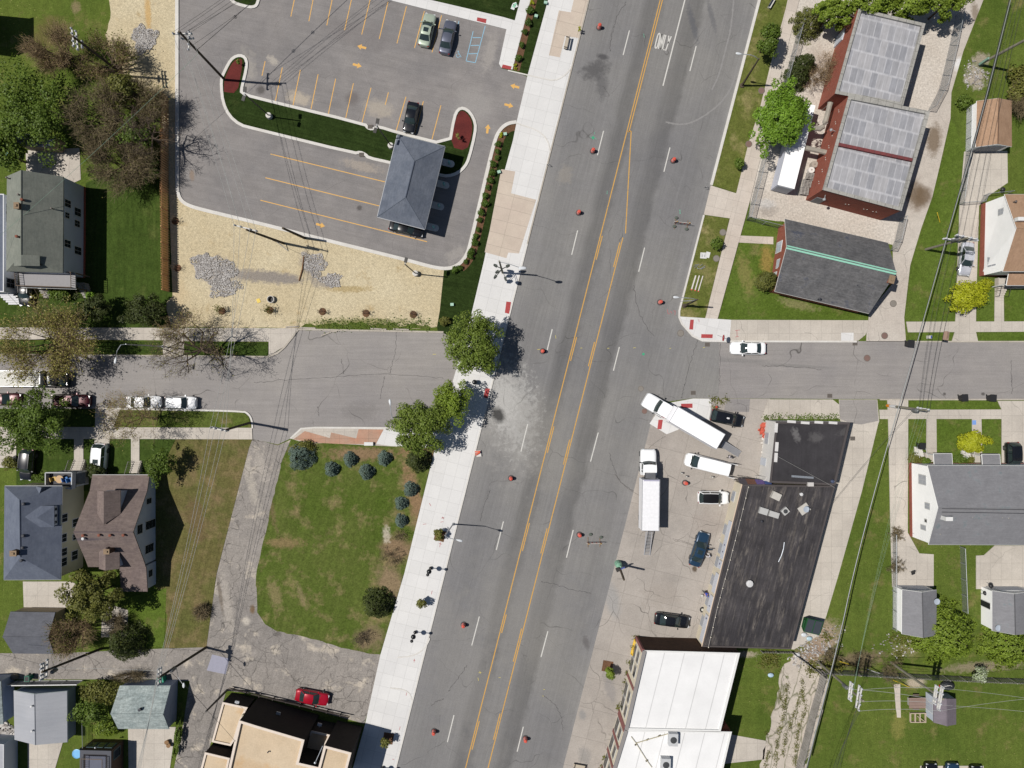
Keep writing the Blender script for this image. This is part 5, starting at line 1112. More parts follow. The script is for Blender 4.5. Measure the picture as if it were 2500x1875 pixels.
for i in range(6):m.box((x-.3+.22*i,y+.4-.3*i,(1.3-.2*i)/2),(2.2,.3,max(.15,1.3-.2*i)))
m.build('stair',M('white_steps',C(220,220,224),.6),wp)
m=MB(); m.tube([(x+.6,y+.5,2.2),(x+1.5,y-1.3,.9),(x+1.5,y-1.3,0)],.05,4); m.build('stair_rail',WF,wp)
house4('blue_walled_garage','garage with pale blue wall cut by the left edge below the alley',[(2,1663),(8,1768),(-90,1768),(-90,1663)],[(-45,1665),(-43,1770)],2.6,3.6,'w_blue','sh_mott',.1,'garage',hip=False)
pw,pp=flatroof('white_porch','white porch building with blue steps in the bottom left corner',n2('-600,1180 60,1230 60,1900 -600,1900'),2.8,'w_bluew','rf_metal','house',cw=.1,drop=.05,copm=M('white_gutter',C(206,208,212),.5))
m=MB(); x,y=W(n2('75,1430')[0],1.0)
for i in range(7):m.box((x-.5+.25*i,y,(1.6-.2*i)/2),(.25,2.2,1.6-.2*i))
m.build('stair',M('blue_steps',C(150,170,200),.6),pw)
house4('hidden_garage','garage with bluish roof mostly hidden under the upper left trees',nat('00 140,1120 470,1150 440,1245 150,1225'),nat('00 130,1165 455,1185'),2.6,3.4,'w_beige','sh_blue',.1,'garage',hip=False)
house4('neighbour_house','tall gabled house just outside the left edge whose gable shades the upper left lawn',[(-120,-50),(-120,33),(-330,33),(-330,-50)],[(-225,-60),(-225,35)],8.5,10.5,'w_beige','sh_dark',.2,hip=False)
# ------------------------------------------------------------ vegetation
RNG=np.random.default_rng(11)
def leafquads(c,nrm,size,asp=1.0):
 n=len(c); r=RNG.normal(size=(n,3)); u=np.cross(nrm,r); u/=np.linalg.norm(u,axis=1,keepdims=True)+1e-9
 v=np.cross(nrm,u); s=(size*RNG.uniform(.6,1.3,n))[:,None]
 u*=s*.5; v*=s*.5*asp
 return np.stack([c-u-v*.2,c-v*.9+u*.15,c+u+v*.1,c+v*.9-u*.1],1)
def cloud(center,rad,n,size,K=38,up=.5,shell=.55,clump=.36,lump=.25,flatb=-.6):
 """leaf clumps filling an uneven ellipsoid"""
 C0=np.array(center); R=np.array(rad)
 d=RNG.normal(size=(K,3)); d/=np.linalg.norm(d,axis=1,keepdims=True); d[:,2]=np.where(d[:,2]<flatb,-d[:,2]*.5,d[:,2])
 rr=RNG.uniform(shell,1-clump*.55,K)*(1+RNG.uniform(-lump,lump,K)); cc=d*rr[:,None]
 cr=clump*RNG.uniform(.65,1.25,K)
 w=cr**2; k=RNG.choice(K,n,p=w/w.sum())
 o=RNG.normal(size=(n,3)); o/=np.linalg.norm(o,axis=1,keepdims=True); o*=(RNG.uniform(.25,1,n)**.5)[:,None]
 p=(cc[k]+o*cr[k][:,None]*np.array([1,1,.8]))
 nr=o*.7+d[k]*.4+RNG.normal(size=(n,3))*.45; nr[:,2]+=up; nr/=np.linalg.norm(nr,axis=1,keepdims=True)
 return leafquads(C0+p*R,nr,size),[C0+c*R for c in cc]
def tree(name,label,s,zc,rx,ry,hz,leaf,n,size,cat='tree',group=None,K=38,rot=0,trunk=.16,clump=.36,shell=.55,lump=.25,bark=None,up=.5,part='crown',multi=1):
 x,y=P1(s,zc); k=MPP*(1-zc/CAMH)
 root=thing(name,label,cat,(x,y,0),group=group)
 V,cc=cloud((0,0,0),(rx*k,ry*k,hz),n,size,K,up,shell,clump,lump)
 if rot:
  co,si=math.cos(RAD(rot)),math.sin(RAD(rot)); X=V[...,0]*co-V[...,1]*si; Y=V[...,0]*si+V[...,1]*co; V[...,0]=X; V[...,1]=Y
  cc=[(c[0]*co-c[1]*si,c[0]*si+c[1]*co,c[2])for c in cc]
 V=V+np.array([x,y,zc]); V[...,2]=np.maximum(V[...,2],.05)
 quads(part,V,LF[leaf],root)
 m=MB(); top=max(.3,zc-hz*.2)
 for q in range(multi):
  ox,oy=(RNG.uniform(-.3,.3,2)*rx*k if multi>1 else(0,0))
  m.tube([(x+ox*.3,y+oy*.3,0),(x+ox,y+oy,top*.6),(x+ox+.05,y+oy,top)],[trunk,trunk*.75,trunk*.5],7)
 for c in cc[:10]:
  c=Vector(c)+Vector((x,y,zc)); a=Vector((x,y,top*.55)); md=(a+c)/2+Vector((0,0,.25)); m.tube([a,md,c],[trunk*.45,trunk*.3,trunk*.12],5)
 m.build('trunk',bark or BARK,root)
 return root
def conifer(name,label,s,h,r,leaf,n,size,group=None,cat='tree',tiers=9,power=.85,lobes=11):
 """cone of drooping boughs; s = top as surveyed"""
 zt=h*.75; x,y=P1(s,h*.45); root=thing(name,label,cat,(x,y,0),group=group)
 t=1-np.sqrt(RNG.uniform(0,1,n)); ti=np.floor(t*tiers)/tiers; tt=ti+RNG.uniform(0,.55/tiers,n)
 ph=RNG.uniform(0,6.28,(tiers+1))[np.floor(t*tiers).astype(int)]
 lob=np.floor(RNG.uniform(0,lobes,n)); ang=(lob+RNG.normal(0,.2,n))*6.283/lobes+ph
 Rz=r*(1-tt)**power*(1+.14*np.sin(lob*2.4+ph*3)); rr=RNG.uniform(.3,1,n)**.6
 c=np.stack([np.cos(ang)*Rz*rr,np.sin(ang)*Rz*rr,.12*h*.3+tt*h*.93-rr*Rz*.22+.15],1)
 nr=np.stack([np.cos(ang)*.6,np.sin(ang)*.6,np.full(n,.8)],1)+RNG.normal(size=(n,3))*.4; nr/=np.linalg.norm(nr,axis=1,keepdims=True)
 V=leafquads(c,nr,size,.55)+np.array([x,y,0]); V[...,2]=np.maximum(V[...,2],.04)
 quads('crown',V,LF[leaf],root)
 m=MB(); m.tube([(x,y,0),(x,y,h*.9)],[.1*h/3+.03,.03],7); m.build('trunk',BARK,root)
 return root
def bare(name,label,s,h,spread,seed,bark=None,levels=5,trunk=.22,buds=None,nb=0,bsize=.12,cat='tree',group=None,lean=(0,0),kids=(3,4),stems=1,up=.35,twigr=.014,low=.3,zseen=0,extra=None):
 rnd=random.Random(seed); x,y=P1(s,zseen); root=thing(name,label,cat,(x,y,0),group=group)
 m=MB(); tips=[]
 def grow(p,d,L,r,lev):
  pts=[p]; q=p.copy(); dd=d.copy(); seg=3 if lev>0 else 2
  for i in range(seg):
   dd=(dd+Vector((rnd.uniform(-1,1),rnd.uniform(-1,1),rnd.uniform(-.5,.7)))*.22).normalized(); q=q+dd*(L/seg); pts.append(q.copy())
  m.tube(pts,[max(twigr*.8,r*(1-.5*i/seg))for i in range(seg+1)],6 if r>.06 else 3,False)
  if lev==0:tips.append((pts[-1],dd)); tips.append((pts[1],dd)); return
  k=rnd.randint(*kids)
  for i in range(k):
   f=rnd.uniform(.35,1)if i else 1.0; b=pts[min(seg,max(1,int(round(f*seg))))]
   side=Vector((rnd.uniform(-1,1),rnd.uniform(-1,1),rnd.uniform(-.25,.5))).normalized()
   nd=(dd*.55+side*.75+Vector((0,0,up*.3))).normalized()
   grow(b,nd,L*rnd.uniform(.6,.82),max(twigr,r*.52),lev-1)
 for st in range(stems):
  a0=rnd.uniform(0,6.28)
  base=Vector((x,y,0)); top=base+Vector((lean[0],lean[1],h*low))
  if stems>1:base=base+Vector((rnd.uniform(-1,1),rnd.uniform(-1,1),0))*spread*.18; top=base+Vector((rnd.uniform(-.3,.3),rnd.uniform(-.3,.3),h*low))
  m.tube([base,(base+top)/2,top],[trunk,trunk*.85,trunk*.75],8)
  k=6 if stems==1 else 4
  for i in range(k):
   a=a0+6.283*i/k+rnd.uniform(-.3,.3); el=rnd.uniform(.2,.9)if h>spread*.8 else rnd.uniform(.1,.6)
   d=Vector((math.cos(a)*math.cos(el),math.sin(a)*math.cos(el),math.sin(el)+.1)).normalized()
   grow(top,d,spread*.42,trunk*.5,levels-1)
 m.build('branches',bark or BARK,root)
 if buds and tips:
  T=np.array([[t[0].x,t[0].y,t[0].z]for t in tips]); k=RNG.integers(0,len(T),nb); c=T[k]+RNG.normal(size=(nb,3))*.28
  nr=RNG.normal(size=(nb,3)); nr[:,2]+=.7; nr/=np.linalg.norm(nr,axis=1,keepdims=True)
  quads('foliage',leafquads(c,nr,bsize),LF[buds],root)
 return root
def twigs(name,label,s,zc,rx,ry,hz,n,bark,seed=1,width=.035,length=1.1,cat='tree',group=None,leaf=None,nl=0,ls=.16):
 """dense leafless crown: fine twigs bunched on limbs"""
 x,y=P1(s,zc); k=MPP*(1-zc/CAMH); root=thing(name,label,cat,(x,y,0),group=group); rx*=k; ry*=k
 rnd=random.Random(seed); m=MB(); ends=[]
 for i in range(26):
  a=rnd.uniform(0,6.28); rr=rnd.uniform(.35,.95)**.7; e=Vector((x+math.cos(a)*rx*rr,y+math.sin(a)*ry*rr,zc+hz*(1-rr)*rnd.uniform(.2,1)+rnd.uniform(-.2,.2)*hz))
  a0=Vector((x+rnd.uniform(-.2,.2)*rx,y+rnd.uniform(-.2,.2)*ry,0)); mdp=a0*.45+e*.55; mdp.z=zc*.6; m.tube([a0,mdp,e],[.11,.07,.03],5,False); ends.append((e,mdp))
 E=np.array([[q[0].x,q[0].y,q[0].z]for q in ends]); Bm=np.array([[q[1].x,q[1].y,q[1].z]for q in ends])
 kk=RNG.integers(0,len(E),n); t=RNG.uniform(.35,1.05,n)[:,None]; st=Bm[kk]*(1-t)+E[kk]*t+RNG.normal(size=(n,3))*[.32*rx*.35,.32*ry*.35,.3]
 dr=(E[kk]-Bm[kk]); dr/=np.linalg.norm(dr,axis=1,keepdims=True); dr=dr*.6+RNG.normal(size=(n,3))*.5; dr[:,2]=np.abs(dr[:,2])*.7; dr/=np.linalg.norm(dr,axis=1,keepdims=True)
 en=st+dr*(length*RNG.uniform(.5,1.3,n))[:,None]; sd=np.cross(dr,RNG.normal(size=(n,3))); sd/=np.linalg.norm(sd,axis=1,keepdims=True); sd*=width/2
 V=np.stack([st-sd,en-sd*.4,en+sd*.4,st+sd],1); V[...,2]=np.maximum(V[...,2],.03)
 quads('twigs',V,bark,root); m.build('branches',BARK,root)
 if leaf:
  c=en[RNG.integers(0,n,nl)]+RNG.normal(size=(nl,3))*.15; nr=RNG.normal(size=(nl,3)); nr[:,2]+=.8; nr/=np.linalg.norm(nr,axis=1,keepdims=True); quads('foliage',leafquads(c,nr,ls),LF[leaf],root)
 return root
# --- street corner trees
tree('leafy_tree','large leafy green tree by the avenue overhanging the white pavement','F 1020,744',5.2,76,78,2.8,'green',15000,.23,K=95,clump=.23,lump=.36)
tree('leafy_tree','wide green tree at the top of the white pavement behind the street lamp','F 908,915',4.8,74,66,2.6,'green',14000,.23,K=95,clump=.23,lump=.36)
tree('leafy_tree','smaller light green tree between the two larger green trees','F 976,867',4.8,50,56,2.4,'hedge',6500,.22,K=55,clump=.25,lump=.38)
conifer('dark_evergreen','dark shaggy evergreen tree beside the white pavement under the wide green tree','F 902,995',3.6,2.1,'dark',5000,.24)
conifer('dark_evergreen','dark round evergreen tree at the lower end of the patchy field','F 814,1308',3.6,2.5,'dark',6500,.24,power=.6)
tree('mulch_shrub','low yellowish shrub beside the new turf and the large leafy tree','11 1610,1120',.7,34/2,22/2,.7,'olive',700,.2,'shrub',trunk=.05)
tree('mulch_shrub','low yellow green shrub behind the biggest blue spruce','21 430,590',.6,30,14,.6,'olive',900,.2,'shrub',trunk=.05)
# --- spruces
SPR=[('21 385,682',2.3,2.9,'biggest blue spruce at the alley corner of the patchy field'),('21 650,782',1.25,1.9,'blue spruce nearest right of the biggest spruce'),('21 808,700',1.2,1.8,'blue spruce in the upper row between its two lower neighbours'),('21 945,806',1.3,2.0,'blue spruce lowest of the upper group'),('21 1098,690',1.2,1.8,'blue spruce nearest the wide green tree'),('21 1320,952',1.25,1.9,'blue spruce topmost in the column beside the pavement'),('21 1240,1070',1.1,1.5,'blue spruce in the middle of the column beside the pavement'),('21 1240,1218',1.1,1.6,'blue spruce with a bare ring, lowest in the column beside the pavement')]
for s,r,h,l in SPR:conifer('blue_spruce',l,s,h,r,'spruce',int(2600*r),.19,'blue spruces around the patchy field',tiers=7,lobes=9,power=.62)
# --- right hand side
tree('maple_tree','bright green maple tree leaning over the white container','F 1688,252',5.2,66,88,2.6,'bright',15000,.26,K=110,clump=.21,rot=-25,shell=.62,lump=.32)
for s,rx,ry,l in(('F 1800,24',44,36,'dull green leafy tree left of the fresh green row at the top edge'),('F 1880,10',58,42,'fresh green tree at the top edge above the brick building, left one'),('F 1965,8',60,42,'fresh green tree at the top edge above the brick building, middle one'),('F 2048,4',58,42,'fresh green tree at the top edge above the brick building, right one')):
 tree('leafy_tree',l,s,4.5,rx,ry,2.4,'hedge' if 'fresh' in l else 'mid',8000,.25,K=64,clump=.24,lump=.36,group='trees along the top edge')
tree('round_tree','medium green tree on the verge at the top right of the avenue','F 1660,88',3.4,34,40,1.9,'mid',3800,.26,K=34)
conifer('yew_tree','yellowish dark conifer in the gravel yard near the top','F 1752,42',4.2,2.6,'yew',5200,.22,power=.7)
conifer('yew_tree','dark conifer at the chain link fence, upper one of the pair','F 1742,135',3.6,1.8,'dark',3800,.22,power=.6); conifer('yew_tree','dark conifer at the chain link fence, lower one of the pair against the maple','F 1726,162',3.4,2.1,'dark',4200,.22,power=.6)
bare('bare_shrub','grey leafless shrub spreading over the gravel by the brick wall','F 1768,165',2.6,3.4,5,BARKL,5,.07,stems=3,cat='shrub',low=.15)
tree('round_shrub','small dark shrub on the long verge near the bottom of it','F 1597,353',1.2,13,14,.9,'mid',900,.2,'shrub',trunk=.06)
tree('round_shrub','small green shrub on the corner verge near the white sign','F 1549,526',1.2,15,15,.9,'mid',900,.2,'shrub',trunk=.06)
tree('yew_tree','clipped yellow green conifer at the corner of the slate roofed hall','F 1655,606',2.3,33,27,1.6,'yew',4200,.2,K=40)
tree('golden_shrub','large bright yellow green shrub over the driveway of the white house','F 2092,640',2.0,54,36,1.5,'lime',5200,.24,'shrub',K=44,rot=22)
tree('box_hedge','clipped yellow green hedge block against the white house','13 1880,805',.8,19,13,.7,'lime',1300,.16,'hedge',trunk=.05)
tree('golden_shrub','round golden yellow shrub on the front lawn of the grey house','F 2105,957',1.7,38,26,1.2,'lime',4200,.22,'shrub',K=40,rot=-12)
tree('box_hedge','clipped low green hedge at the left corner of the grey house','23 1300,690',.7,20,12,.6,'olive',1300,.17,'hedge',trunk=.05)
tree('mulch_shrub','dark green shrub between the two porches of the grey house','23 1680,690',.6,24,12,.55,'mid',1200,.18,'shrub',trunk=.05)
tree('mulch_shrub','green shrub left of the first porch of the grey house','23 1380,710',.7,14,10,.6,'mid',800,.18,'shrub',trunk=.05)
tree('mulch_shrub','yellowish shrub by the second porch of the grey house','23 1760,695',.6,9,10,.55,'olive',600,.17,'shrub',trunk=.05)
conifer('feathery_tree','big feathery green tree beside the left grey garage','F 2058,1378',6.8,5.0,'hedge',14000,.3,tiers=8,lobes=15,power=.7)
conifer('feathery_tree','feathery green tree at the right edge beside the satellite dish','F 2196,1398',5.8,4.2,'hedge',9000,.3,tiers=8,lobes=13,power=.7)
tree('blossom_shrub','pale blossoming shrub at the black alley fence','33 1838,862',1.3,21,22,.9,'blossom',900,.2,'shrub',trunk=.04)
for i,(s,sp,l)in enumerate((('33 560,690',2.0,'brown scrub where the two utility pole wires cross'),('33 800,745',2.4,'brown scrub along the alley above the grass'),('33 1080,820',2.4,'brown scrub in the shade left of the paved patch'),('23 1120,1330',1.4,'leafless scrub at the driveway fence, upper clump'),('23 1110,1590',1.4,'leafless scrub at the driveway fence, lower clump'))):
 bare('scrub',l,s,sp*.8,sp,30+i,BARKB,4,.04,stems=4,cat='shrub',low=.1)
tree('scrub','green weedy bush at the corner of the grey picket fence','33 590,790',.9,26,18,.8,'olive',900,.2,'shrub',trunk=.04)
tree('roadside_bush','green bush at the right edge by the leaning pole','03 2160,730',2.0,26,50,1.6,'olive',3000,.28,'shrub',K=30)
tree('roadside_bush','low green bush beside the pale alley by the tan garage','03 1720,860',.8,20,20,.8,'mid',900,.22,'shrub',trunk=.04)
twigs('bare_thicket','brown leafless thicket at the right edge behind the tan garage','03 2190,830',2.2,22,40,1.2,1600,BARKB,3,cat='shrub')
tree('roadside_bush','dull bush at the top right corner of the frame','03 2190,640',1.6,20,24,1.2,'olive',1200,.24,'shrub')
# --- planters in the pavement
for s,zc,rx,l in(('21 1562,1342',1.5,15,'small street tree in the square bed under the street lamp'),('31 1415,268',1.5,14,'small street tree in the middle square bed of the white pavement'),('31 1112,1450',1.8,14,'thin street tree in the square bed at the shaded corner')):
 tree('street_tree',l,s,zc,rx,rx,.9,'olive',560,.2,group='small trees in the pavement beds',trunk=.04,K=20)
tree('street_tree','bright little street tree before the white roofed shop','32 868,862',1.6,14,15,1.0,'hedge',1100,.18,group='small trees in the pavement beds',trunk=.04,K=24)
for s,l,ang in(('21 1570,1338','under the street lamp',-14),('31 1432,250','in the middle of the pavement',-14),('31 1135,1405','at the shaded corner',-10),('32 840,800','in front of the white roofed shop',-10)):
 x,y=P1(s); m=MB(); m.box((x,y,.137 if '32' not in s else .05),(1.5,1.6,.012),RAD(ang)); struct('tree_bed',m,MT['mulch'],'square brown tree bed '+l,'planting bed')
# --- left hand side
tree('leafy_tree','full bright green tree over the left pavement beside the maroon car','F 68,912',5.0,86,80,2.6,'mid',14000,.24,K=95,clump=.23,lump=.36)
tree('leafy_tree','broad green tree mass at the left edge above the concrete pad','F 60,250',5.0,112,120,2.6,'mid',11000,.26,K=110,clump=.2,shell=.3,lump=.4)
tree('leafy_tree','green tree at the left edge beside the teal tank','F 10,330',4.2,46,50,2.2,'mid',2600,.32,K=30)
tree('leafy_tree','dull green young tree between the brown leafless crowns','F 262,190',4.6,38,36,1.8,'olive',1600,.28,K=24)
tree('leafy_tree','sparse green shoots inside the brown leafless crowns','F 290,285',4.4,46,40,1.8,'mid',1500,.26,K=22)
twigs('bare_tree','large brown leafless tree beside the wooden fence, lower one','F 258,345',3.6,90,76,1.6,9000,BARKB,4,.045,1.2,leaf='olive',nl=900)
twigs('bare_tree','brown leafless tree beside the wooden fence, upper one','F 285,232',3.6,82,62,1.5,6000,BARKB,8,.045,1.2,leaf='olive',nl=1500)
twigs('bare_tree','brown leafless tree between the green mass and the upper brown crown','F 205,240',5.0,76,76,1.8,3600,BARKB,18,.04,1.2,leaf='olive',nl=700)
twigs('bare_tree','pale budding leafless tree in the upper left grass','F 115,105',4.2,66,56,1.6,4200,BARKL,9,.035,1.2,leaf='bud',nl=500,ls=.12)
twigs('bare_thicket','olive thicket at the foot of the leaning pole near the straw','F 225,130',3.0,70,60,1.4,2400,BARKL,12,.035,1.0,leaf='olive',nl=1600,ls=.2)
bare('bare_tree','leafless tree by the wooden fence casting branching shade on the lot','F 360,318',9.5,5.5,44,BARK,6,.26,kids=(2,3),low=.42,twigr=.016)
bare('bare_tree','big leafless tree with dark limbs standing in the verge right of the drive crossing','F 452,757',9.0,7.2,51,BARK,6,.34,'bud',1200,.12,kids=(3,3),low=.28)
bare('bare_tree','smaller leafless tree above the pavement behind the big dark limbs','F 420,745',6.5,4.8,57,BARKL,5,.16,'bud',900,.12,kids=(3,4),low=.25,lean=(-.8,1.4))
twigs('budding_tree','broad yellow green budding tree over the left end of the street','F 88,738',5.0,128,96,2.0,5200,BARKL,21,.035,1.2,leaf='bud',nl=8500,ls=.2)
bare('budding_tree','thin budding tree over the two white cars','F 338,905',7.5,6.6,63,BARKL,6,.2,'bud',2200,.12,kids=(3,3),low=.3,lean=(-.6,.5))
tree('yew_tree','dark spreading conifer in front of the left house','F 205,662',3.0,46,36,2.0,'dark',5000,.2,K=54,clump=.25,lump=.4)
tree('yew_tree','dark conifer at the end of the wooden fence','F 312,676',3.2,52,40,2.2,'dark',6500,.2,K=60,clump=.25,lump=.4)
tree('leafy_bush','light green bush under the railed porch of the left house','10 510,900',1.0,30,18,.9,'mid',1500,.22,'shrub',trunk=.05)
tree('leafy_bush','bright green bush beside the right stairs of the left house','10 760,905',.9,12,14,.8,'bright',600,.22,'shrub',trunk=.05)
tree('round_shrub','dark clipped round shrub left of the brown roofed house','20 800,790',1.6,25,21,1.2,'dark',2600,.2,'shrub',K=30)
tree('box_hedge','trimmed light green hedge under the cream house porch','20 342,852',.8,21,10,.7,'mid',1100,.17,'hedge',trunk=.05)
tree('leafy_tree','shaded dark green tree at the top right corner of the brown roofed house','F 342,1003',3.2,30,44,1.7,'mid',2200,.22,K=34,lump=.4)
tree('mulch_shrub','bright low shrub at the right corner of the brown house porch','20 1345,800',.8,14,10,.7,'bright',600,.2,'shrub',trunk=.04)
tree('mulch_shrub','dull shrub at the left edge by the black parked car','20 80,730',1.0,20,18,.8,'olive',900,.2,'shrub',trunk=.04)
tree('dark_tree','big dark olive tree shading the rear of the brown roofed house','F 198,1288',5.0,66,62,2.6,'olive',11000,.24,K=90,clump=.22,lump=.36)
tree('leafy_bush','green creeper bush at the rear wall of the cream house','30 672,50',.9,12,18,.8,'mid',900,.2,'shrub',trunk=.04)
conifer('dark_evergreen','dark conifer leaning over the alley above the mottled garage','F 265,1392',5.0,3.2,'dark',6000,.26,power=.65)
twigs('bare_tree','thin pale green budding tree beside the dark grey garage','F 150,1372',3.6,52,46,1.6,2600,BARKL,24,.035,1.1,leaf='olive',nl=900,ls=.16)
twigs('bare_thicket','tangle of brown twigs left of the dark conifer','30 960,440',1.6,24,36,.9,700,BARKB,26,.035,1.0,cat='shrub')
tree('leafy_bush','olive bush between the metal and mottled garages, upper part','30 850,1010',1.8,52,34,1.2,'olive',2600,.24,'shrub',K=34)
tree('leafy_bush','dark bush between the metal and mottled garages, lower part','30 740,1190',1.8,42,42,1.2,'mid',2400,.24,'shrub',K=34)
tree('leafy_bush','pale green bush below the mottled garage','30 890,1320',1.0,36,24,.8,'hedge',1800,.22,'shrub',K=26)
tree('leafy_bush','narrow green hedge beside the lower alley','30 1500,1400',.7,10,60,.7,'mid',1800,.2,'hedge',K=40,clump=.2,rot=-10)
twigs('bare_thicket','pinkish leafless thicket at the alley edge left of the leaning pole','30 1100,890',.9,44,12,.6,900,BARKB,28,.03,.8,cat='shrub')
bare('bare_shrub','grey leafless shrub in the mulch beside the pavement','21 1180,1510',1.6,2.0,71,BARKB,4,.05,stems=2,cat='shrub',low=.12)
bare('bare_shrub','small leafless shrub below the spruce column','21 1240,1340',1.2,1.4,72,BARKB,4,.04,stems=2,cat='shrub',low=.12)
bare('bare_shrub','dark leafless shrub in the mulch near the yard entrance','31 930,560',1.8,2.0,73,BARK,4,.05,stems=2,cat='shrub',low=.12)
twigs('brush_heap','round brown brush heap in the dry field beside the alley','30 1705,340',.6,17,18,.5,900,BARKB,31,.04,.7,cat='brush pile')
for i,(s,l,lf)in enumerate((('11 580,1040','leafless sapling in a mulch ring on the straw, left of the three',0),('11 948,1055','leafless sapling in a mulch ring on the straw, middle of the three',0),('11 1345,1065','leafless sapling in a mulch ring on the straw, right of the three',0),('11 135,1028','green sapling in a mulch ring below the black concrete ring',1),('10 1875,1035','green sapling in a mulch ring near the budding tree',1),('10 1480,275','sapling in a mulch ring beside the wooden fence, upper one',0),('10 1500,672','sapling in a mulch ring beside the wooden fence, lower one',0))):
 x,y=P1(s); m=MB(); m.lathe([(.56,0),(.5,.05),(.15,.09)],(x,y,.04),16); tag(m.build('mulch_ring',MT['mulch']),'brown mulch ring around the '+l.split(' in a ')[0]+(' '+('left of the three','middle of the three','right of the three','below the concrete ring','near the budding tree','upper at the fence','lower at the fence')[i]),'mulch',kind='structure')
 bare('sapling',l,s,1.8,.9,80+i,BARK,3,.03,'olive' if lf else None,160 if lf else 0,.16,group='saplings on the straw ground',stems=1,low=.5)
BUSH=['01 '+q for q in '2062,1222 2057,1272 2045,1330 2025,1390 2005,1450 1993,1525 1975,1583 1955,1640'.split()]+['11 '+q for q in '1957,68 1943,127 1922,200 1903,272 1888,340 1875,405 1857,462 1840,527 1820,577 1787,620 1743,663 1690,692'.split()]
TOPB=['02 '+q for q in '192,88 168,190 145,275 118,372 83,495'.split()]
proto=None
for i,s in enumerate(BUSH+TOPB):
 x,y=P1(s,.45); top=i>=len(BUSH)
 if proto is None:
  proto=thing('round_shrub','','shrub',(0,0,0)); V,cc=cloud((0,0,.45),(.52,.52,.42),620,.13,26,.5,.5,.4,.2); V[...,2]=np.maximum(V[...,2],.03)
  quads('crown',V,LF['box'],proto); m=MB()
  for c in cc[:6]:m.tube([(0,0,0),tuple(c)],[.03,.01],5)
  m.build('stem',BARK,proto); o=proto
 else:o=copy_tree(proto)
 o.location=(x+.12*math.sin(i*3.7),y+.12*math.cos(i*2.3),.1); o.rotation_euler.z=i*1.7; sc=1+.2*math.sin(i*5.1)+(.08 if top else 0); o.scale=(sc,sc,sc)
 o['label']='small round green shrub in the short mulch bed at the top' if top else 'small round green shrub in the curving bed beside the parking lot'
 o['group']='round shrubs in the top mulch bed' if top else 'round shrubs edging the parking lot'
for s,l in(('01 2085,1140','yellow flowering tuft at the upper end of the curving bed'),('02 62,560','yellow flowering tuft at the lower end of the top mulch bed'),('02 200,22','yellow flowering tuft at the top edge of the mulch bed')):
 tree('flowering_tuft',l,s,.3,6,8,.3,'lime',220,.13,'plant',trunk=.02,K=10)
x=tree('sapling','thin yellowish sapling in the red mulch beside the canopy','01 1720,1155',1.2,8,8,.8,'bud',150,.16,trunk=.03,K=8)
tree('sapling','tiny green sapling in the red mulch at the utility pole','00 2010,520',.9,7,7,.5,'hedge',160,.15,trunk=.02,K=8)
tree('sapling','tiny yellow street sapling by the bench','02 600,240',1.0,6,6,.6,'lime',120,.15,trunk=.02,K=8)
def weeds(label,pts,n,size,leaf,spread=.35,z=.06):
 C_=[]
 for p in pts:
  x,y=P1(p)if isinstance(p,str)else p
  C_.append(np.stack([RNG.normal(x,spread,n),RNG.normal(y,spread,n),z+np.abs(RNG.normal(0,.12,n))],1))
 c=np.concatenate(C_); nr=RNG.normal(size=c.shape)*.5; nr[:,2]+=.9; nr/=np.linalg.norm(nr,axis=1,keepdims=True)
 o=quads('weeds',leafquads(c,nr,size),LF[leaf],None); return tag(o,label,'weeds',kind='stuff')
weeds('scattered weeds along the front of the white roofed shop',['32 1028,772','32 990,930','32 988,1000','32 960,1110','32 930,1150','32 800,1640','32 820,1570','32 1060,640','32 1008,860','32 1078,560'],60,.16,'olive',.22)
JL=[P('33 '+q)for q in('150,1010 190,1180 130,1400 110,1659','215,930 190,1180','330,900 350,960 290,1150 200,1390','205,1380 170,1560','330,1010 370,1150 300,1330 270,1659','100,720 160,860','20,1350 60,1380','60,1500 20,1659')]
JP=[]
for l in JL:
 for a,b_ in zip(l,l[1:]):
  k=max(1,int(math.dist(a,b_)/.35)); JP+=[(a[0]+(b_[0]-a[0])*i/k,a[1]+(b_[1]-a[1])*i/k)for i in range(k)if(i*7)%5]
weeds('green weeds in the joints of the broken drive',JP,34,.12,'olive',.2,.05)
weeds('green weeds along the edge of the corner shop',['23 %g,345'%q for q in(30,90,150,230,290,340,400,450,500,560,610)],60,.18,'mid',.3,.14)
weeds('weeds on the kerb corner beside the black parked car',['22 %g,%g'%q for q in((1715,195),(1745,185),(1780,200),(1800,215),(1845,190),(2180,360),(2185,380),(1740,260))],40,.16,'olive',.25,.12)
weeds('tall weeds around the debris at the alley end',['33 %g,%g'%q for q in((540,540),(620,800),(660,790),(430,790),(420,830),(60,700),(110,730),(1150,700),(1210,560),(1120,560),(30,760))],130,.22,'olive',.5)
weeds('weed tufts along the lower edge of the straw ground',['11 %g,1140'%q for q in range(560,1500,70)],50,.18,'mid',.5,.08)
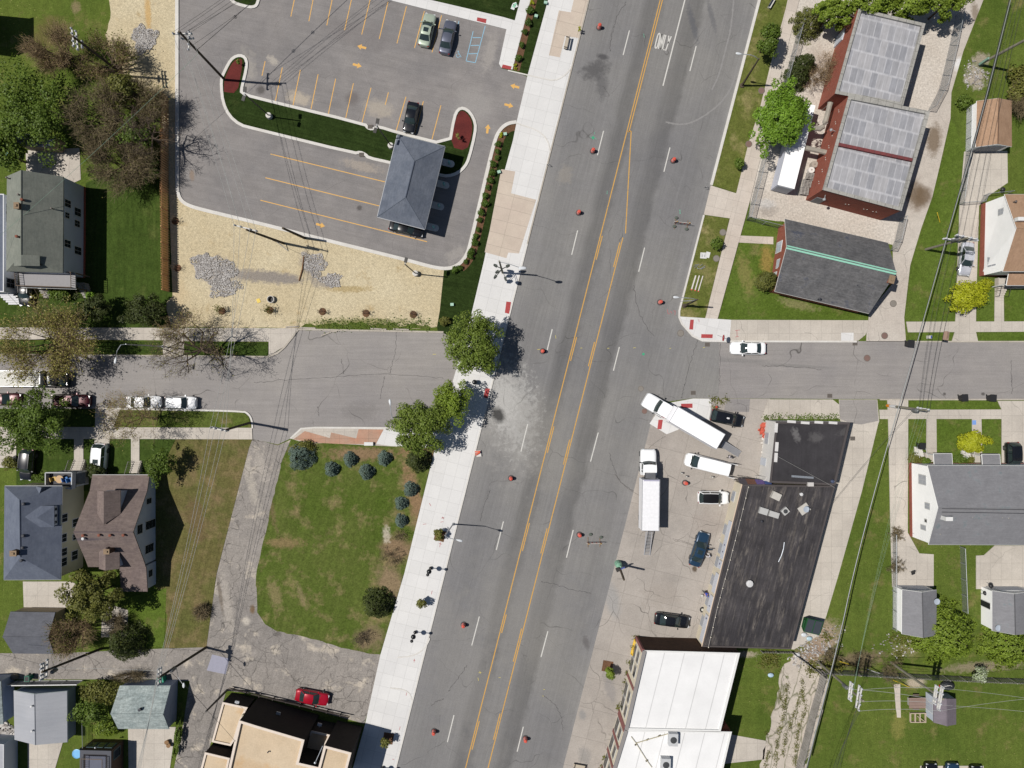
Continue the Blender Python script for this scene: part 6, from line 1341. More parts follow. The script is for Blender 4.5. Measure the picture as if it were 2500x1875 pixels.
# ------------------------------------------------------------ vehicles
def carpaint(name,col,metal=0.0,rough=.32):
 b=NB(name); b.bsdf.inputs['Coat Weight'].default_value=.8; b.bsdf.inputs['Coat Roughness'].default_value=.03
 n=b.noise(2.5,3,.6,b.obj()); return b.fin(b.scale(col,b.mr(n,.2,.8,.96,1.03)),rough,.3,metal)
RUB=M('tyre_rubber',(.02,.02,.02,1),.9); RIM=M('wheel_rim',C(150,152,156),.35,.7); BLK=M('black_trim',(.015,.015,.016,1),.6)
HL=M('headlight_glass',C(216,220,224),.15,0,.8); TL=M('taillight_red',C(150,26,22),.2,0,.6); CHR=M('chrome',C(196,198,202),.2,.8)
CG=MT['carglass']
def wheel(par,x,y,r=.33,w=.22):
 s=1 if y>0 else-1
 m=MB(); pr=[(r*.6,-w/2),(r*.96,-w/2),(r,-w/2+.03),(r,w/2-.03),(r*.96,w/2),(r*.6,w/2)]
 n=16; b=[]
 rings=[[(x+rr*math.cos(a),y+q,r+rr*math.sin(a))for a in np.linspace(0,2*math.pi,n,endpoint=False)]for rr,q in pr]
 m.loft(rings); o=m.build('wheel',RUB,par,False,True)
 m=MB(); rings=[[(x+rr*math.cos(a),y+s*q,r+rr*math.sin(a))for a in np.linspace(0,2*math.pi,n,endpoint=False)]for rr,q in((r*.62,w/2-.04),(r*.6,w/2+.012),(r*.2,w/2+.0))]
 m.loft(rings); m.build('rim',RIM,o,False)
def car(label,front,rear,kind,paint,cat='car',roofmat=None,sunroof=False,group=None,zref=.85,L=None,opendoor=None):
 f=Vector(P1(front,zref)); r=Vector(P1(rear,zref)); d=f-r; Lp=L or d.length; c=(f+r)/2; rz=math.atan2(d.y,d.x)
 K={'sedan':(1.84,1.45,.90,.40,.10,-.40,-.70),'suv':(1.92,1.74,1.06,.44,.20,-.74,-.93),'hatch':(1.82,1.55,.95,.44,.14,-.62,-.90),'van':(2.05,2.15,1.25,.70,.48,-.955,-.985),'cab':(2.3,2.35,1.45,.05,-.17,-.93,-.97)}[kind]
 Wd,H,zb,wb,wt,rt,rb=K; h=Lp/2; wb,wt,rt,rb=[q*h for q in(wb,wt,rt,rb)]
 root=thing({'sedan':'parked_sedan','suv':'parked_suv','hatch':'parked_car','van':'delivery_van','cab':'box_truck'}[kind],label,cat,(c.x,c.y,.03),rz,group)
 hw=Wd/2
 nose=.66 if kind!='cab' else .78
 st=[(1.0,nose*.82,.62),(.985,nose*1.08,.74),(.95,.86,.82),(.88,.95,.88),(.72,.99,.94),(max(.5,wb/h),1,1.0),(.1,1,1.03),(-.4,1,1.04),(-.72,.995,1.04),(-.88,.96,1.02),(-.955,.88,.98),(-.985,.78,.92),(-1.0,.70,.8)]
 if kind in('van','cab'):st[-3:]=[(-.96,.97,1.03),(-.99,.96,1.02),(-1,.95,1.0)]
 rings=[]
 for x,w,z in st:
  w*=hw; z*=zb; x*=h; b=.28
  half=[(w*.86,b-.04),(w,b+.1),(w*1.0,z*.55+.1),(w*.975,z*.86),(w*.90,z*.975),(w*.66,z*1.02),(w*.3,z*1.035)]
  rings.append([(x,y,zz)for y,zz in half]+[(x,-y,zz)for y,zz in reversed(half)])
 m=MB(); m.loft(rings[::-1])
 bw,tw=hw*.93,hw*.74 if kind not in('van','cab')else hw*.84
 def roofpt(u,v):
  x=wt+(rt-wt)*u; e=abs(v); zz=H-.06*e**2.5-.05*(2*u-1)**2; taper=1-.07*(abs(2*u-1))**3
  return(x+(.10 if u<.01 else 0)*(1-e*e)-(.06*(1-e*e)if u>.99 else 0),v*tw*taper,zz)
 U=np.linspace(0,1,7); Vv_=np.linspace(-1,1,7); rf=MB(); tgt=rf if roofmat else m
 g_=[[roofpt(u,v)for v in Vv_]for u in U]
 for i in range(6):
  for j in range(6):tgt.face([g_[i][j],g_[i][j+1],g_[i+1][j+1],g_[i+1][j]])
 for j in range(6):
  for i,dz in((0,0),(6,0)):pass
 zbl=zb*1.0
 for s in(-1,1):
  m.tube([(wb-.05,s*bw*.95,zbl-.04),(wt+.02,s*tw*.94,H-.075)],.05,5); m.tube([(rb+.05,s*bw*.92,zbl),(rt-.02,s*tw*.93,H-.075)],.06,5)
  m.tube([(wt,s*tw*.97,H-.075),((wt+rt)/2,s*tw*1.0,H-.05),(rt,s*tw*.96,H-.075)],.045,5)
  xm=(wt+rt)/2-.02; m.tube([(xm,s*bw*.97,zbl),(xm,s*tw*1.0,H-.07)],.05,5)
 body=m.build('body',paint,root,False,True)
 try:body.data.set_sharp_from_angle(angle=RAD(50))
 except Exception:pass
 if roofmat:rf.build('roof_panel',roofmat,root,False,True)
 def glass(name,A,B,n=7,k=4):
  q=MB(); G_=[]
  for i in range(k+1):
   t=i/k; G_.append([tuple(Vector(A(v))*(1-t)+Vector(B(v))*t+Vector((0,0,.03*math.sin(math.pi*t))))for v in np.linspace(-1,1,n)])
  for i in range(k):
   for j in range(n-1):q.face([G_[i][j],G_[i][j+1],G_[i+1][j+1],G_[i+1][j]])
  return q.build(name,CG,root,False,True)
 glass('windshield',lambda v:(wb+.16*(1-v*v),v*bw*.9,zb*1.03+.0),lambda v:(wt+.10*(1-v*v),v*tw*.93,H-.06-.05*v*v))
 if kind not in('van','cab'):glass('rear_window',lambda v:(rb-.10*(1-v*v),v*bw*.86,zb*1.04),lambda v:(rt-.06*(1-v*v),v*tw*.9,H-.065-.05*v*v))
 else:
  q=MB(); q.face([(rb,-bw*.97,zb),(rb,bw*.97,zb),(rt,tw,H-.06),(rt,-tw,H-.06)]); q.build('rear_door' if kind=='van' else 'cab_back',paint,root,False)
 for s in(-1,1):
  x1=rb+.12 if kind not in('van','cab')else(wb-1.5 if kind=='van' else rb+.4); xt=rt+.1 if kind not in('van','cab')else x1
  q=MB(); q.face([(wb-.08,s*bw*.985,zbl+.01),(x1,s*bw*.985,zbl+.01),(xt,s*tw*.99,H-.1),(wt-.02,s*tw*.99,H-.1)]); q.build('side_window',CG,root,False)
  if kind in('van','cab')and x1>rb+.2:
   q=MB(); q.face([(x1,s*bw*.98,zbl-.1),(rb,s*bw*.98,zbl-.1),(rt,s*tw*1.0,H-.06),(xt,s*tw*1.0,H-.06)]); q.build('side_panel',paint,root,False)
  q=MB(); q.box((wb-.12,s*(hw+.10),zb+.06),(.14,.24,.16)); q.build('mirror',paint if kind not in('van','cab')else BLK,root,False)
  q=MB(); q.box((h*.935,s*hw*.62,zb*.74),(.30,.34,.13),s*-.35); q.build('headlight',HL,root,False)
  q=MB(); q.box((-h*.965,s*hw*.66,zb*.84),(.16,.34,.16),s*.25); q.build('taillight',TL,root,False)
  for x in(.60,-.60):wheel(root,x*h,s*(hw-.1),.33 if kind in('sedan','hatch')else .38)
 q=MB(); q.box((wb+.17,0,zb*1.015),(.13,bw*1.55,.03)); q.build('cowl',BLK,root,False)
 if sunroof:
  q=MB(); q.box((wt-.55,0,H+.0),(.62,tw*1.05,.03)); q.build('sunroof',CG,root,False)
 if opendoor:
  s=opendoor; q=MB(); q.box((wb*.45,s*(hw+.45),zb*.62),(.10,.95,.8),s*-.35); dd=q.build('door',paint,root,False); q=MB(); q.box((wb*.40,s*(hw+.42),zb*1.2),(.03,.75,.35),s*-.35); q.build('door_window',CG,dd,False)
 return root
CB=carpaint('black_car_paint',(.008,.009,.012,1),0,.25); CWH=carpaint('white_car_paint',(.80,.81,.82,1)); CSG=carpaint('pale_green_car_paint',C(196,210,190),.3,.35)
CGR=carpaint('graphite_car_paint',C(120,124,140),.5,.35); CRD=carpaint('red_car_paint',C(176,16,44),.1,.3); CBL=carpaint('dark_blue_car_paint',(.018,.045,.085,1),.2,.3); CMR=carpaint('maroon_car_paint',(.05,.006,.01,1),.2,.3)
CSV=carpaint('silver_car_paint',C(208,210,220),.3,.35); CDG=carpaint('dark_green_cab_paint',(.012,.022,.02,1),0,.3)
car('pale green sedan with open sunroof in the parking lot','01 1490,112 ','01 1428,385','sedan',CSG,sunroof=True)
car('graphite silver sedan next to the disabled bay','01 1664,168','01 1604,450','sedan',CGR)
car('shiny black sedan parked below the stall lines near the canopy','01 1300,1118','01 1348,860','sedan',CB)
car('black car half hidden under the edge of the shingled canopy','11 1430,368','11 1143,300','sedan',CB)
car('white sedan parked at the kerb of the right side street','12 1880,1347','12 2177,1350','sedan',CWH)
car('black suv with white roof patch beside the leaning box truck','22 1985,380','22 1715,318','suv',CB)
bs=bpy.data.objects['parked_suv']; m=MB(); m.box((-.15,0,1.76),(.38,.22,.05)); m.build('roof_glint',M('glint_white',C(236,236,236),.6),bs,False)  # small white slab painted in for the sun glint on the roof
car('white suv with black roof at the black roofed shop','22 1862,1022','22 1605,1018','suv',CWH,roofmat=M('black_roof_panel',(.006,.006,.007,1),.35))
car('dark blue sedan with a sunroof and open door','22 1664,1315','22 1572,1598','sedan',CBL,sunroof=True,opendoor=-1)
car('black sedan parked between the shops near the dark brick wall','32 1533,436','32 1240,398','sedan',CB)
car('bright red sedan on the broken asphalt yard','31 627,1092','31 350,1040','sedan',CRD)
car('silver car on the driveway beside the white house','13 1712,735','13 1748,452','sedan',CSV)
car('black suv on the driveway at the right edge, nose under the eaves','23 2125,800','23 2118,552','suv',CB)
car('white suv on the driveway of the brown roofed house','20 822,860','20 845,562','suv',CWH,sunroof=True)
car('black suv on the shaded left driveway next to the porch hedge','20 215,872','20 240,612','suv',CB)
car('maroon suv on the left street partly under the tree','20 757,205','20 440,200','suv',CMR)
car('dark maroon car at the left edge half under the tree','20 170,190','20 -130,190','sedan',CMR)
car('white sedan on the left street, left one of the white pair','20 1352,213','20 1068,215','sedan',CWH)
car('white suv on the left street, right one of the white pair','20 1652,222','20 1392,216','suv',CWH)
car('dark car beneath the railed porch of the left house','10 205,990','10 215,760','sedan',CB)
for s,l,p in(('33 1430','dark car cut by the bottom edge, leftmost of three',CB),('33 1613','blue car cut by the bottom edge, middle of three',CBL),('33 1815','dark car cut by the bottom edge, rightmost of three',CB)):
 car(l,s+',1622' if '1815' not in s else s+',1645',s+',1930' if '1815' not in s else s+',1950','suv',p)
poly('concrete_pad','33 1335,1640 1870,1640 1880,1900 1335,1900',.03,'conc_old','concrete parking strip cut by the bottom edge','yard')
van=car('long white van with both rear doors open','22 1506,695','22 1868,786','van',CWH,'van',zref=1.4)
Lv=(Vector(P1('22 1506,695',1.4))-Vector(P1('22 1868,786',1.4))).length/2
for s in(-1,1):
 m=MB(); m.box((-Lv-.42,s*.98,1.2),(.85,.06,1.6)); dd=m.build('rear_door',CWH,van,False); m=MB(); m.box((-Lv-.42,s*1.015,1.65),(.5,.02,.45)); m.build('door_window',CG,dd,False)
bpy.data.objects.remove(bpy.data.objects['rear_door'],do_unlink=True)if False else None
def boxtruck(label,bf,br,wz,cabL,paint,boxmat,ztop=3.3,Wb=2.5,ribs=False,gap=.35,cabcol=None):
 f=Vector(P1(bf,ztop)); r=Vector(P1(br,ztop)); d=(f-r); Lb=d.length; d.normalize(); rz=math.atan2(d.y,d.x)
 cf=f+d*(gap+cabL); cr=f+d*(gap-.1)
 k=lambda p:'N %f,%f'%(p.x/MPP+1250,937.5-p.y/MPP)
 root=car(label,k(cf),k(cr),'cab',paint,'truck',zref=0)
 inv=lambda p:Matrix.Rotation(-rz,4,'Z')@(Vector((p.x,p.y,0))-Vector((root.location.x,root.location.y,0)))
 F,R_=inv(f),inv(r)
 m=MB(); x0,x1=R_.x,F.x; y=F.y
 prof=lambda x:[(x,-Wb/2,1.05),(x,Wb/2,1.05),(x,Wb/2,ztop-.12),(x,Wb/2-.1,ztop),(x,-Wb/2+.1,ztop),(x,-Wb/2,ztop-.12)]
 m.loft([prof(x0),prof(x1)]); b=m.build('cargo_box',boxmat,root,False)
 m=MB()
 for s in(-1,1):m.box(((x0+x1)/2,s*(Wb/2-.02),ztop-.03),(x1-x0,.06,.06)); m.box(((x0+x1)/2,s*(Wb/2+.01),1.1),(x1-x0,.05,.12))
 for x in(x0+.02,x1-.02):m.box((x,0,ztop-.02),(.06,Wb,.07))
 m.build('box_rail',M('alu_rail',C(196,198,204),.4,.4),b,False)
 if ribs:
  m=MB(); k_=int((x1-x0)/.62)
  for i in range(1,k_):
   xx=x0+(x1-x0)*i/k_; w_=.10+.05*((i*7)%3)
   rr=[[(xx+q*w_*1.6,yy,ztop+.045*math.exp(-q*q*2)+.004)for yy in np.linspace(-Wb/2+.12,Wb/2-.12,8)]for q in np.linspace(-1.5,1.5,6)]
   m.loft(rr,False)
  m.build('roof_sheet',boxmat,b,False,True)
 m=MB(); m.box(((x0+x1)/2+.6,0,.8),(x1-x0+2.2,.9,.3)); m.build('chassis',BLK,root,False)
 for x in(x0+1.3,):
  for s in(-1,1):wheel(root,x,s*(Wb/2-.35),.45,.5)
 return root,(x0,x1,Wb,ztop),rz
BW=M('white_box_panel',(.84,.84,.85,1),.5); BS=M('silver_box_panel',(.70,.70,.72,1),.5)
t1,(x0,x1,Wb,zt),rz1=boxtruck('big white box truck standing across the street corner with ramp out','22 1398,315','22 1797,548',0,3.9,CWH,BW)
m=MB(); m.box((x1+.25,0,zt-.35),(.5,2.2,.5)); m.build('wind_deflector',BS,t1,False)
rp=thing('loading_ramp','grey loading ramp sloping down behind the big white box truck','ramp',(*P1('22 1872,606'),.03),rz1)
m=MB(); m.slab3([(-1.6,-.45,.12),(1.6,-.45,.95),(1.6,.45,.95),(-1.6,.45,.12)],.08); m.build('deck',M('ramp_alu',C(172,172,176),.5,.3),rp,False)
for s in(-.47,.47):m=MB(); m.slab3([(-1.6,s-.03,.2),(1.6,s-.03,1.05),(1.6,s+.03,1.05),(-1.6,s+.03,.2)],.2); m.build('side_rail',M('ramp_rail',C(206,206,210),.5,.3),rp,False)
t2,(x0,x1,Wb,zt),rz2=boxtruck('white box truck with rippled roof parked beside the avenue','22 1209,868','22 1203,1300',0,3.6,CWH,BS,ribs=True,gap=.5)
m=MB(); m.box((x1+.45,0,2.35),(.85,1.5,.8)); ru=m.build('refrigeration_unit',M('dark_unit',(.03,.03,.032,1),.6),t2,False)
m=MB()
for i in range(5):m.tube([(x1+.1+.17*i,-.7,2.8),(x1+.2+.15*i,.7,2.8)],.035,5)
m.build('hose',M('alu_rail',C(196,198,204),.4,.4),ru,False)
m=MB(); m.box((x1-.12,-.05,zt+.02),(.2,2.2,.03)); m.build('roof_marking',M('faded_lettering',C(186,184,206),.7),t2,False)
rp=thing('loading_ramp','ladder like metal ramp behind the box truck with rippled roof','ramp',(*P1('22 1182,1406',.5),.03),rz2-RAD(1.5))
for s in(-.42,.42):m=MB(); m.slab3([(-1.8,s-.05,.12),(1.8,s-.05,1.0),(1.8,s+.05,1.0),(-1.8,s+.05,.12)],.12); m.build('side_rail',M('ramp_rail',C(206,206,210),.5,.3),rp,False)
m=MB()
for i in range(17):x=-1.72+i*.215; m.box((x,0,.08+.88*(x+1.8)/3.6),(.07,.8,.05))
m.build('rung',M('ramp_rung',C(176,178,182),.5,.3),rp,False)
boxtruck('white box truck with black cab on the left street cut by the left edge','10 338,1606','10 -150,1604',0,2.4,CDG,M('dusty_box_panel',C(226,224,216),.6),3.1,2.25,gap=.1)
ct=thing('shipping_container','long white container beside the red brick building under the maple tree','container',(0,0,0))
e=[W(p,2.9)for p in nat('03 135,1558 268,1592')]; uu=(Vector(e[1])-Vector(e[0])); dv=Vector((math.cos(ROAD),math.sin(ROAD)))*12.2
ax=Vector(e[0]); wv=uu.normalized()*2.42; pc=[tuple(ax),tuple(ax+wv),tuple(ax+wv+dv),tuple(ax+dv)]
ct.location=(*((Vector(pc[0])+Vector(pc[2]))/2),0); ORG[ct.name]=tuple(ct.location)
m=MB(); m.prism(pc,.15,2.8); m.build('side_panel',siding('container_siding',C(214,218,232),.3),ct)
m=MB(); m.prism(offset(pc,-.02 if area(pc)>0 else .02),2.8,2.9); m.build('roof',M('container_roof',(.84,.84,.84,1),.5),ct)
m=MB(); q=Vector(pc[0])+wv/2; m.box((q.x-dv.x/12.2*.03,q.y-dv.y/12.2*.03,1.5),(2.1,.06,2.3),math.atan2(wv.y,wv.x)); m.build('door',M('container_door',C(176,180,190),.6),ct)
def duct(label,pts,z):
 t=thing('air_duct',label,'duct',(*P1(pts.split()[0]+' '+pts.split()[1],z),0)); p=[V3(pts.split()[0]+' '+q,z)for q in pts.split()[1:]]
 m=MB(); m.tube(p,.36,8); m.build('pipe',surf('duct_metal_'+str(len(p)),C(176,170,158),C(164,158,148),.8,mid=(2,.1),fine=(6,.12)),t)
 for q in p[1:-1:2]+[p[-1]]:
  m=MB(); m.lathe([(.4,-.06),(.4,.06)],q,10); m.build('flange',M('duct_flange',C(150,146,140),.7),t)
 m=MB()
 for q in(p[0],p[-1]):m.tube([(q.x,q.y,0),(q.x,q.y,z)],.05,5)
 m.build('support',M('duct_flange',C(150,146,140),.7),t)
duct('bent grey duct from the white container to the brick wall','03 408,1082 490,1086 515,1070 535,1030 578,868',2.7)
duct('straight grey duct below the bent one between container and brick wall','03 368,1248 552,1288',2.7)
# ------------------------------------------------------------ poles and wires
GAL=M('galvanised_steel',C(186,190,194),.4,.4); DKM=M('dark_bronze_metal',(.03,.028,.026,1),.5); INS=M('insulator_grey',C(196,198,204),.4); TRF=M('transformer_grey',C(120,122,122),.5,.2)
POLES={}
def upole(key,label,base,top,z,arms=(),mat='polewood',r=.19,trans=None,extra_r=None,zl=None):
 b=Vector((*P1(base),0)); t=Vector((*P1(top,z),z)); root=thing('utility_pole',label,'utility pole',tuple(b))
 m=MB(); m.tube([b,b*.5+t*.5,t],[r,r*.88,r*.75],9); m.build('pole',MT[mat]if isinstance(mat,str)else mat,root)
 ends=[]
 for f,ang,L,off in arms:
  c=b+(t-b)*f; a=RAD(ang); d=Vector((math.cos(a),math.sin(a),0)); c=c+d*off
  m=MB(); n=Vector((-d.y,d.x,0))*.17; m.box((c.x+n.x,c.y+n.y,c.z),(L,.16,.15),a); ca=m.build('crossarm',MT['armwood'],root)
  m=MB(); br=Vector((b+(t-b)*(f-.07)));
  for k in(-.46,-.2,.2,.46):
   p=c+d*L*k+n; m=MB(); m.lathe([(.04,.06),(.10,.1),(.14,.16),(.08,.22),(.12,.27),(.05,.34)],p,8); m.build('insulator',INS,ca); ends.append(p+Vector((0,0,.36)))
 if trans:
  for f,ang in trans:
   c=b+(t-b)*f; a=RAD(ang); p=c+Vector((math.cos(a),math.sin(a),0))*.45; m=MB(); m.lathe([(.2,-.5),(.27,-.46),(.27,.4),(.2,.5)],p,12); tr=m.build('transformer',TRF,root); m=MB(); m.lathe([(.04,.5),(.06,.6),(.03,.72)],p,8); m.build('bushing',INS,tr)
 POLES[key]=(b,t,ends); return root
def wire(a,b,sag,r,mat,label,group=None,name='power_line',n=14):
 a,b=Vector(a),Vector(b); m=MB(); m.tube([a+(b-a)*(i/n)-Vector((0,0,4*sag*(i/n)*(1-i/n)))for i in range(n+1)],r,4,False)
 return tag(m.build(name,mat),label,'wire',group)
WL=M('pale_wire',C(206,206,202),.5,.2); WB=M('black_cable',(.02,.02,.022,1),.6)
upole('A','tall utility pole rising from the red mulch bed in the parking lot','00 1900,677','00 1510,265',13.6,((.93,0,2.5,0),(.78,88,2.5,.3),(.84,2,1.6,.1)))
upole('B','utility pole with two pale crossarms standing behind the leafless thicket','00 1055,642','00 612,305',11.2,((.97,97,2.5,0),(.90,96,2.6,0),(.80,92,.9,0)))
upole('C','leaning utility pole with a pale crossarm on the straw','11 250,462','10 2080,348',10.6,((.985,-15,3.2,-.2),))
upole('C2','short wooden pole stub at the kerb of the parking lot beside the straw','11 427,418','11 243,335',6.8,(),r=.2)
upole('D','utility pole with side crossarms at the end of the left verge','20 2108,388','20 1905,447',8.8,((.97,168,2.3,1.0),(.90,168,2.3,1.0)))
upole('E','leaning utility pole at the bend of the alley','30 1742,640','30 1335,900',9.6,((.97,88,2.3,0),(.92,88,2.3,0)),'polewood',trans=((.78,20),))
upole('F','utility pole with a red transformer by the shaded alley','30 860,650','30 352,850',10.8,((.985,88,2.2,0),(.95,88,2.2,0),(.90,86,2.4,.2)),trans=((.84,-60),))
upole('G','black pole leaning out from the corner of the tan roofed building','30 1918,1000','30 1738,1182',7.0,(),DKM,.17)
upole('R1','utility pole with many crossarms beside the silver car','13 1382,515','13 1735,418',9.8,((.97,-12,2.8,0),(.91,-14,2.8,.2),(.72,-10,2.8,0),(.80,-5,3.4,.9),(.66,-12,2.4,-.2)),'polegrey',trans=((.86,0),(.80,160)))
upole('K','utility pole with an orange and white band at its foot by the driveway','23 1052,242','23 1392,283',9.7,((.9,-10,1.6,0),),'polegrey',trans=((.8,200),))
kb,kt,_=POLES['K']; m=MB(); kr=bpy.data.objects['utility_pole.009']
d=(kt-kb); m.tube([kb+d*.02,kb+d*.09],[.215,.214],10); m.build('orange_band',M('orange_band',C(246,150,40),.5),kr); m=MB(); m.tube([kb+d*.11,kb+d*.26],[.213,.21],10); m.build('white_band',M('white_band',C(230,230,230),.5),kr)
upole('Q','tall grey utility pole with four crossarms at the corner of the picket fence','33 470,762','33 856,1095',12.4,((.96,82,3.0,0),(.91,82,3.0,.1),(.79,84,2.4,0),(.75,84,2.4,0)),'polegrey',trans=((.70,150),))
upole('Hh','utility pole with four crossarms above the garden shed','33 1090,768','33 1530,1080',11.4,((.985,80,3.2,0),(.955,80,3.2,0),(.90,82,2.5,0),(.87,82,2.5,0)),'polegrey')
upole('I','grey leaning pole at the top right over the rubble','03 1832,545','03 2330,280',10.5,((.97,-10,2.4,0),),'polegrey',r=.22)
m=MB(); p=V3('03 1875,520',1.2); m.box((p.x,p.y,1.3),(.35,.3,1.9)); m.build('cable_guard',M('guard_green',C(140,176,160),.6),bpy.data.objects['utility_pole.012'])
def spans(k1,k2,idx,sag,lab,grp,r=.022,mat=WL):
 for i,j in idx:wire(POLES[k1][2][i],POLES[k2][2][j],sag,r,mat,lab,grp)
e=POLES['A'][2]
for i,(dx,dy)in zip((0,1,2,3,4,7),((0,0),(12,-4),(25,4),(40,10),(60,18),(80,30))):
 wire(e[i],(*W((945+dx,-330+dy),13),13.2),1.1,.02,WB,'thin power line running from the tall lot pole to the top edge','power lines from the tall lot pole to the top edge')
ca=Vector(POLES['A'][0])*.35+Vector(POLES['A'][1])*.65
c1=(*W((960,-330),9),9.0); wire(ca,c1,.7,.035,WB,'black telephone cable with splice loops above the parking lot',name='telephone_cable')
tc=bpy.data.objects['telephone_cable']
for f in(.19,.30):
 p=ca+(Vector(c1)-ca)*f-Vector((0,0,4*.7*f*(1-f))); m=MB(); m.tube([p+Vector((.22*math.cos(a),.22*math.sin(a),-.02))for a in np.linspace(0,6.283,13)],.035,5); m.ball(p,.1,8); m.build('splice_loop',WB,tc)
spans('A','C',((0,0),(1,1),(2,2),(3,3),(8,1)),.8,'thin power line crossing the lot from the tall pole to the straw','power lines above the parking lot')
spans('C','D',((0,0),(1,1),(2,3),(3,2)),.7,'pale power line crossing the left side street','power lines over the left side street')
spans('D','E',((0,0),(1,1),(2,2),(3,3)),.6,'pale power line over the dry field','power lines over the dry field')
for i,dx in((0,0),(1,6),(2,14),(3,20)):wire(POLES['E'][2][i],(*W((288+dx,2040),9),9.0),.5,.022,WL,'pale power line running down over the mottled garage','power lines over the mottled garage')
wire((*W((-60,626),8),8.0),Vector(POLES['A'][0])*.4+Vector(POLES['A'][1])*.6,.6,.02,M('green_wire',C(150,180,160),.6),'pale service wire from the left edge to the tall lot pole',name='service_wire')
wire((*P1('30 -60,690',7),7.0),POLES['F'][1]-Vector((0,0,1.5)),.3,.02,WB,'black service wire along the shaded alley to the red transformer pole',name='service_wire')
wire(POLES['F'][1]-Vector((0,0,1.2)),POLES['E'][1]-Vector((0,0,2.0)),.4,.02,WL,'thin service wire between the two alley poles',name='service_wire')
wire(POLES['E'][1]-Vector((0,0,2.6)),POLES['G'][1]-Vector((0,0,.5)),.2,.028,WB,'black service wire from the alley pole to the black leaning pole',name='service_wire')
wire(POLES['G'][1]-Vector((0,0,.3)),V3('30 1985,1435',7.2),.1,.02,WB,'black service wire from the black leaning pole to the tan roof',name='service_wire')
wire(POLES['C'][0]*.4+POLES['C'][1]*.6,V3('11 512,612',.05),0,.02,WB,'black guy wire anchored in the straw at the stub pole',name='guy_wire')
CP=[(2482,-60),(2395,292),(2343,469),(2272,720),(2210,940),(2143,1169),(2083,1400),(2048,1566),(1962,1900)]
for dx,r,mt,z,lab in((0,.05,M('grey_bundle_cable',C(150,155,156),.5,.2),6.6,'thick pale bundled cable running down the right side'),(-3,.055,WB,6.3,'black cable hanging beside the thick pale bundle')):
 m=MB(); pts=smooth_line([(p[0]+dx+(.003*p[1]if dx else 0),p[1])for p in CP],2); m.tube([(*W(p,z),z)for i,p in enumerate(pts)],r,6); tag(m.build('aerial_cable',mt),lab,'cable')
for i in range(4):wire((*W((2490+i*8,-60),10.5),10.3),POLES['R1'][2][i+4],.5,.02,WB,'thin power line from the top edge to the pole by the silver car','power lines above the tan garage')
for i in range(4):wire(POLES['R1'][2][i+8],POLES['K'][2][i],.6,.02,WB,'thin power line crossing the right side street','power lines over the right side street')
for i in range(4):wire(POLES['K'][2][i],POLES['Q'][2][i+8],1.0,.007,M('green_wire',C(150,180,160),.6),'thin power line above the grass left of the grey garage','power lines above the lower right grass')
for i,j in((0,0),(3,3),(5,5),(10,9)):wire(POLES['Q'][2][i],POLES['Hh'][2][j],.5,.024,WL,'pale power line between the two lower right poles','power lines between the lower right poles')
for i,j in((0,0),(3,20),(8,50)):wire(POLES['Hh'][2][i],(*W((2600,1700+j),11),10.8),.4,.018,WL,'thin power line from the shed pole to the right edge','power lines at the lower right edge')
for i in range(4):wire(POLES['Q'][2][i],(*W((1985+12*i,2020),11),10.8),.6,.02,WB,'dark power line from the fence corner pole to the bottom edge','power lines over the picket fence')
wire(POLES['K'][1]-Vector((0,0,3)),V3('23 560,1105',3.8),.4,.022,WB,'black service wire from the banded pole to the black tar roof',name='service_wire')
wire(V3('23 135,672',4.5),V3('23 612,932',4.4),.05,.03,M('grey_wire',C(150,148,146),.6),'grey wire stretched across the plain black roof',name='service_wire')
for s,l,mt in(('33 660,760 795,803','yellow guy wire guard by the tall grey pole','y'),('33 1108,918 1245,976','yellow guy wire guard by the paved patch','y'),('33 890,826 1048,879','white guy wire guard in the shaded alley','w'),('13 1480,205 1502,285','yellow guy wire guard on the lawn strip','y'),('11 186,445 286,525','white guy wire guard on the straw','w')):
 k,a,b_=s.split(); m=MB(); m.tube([V3(k+' '+a,1.6),V3(k+' '+b_,.1)],.06,6); tag(m.build('guy_guard',M('yellow_plastic',C(236,206,60),.5)if mt=='y' else M('white_plastic',C(226,226,226),.5)),l,'guy wire')
# ------------------------------------------------------------ lamps
def lamp(label,base,top,z,head,mat=GAL,name='street_lamp',curve=None,headmat=None,r=.11,wood=False,hs=(.75,.32,.14)):
 b=Vector((*P1(base),0)); t=V3(top,z); hd=V3(head,z+.25); root=thing(name,label,'street lamp',tuple(b))
 m=MB(); m.tube([b,b*.5+t*.5,t],[r,r*.8,r*.6],9); m.build('pole',MT['polewood']if wood else mat,root)
 mid=(t+hd)/2+Vector((0,0,.35)); pts=[t-Vector((0,0,.3)),t*.75+hd*.25+Vector((0,0,.2)),mid,hd]if not curve else[t]+[V3(c,z+.3)for c in curve]+[hd]
 m=MB(); m.tube(pts,.05,6); m.build('arm',mat,root)
 d=(hd-mid if not curve else hd-pts[-2]); a=math.atan2(d.y,d.x); m=MB()
 rings=[[(hd.x+math.cos(a)*q+math.sin(a)*-w*math.cos(tt),hd.y+math.sin(a)*q+math.cos(a)*w*math.cos(tt),hd.z+h_*math.sin(tt))for tt in np.linspace(0,6.283,10,endpoint=False)]for q,w,h_ in((-.15,.05,.05),(.05,.1,.08),(.3,hs[1]*.55,.1),(hs[0]*.8,hs[1]*.5,.09),(hs[0],.06,.04))]
 m.loft(rings); m.build('lamp_head',headmat or M('lamp_white',C(224,228,232),.4),root,True,True)
 m=MB(); m.lathe([(r*2,0),(r*2,.25),(r*1.3,.35)],b,10); m.build('base',mat if not wood else MT['polewood'],root)
 return root
lamp('silver street lamp arching over the square tree bed','21 1682,1241','21 1612,1340',8.4,'21 1715,1376',curve=['21 1625,1352','21 1660,1363'])
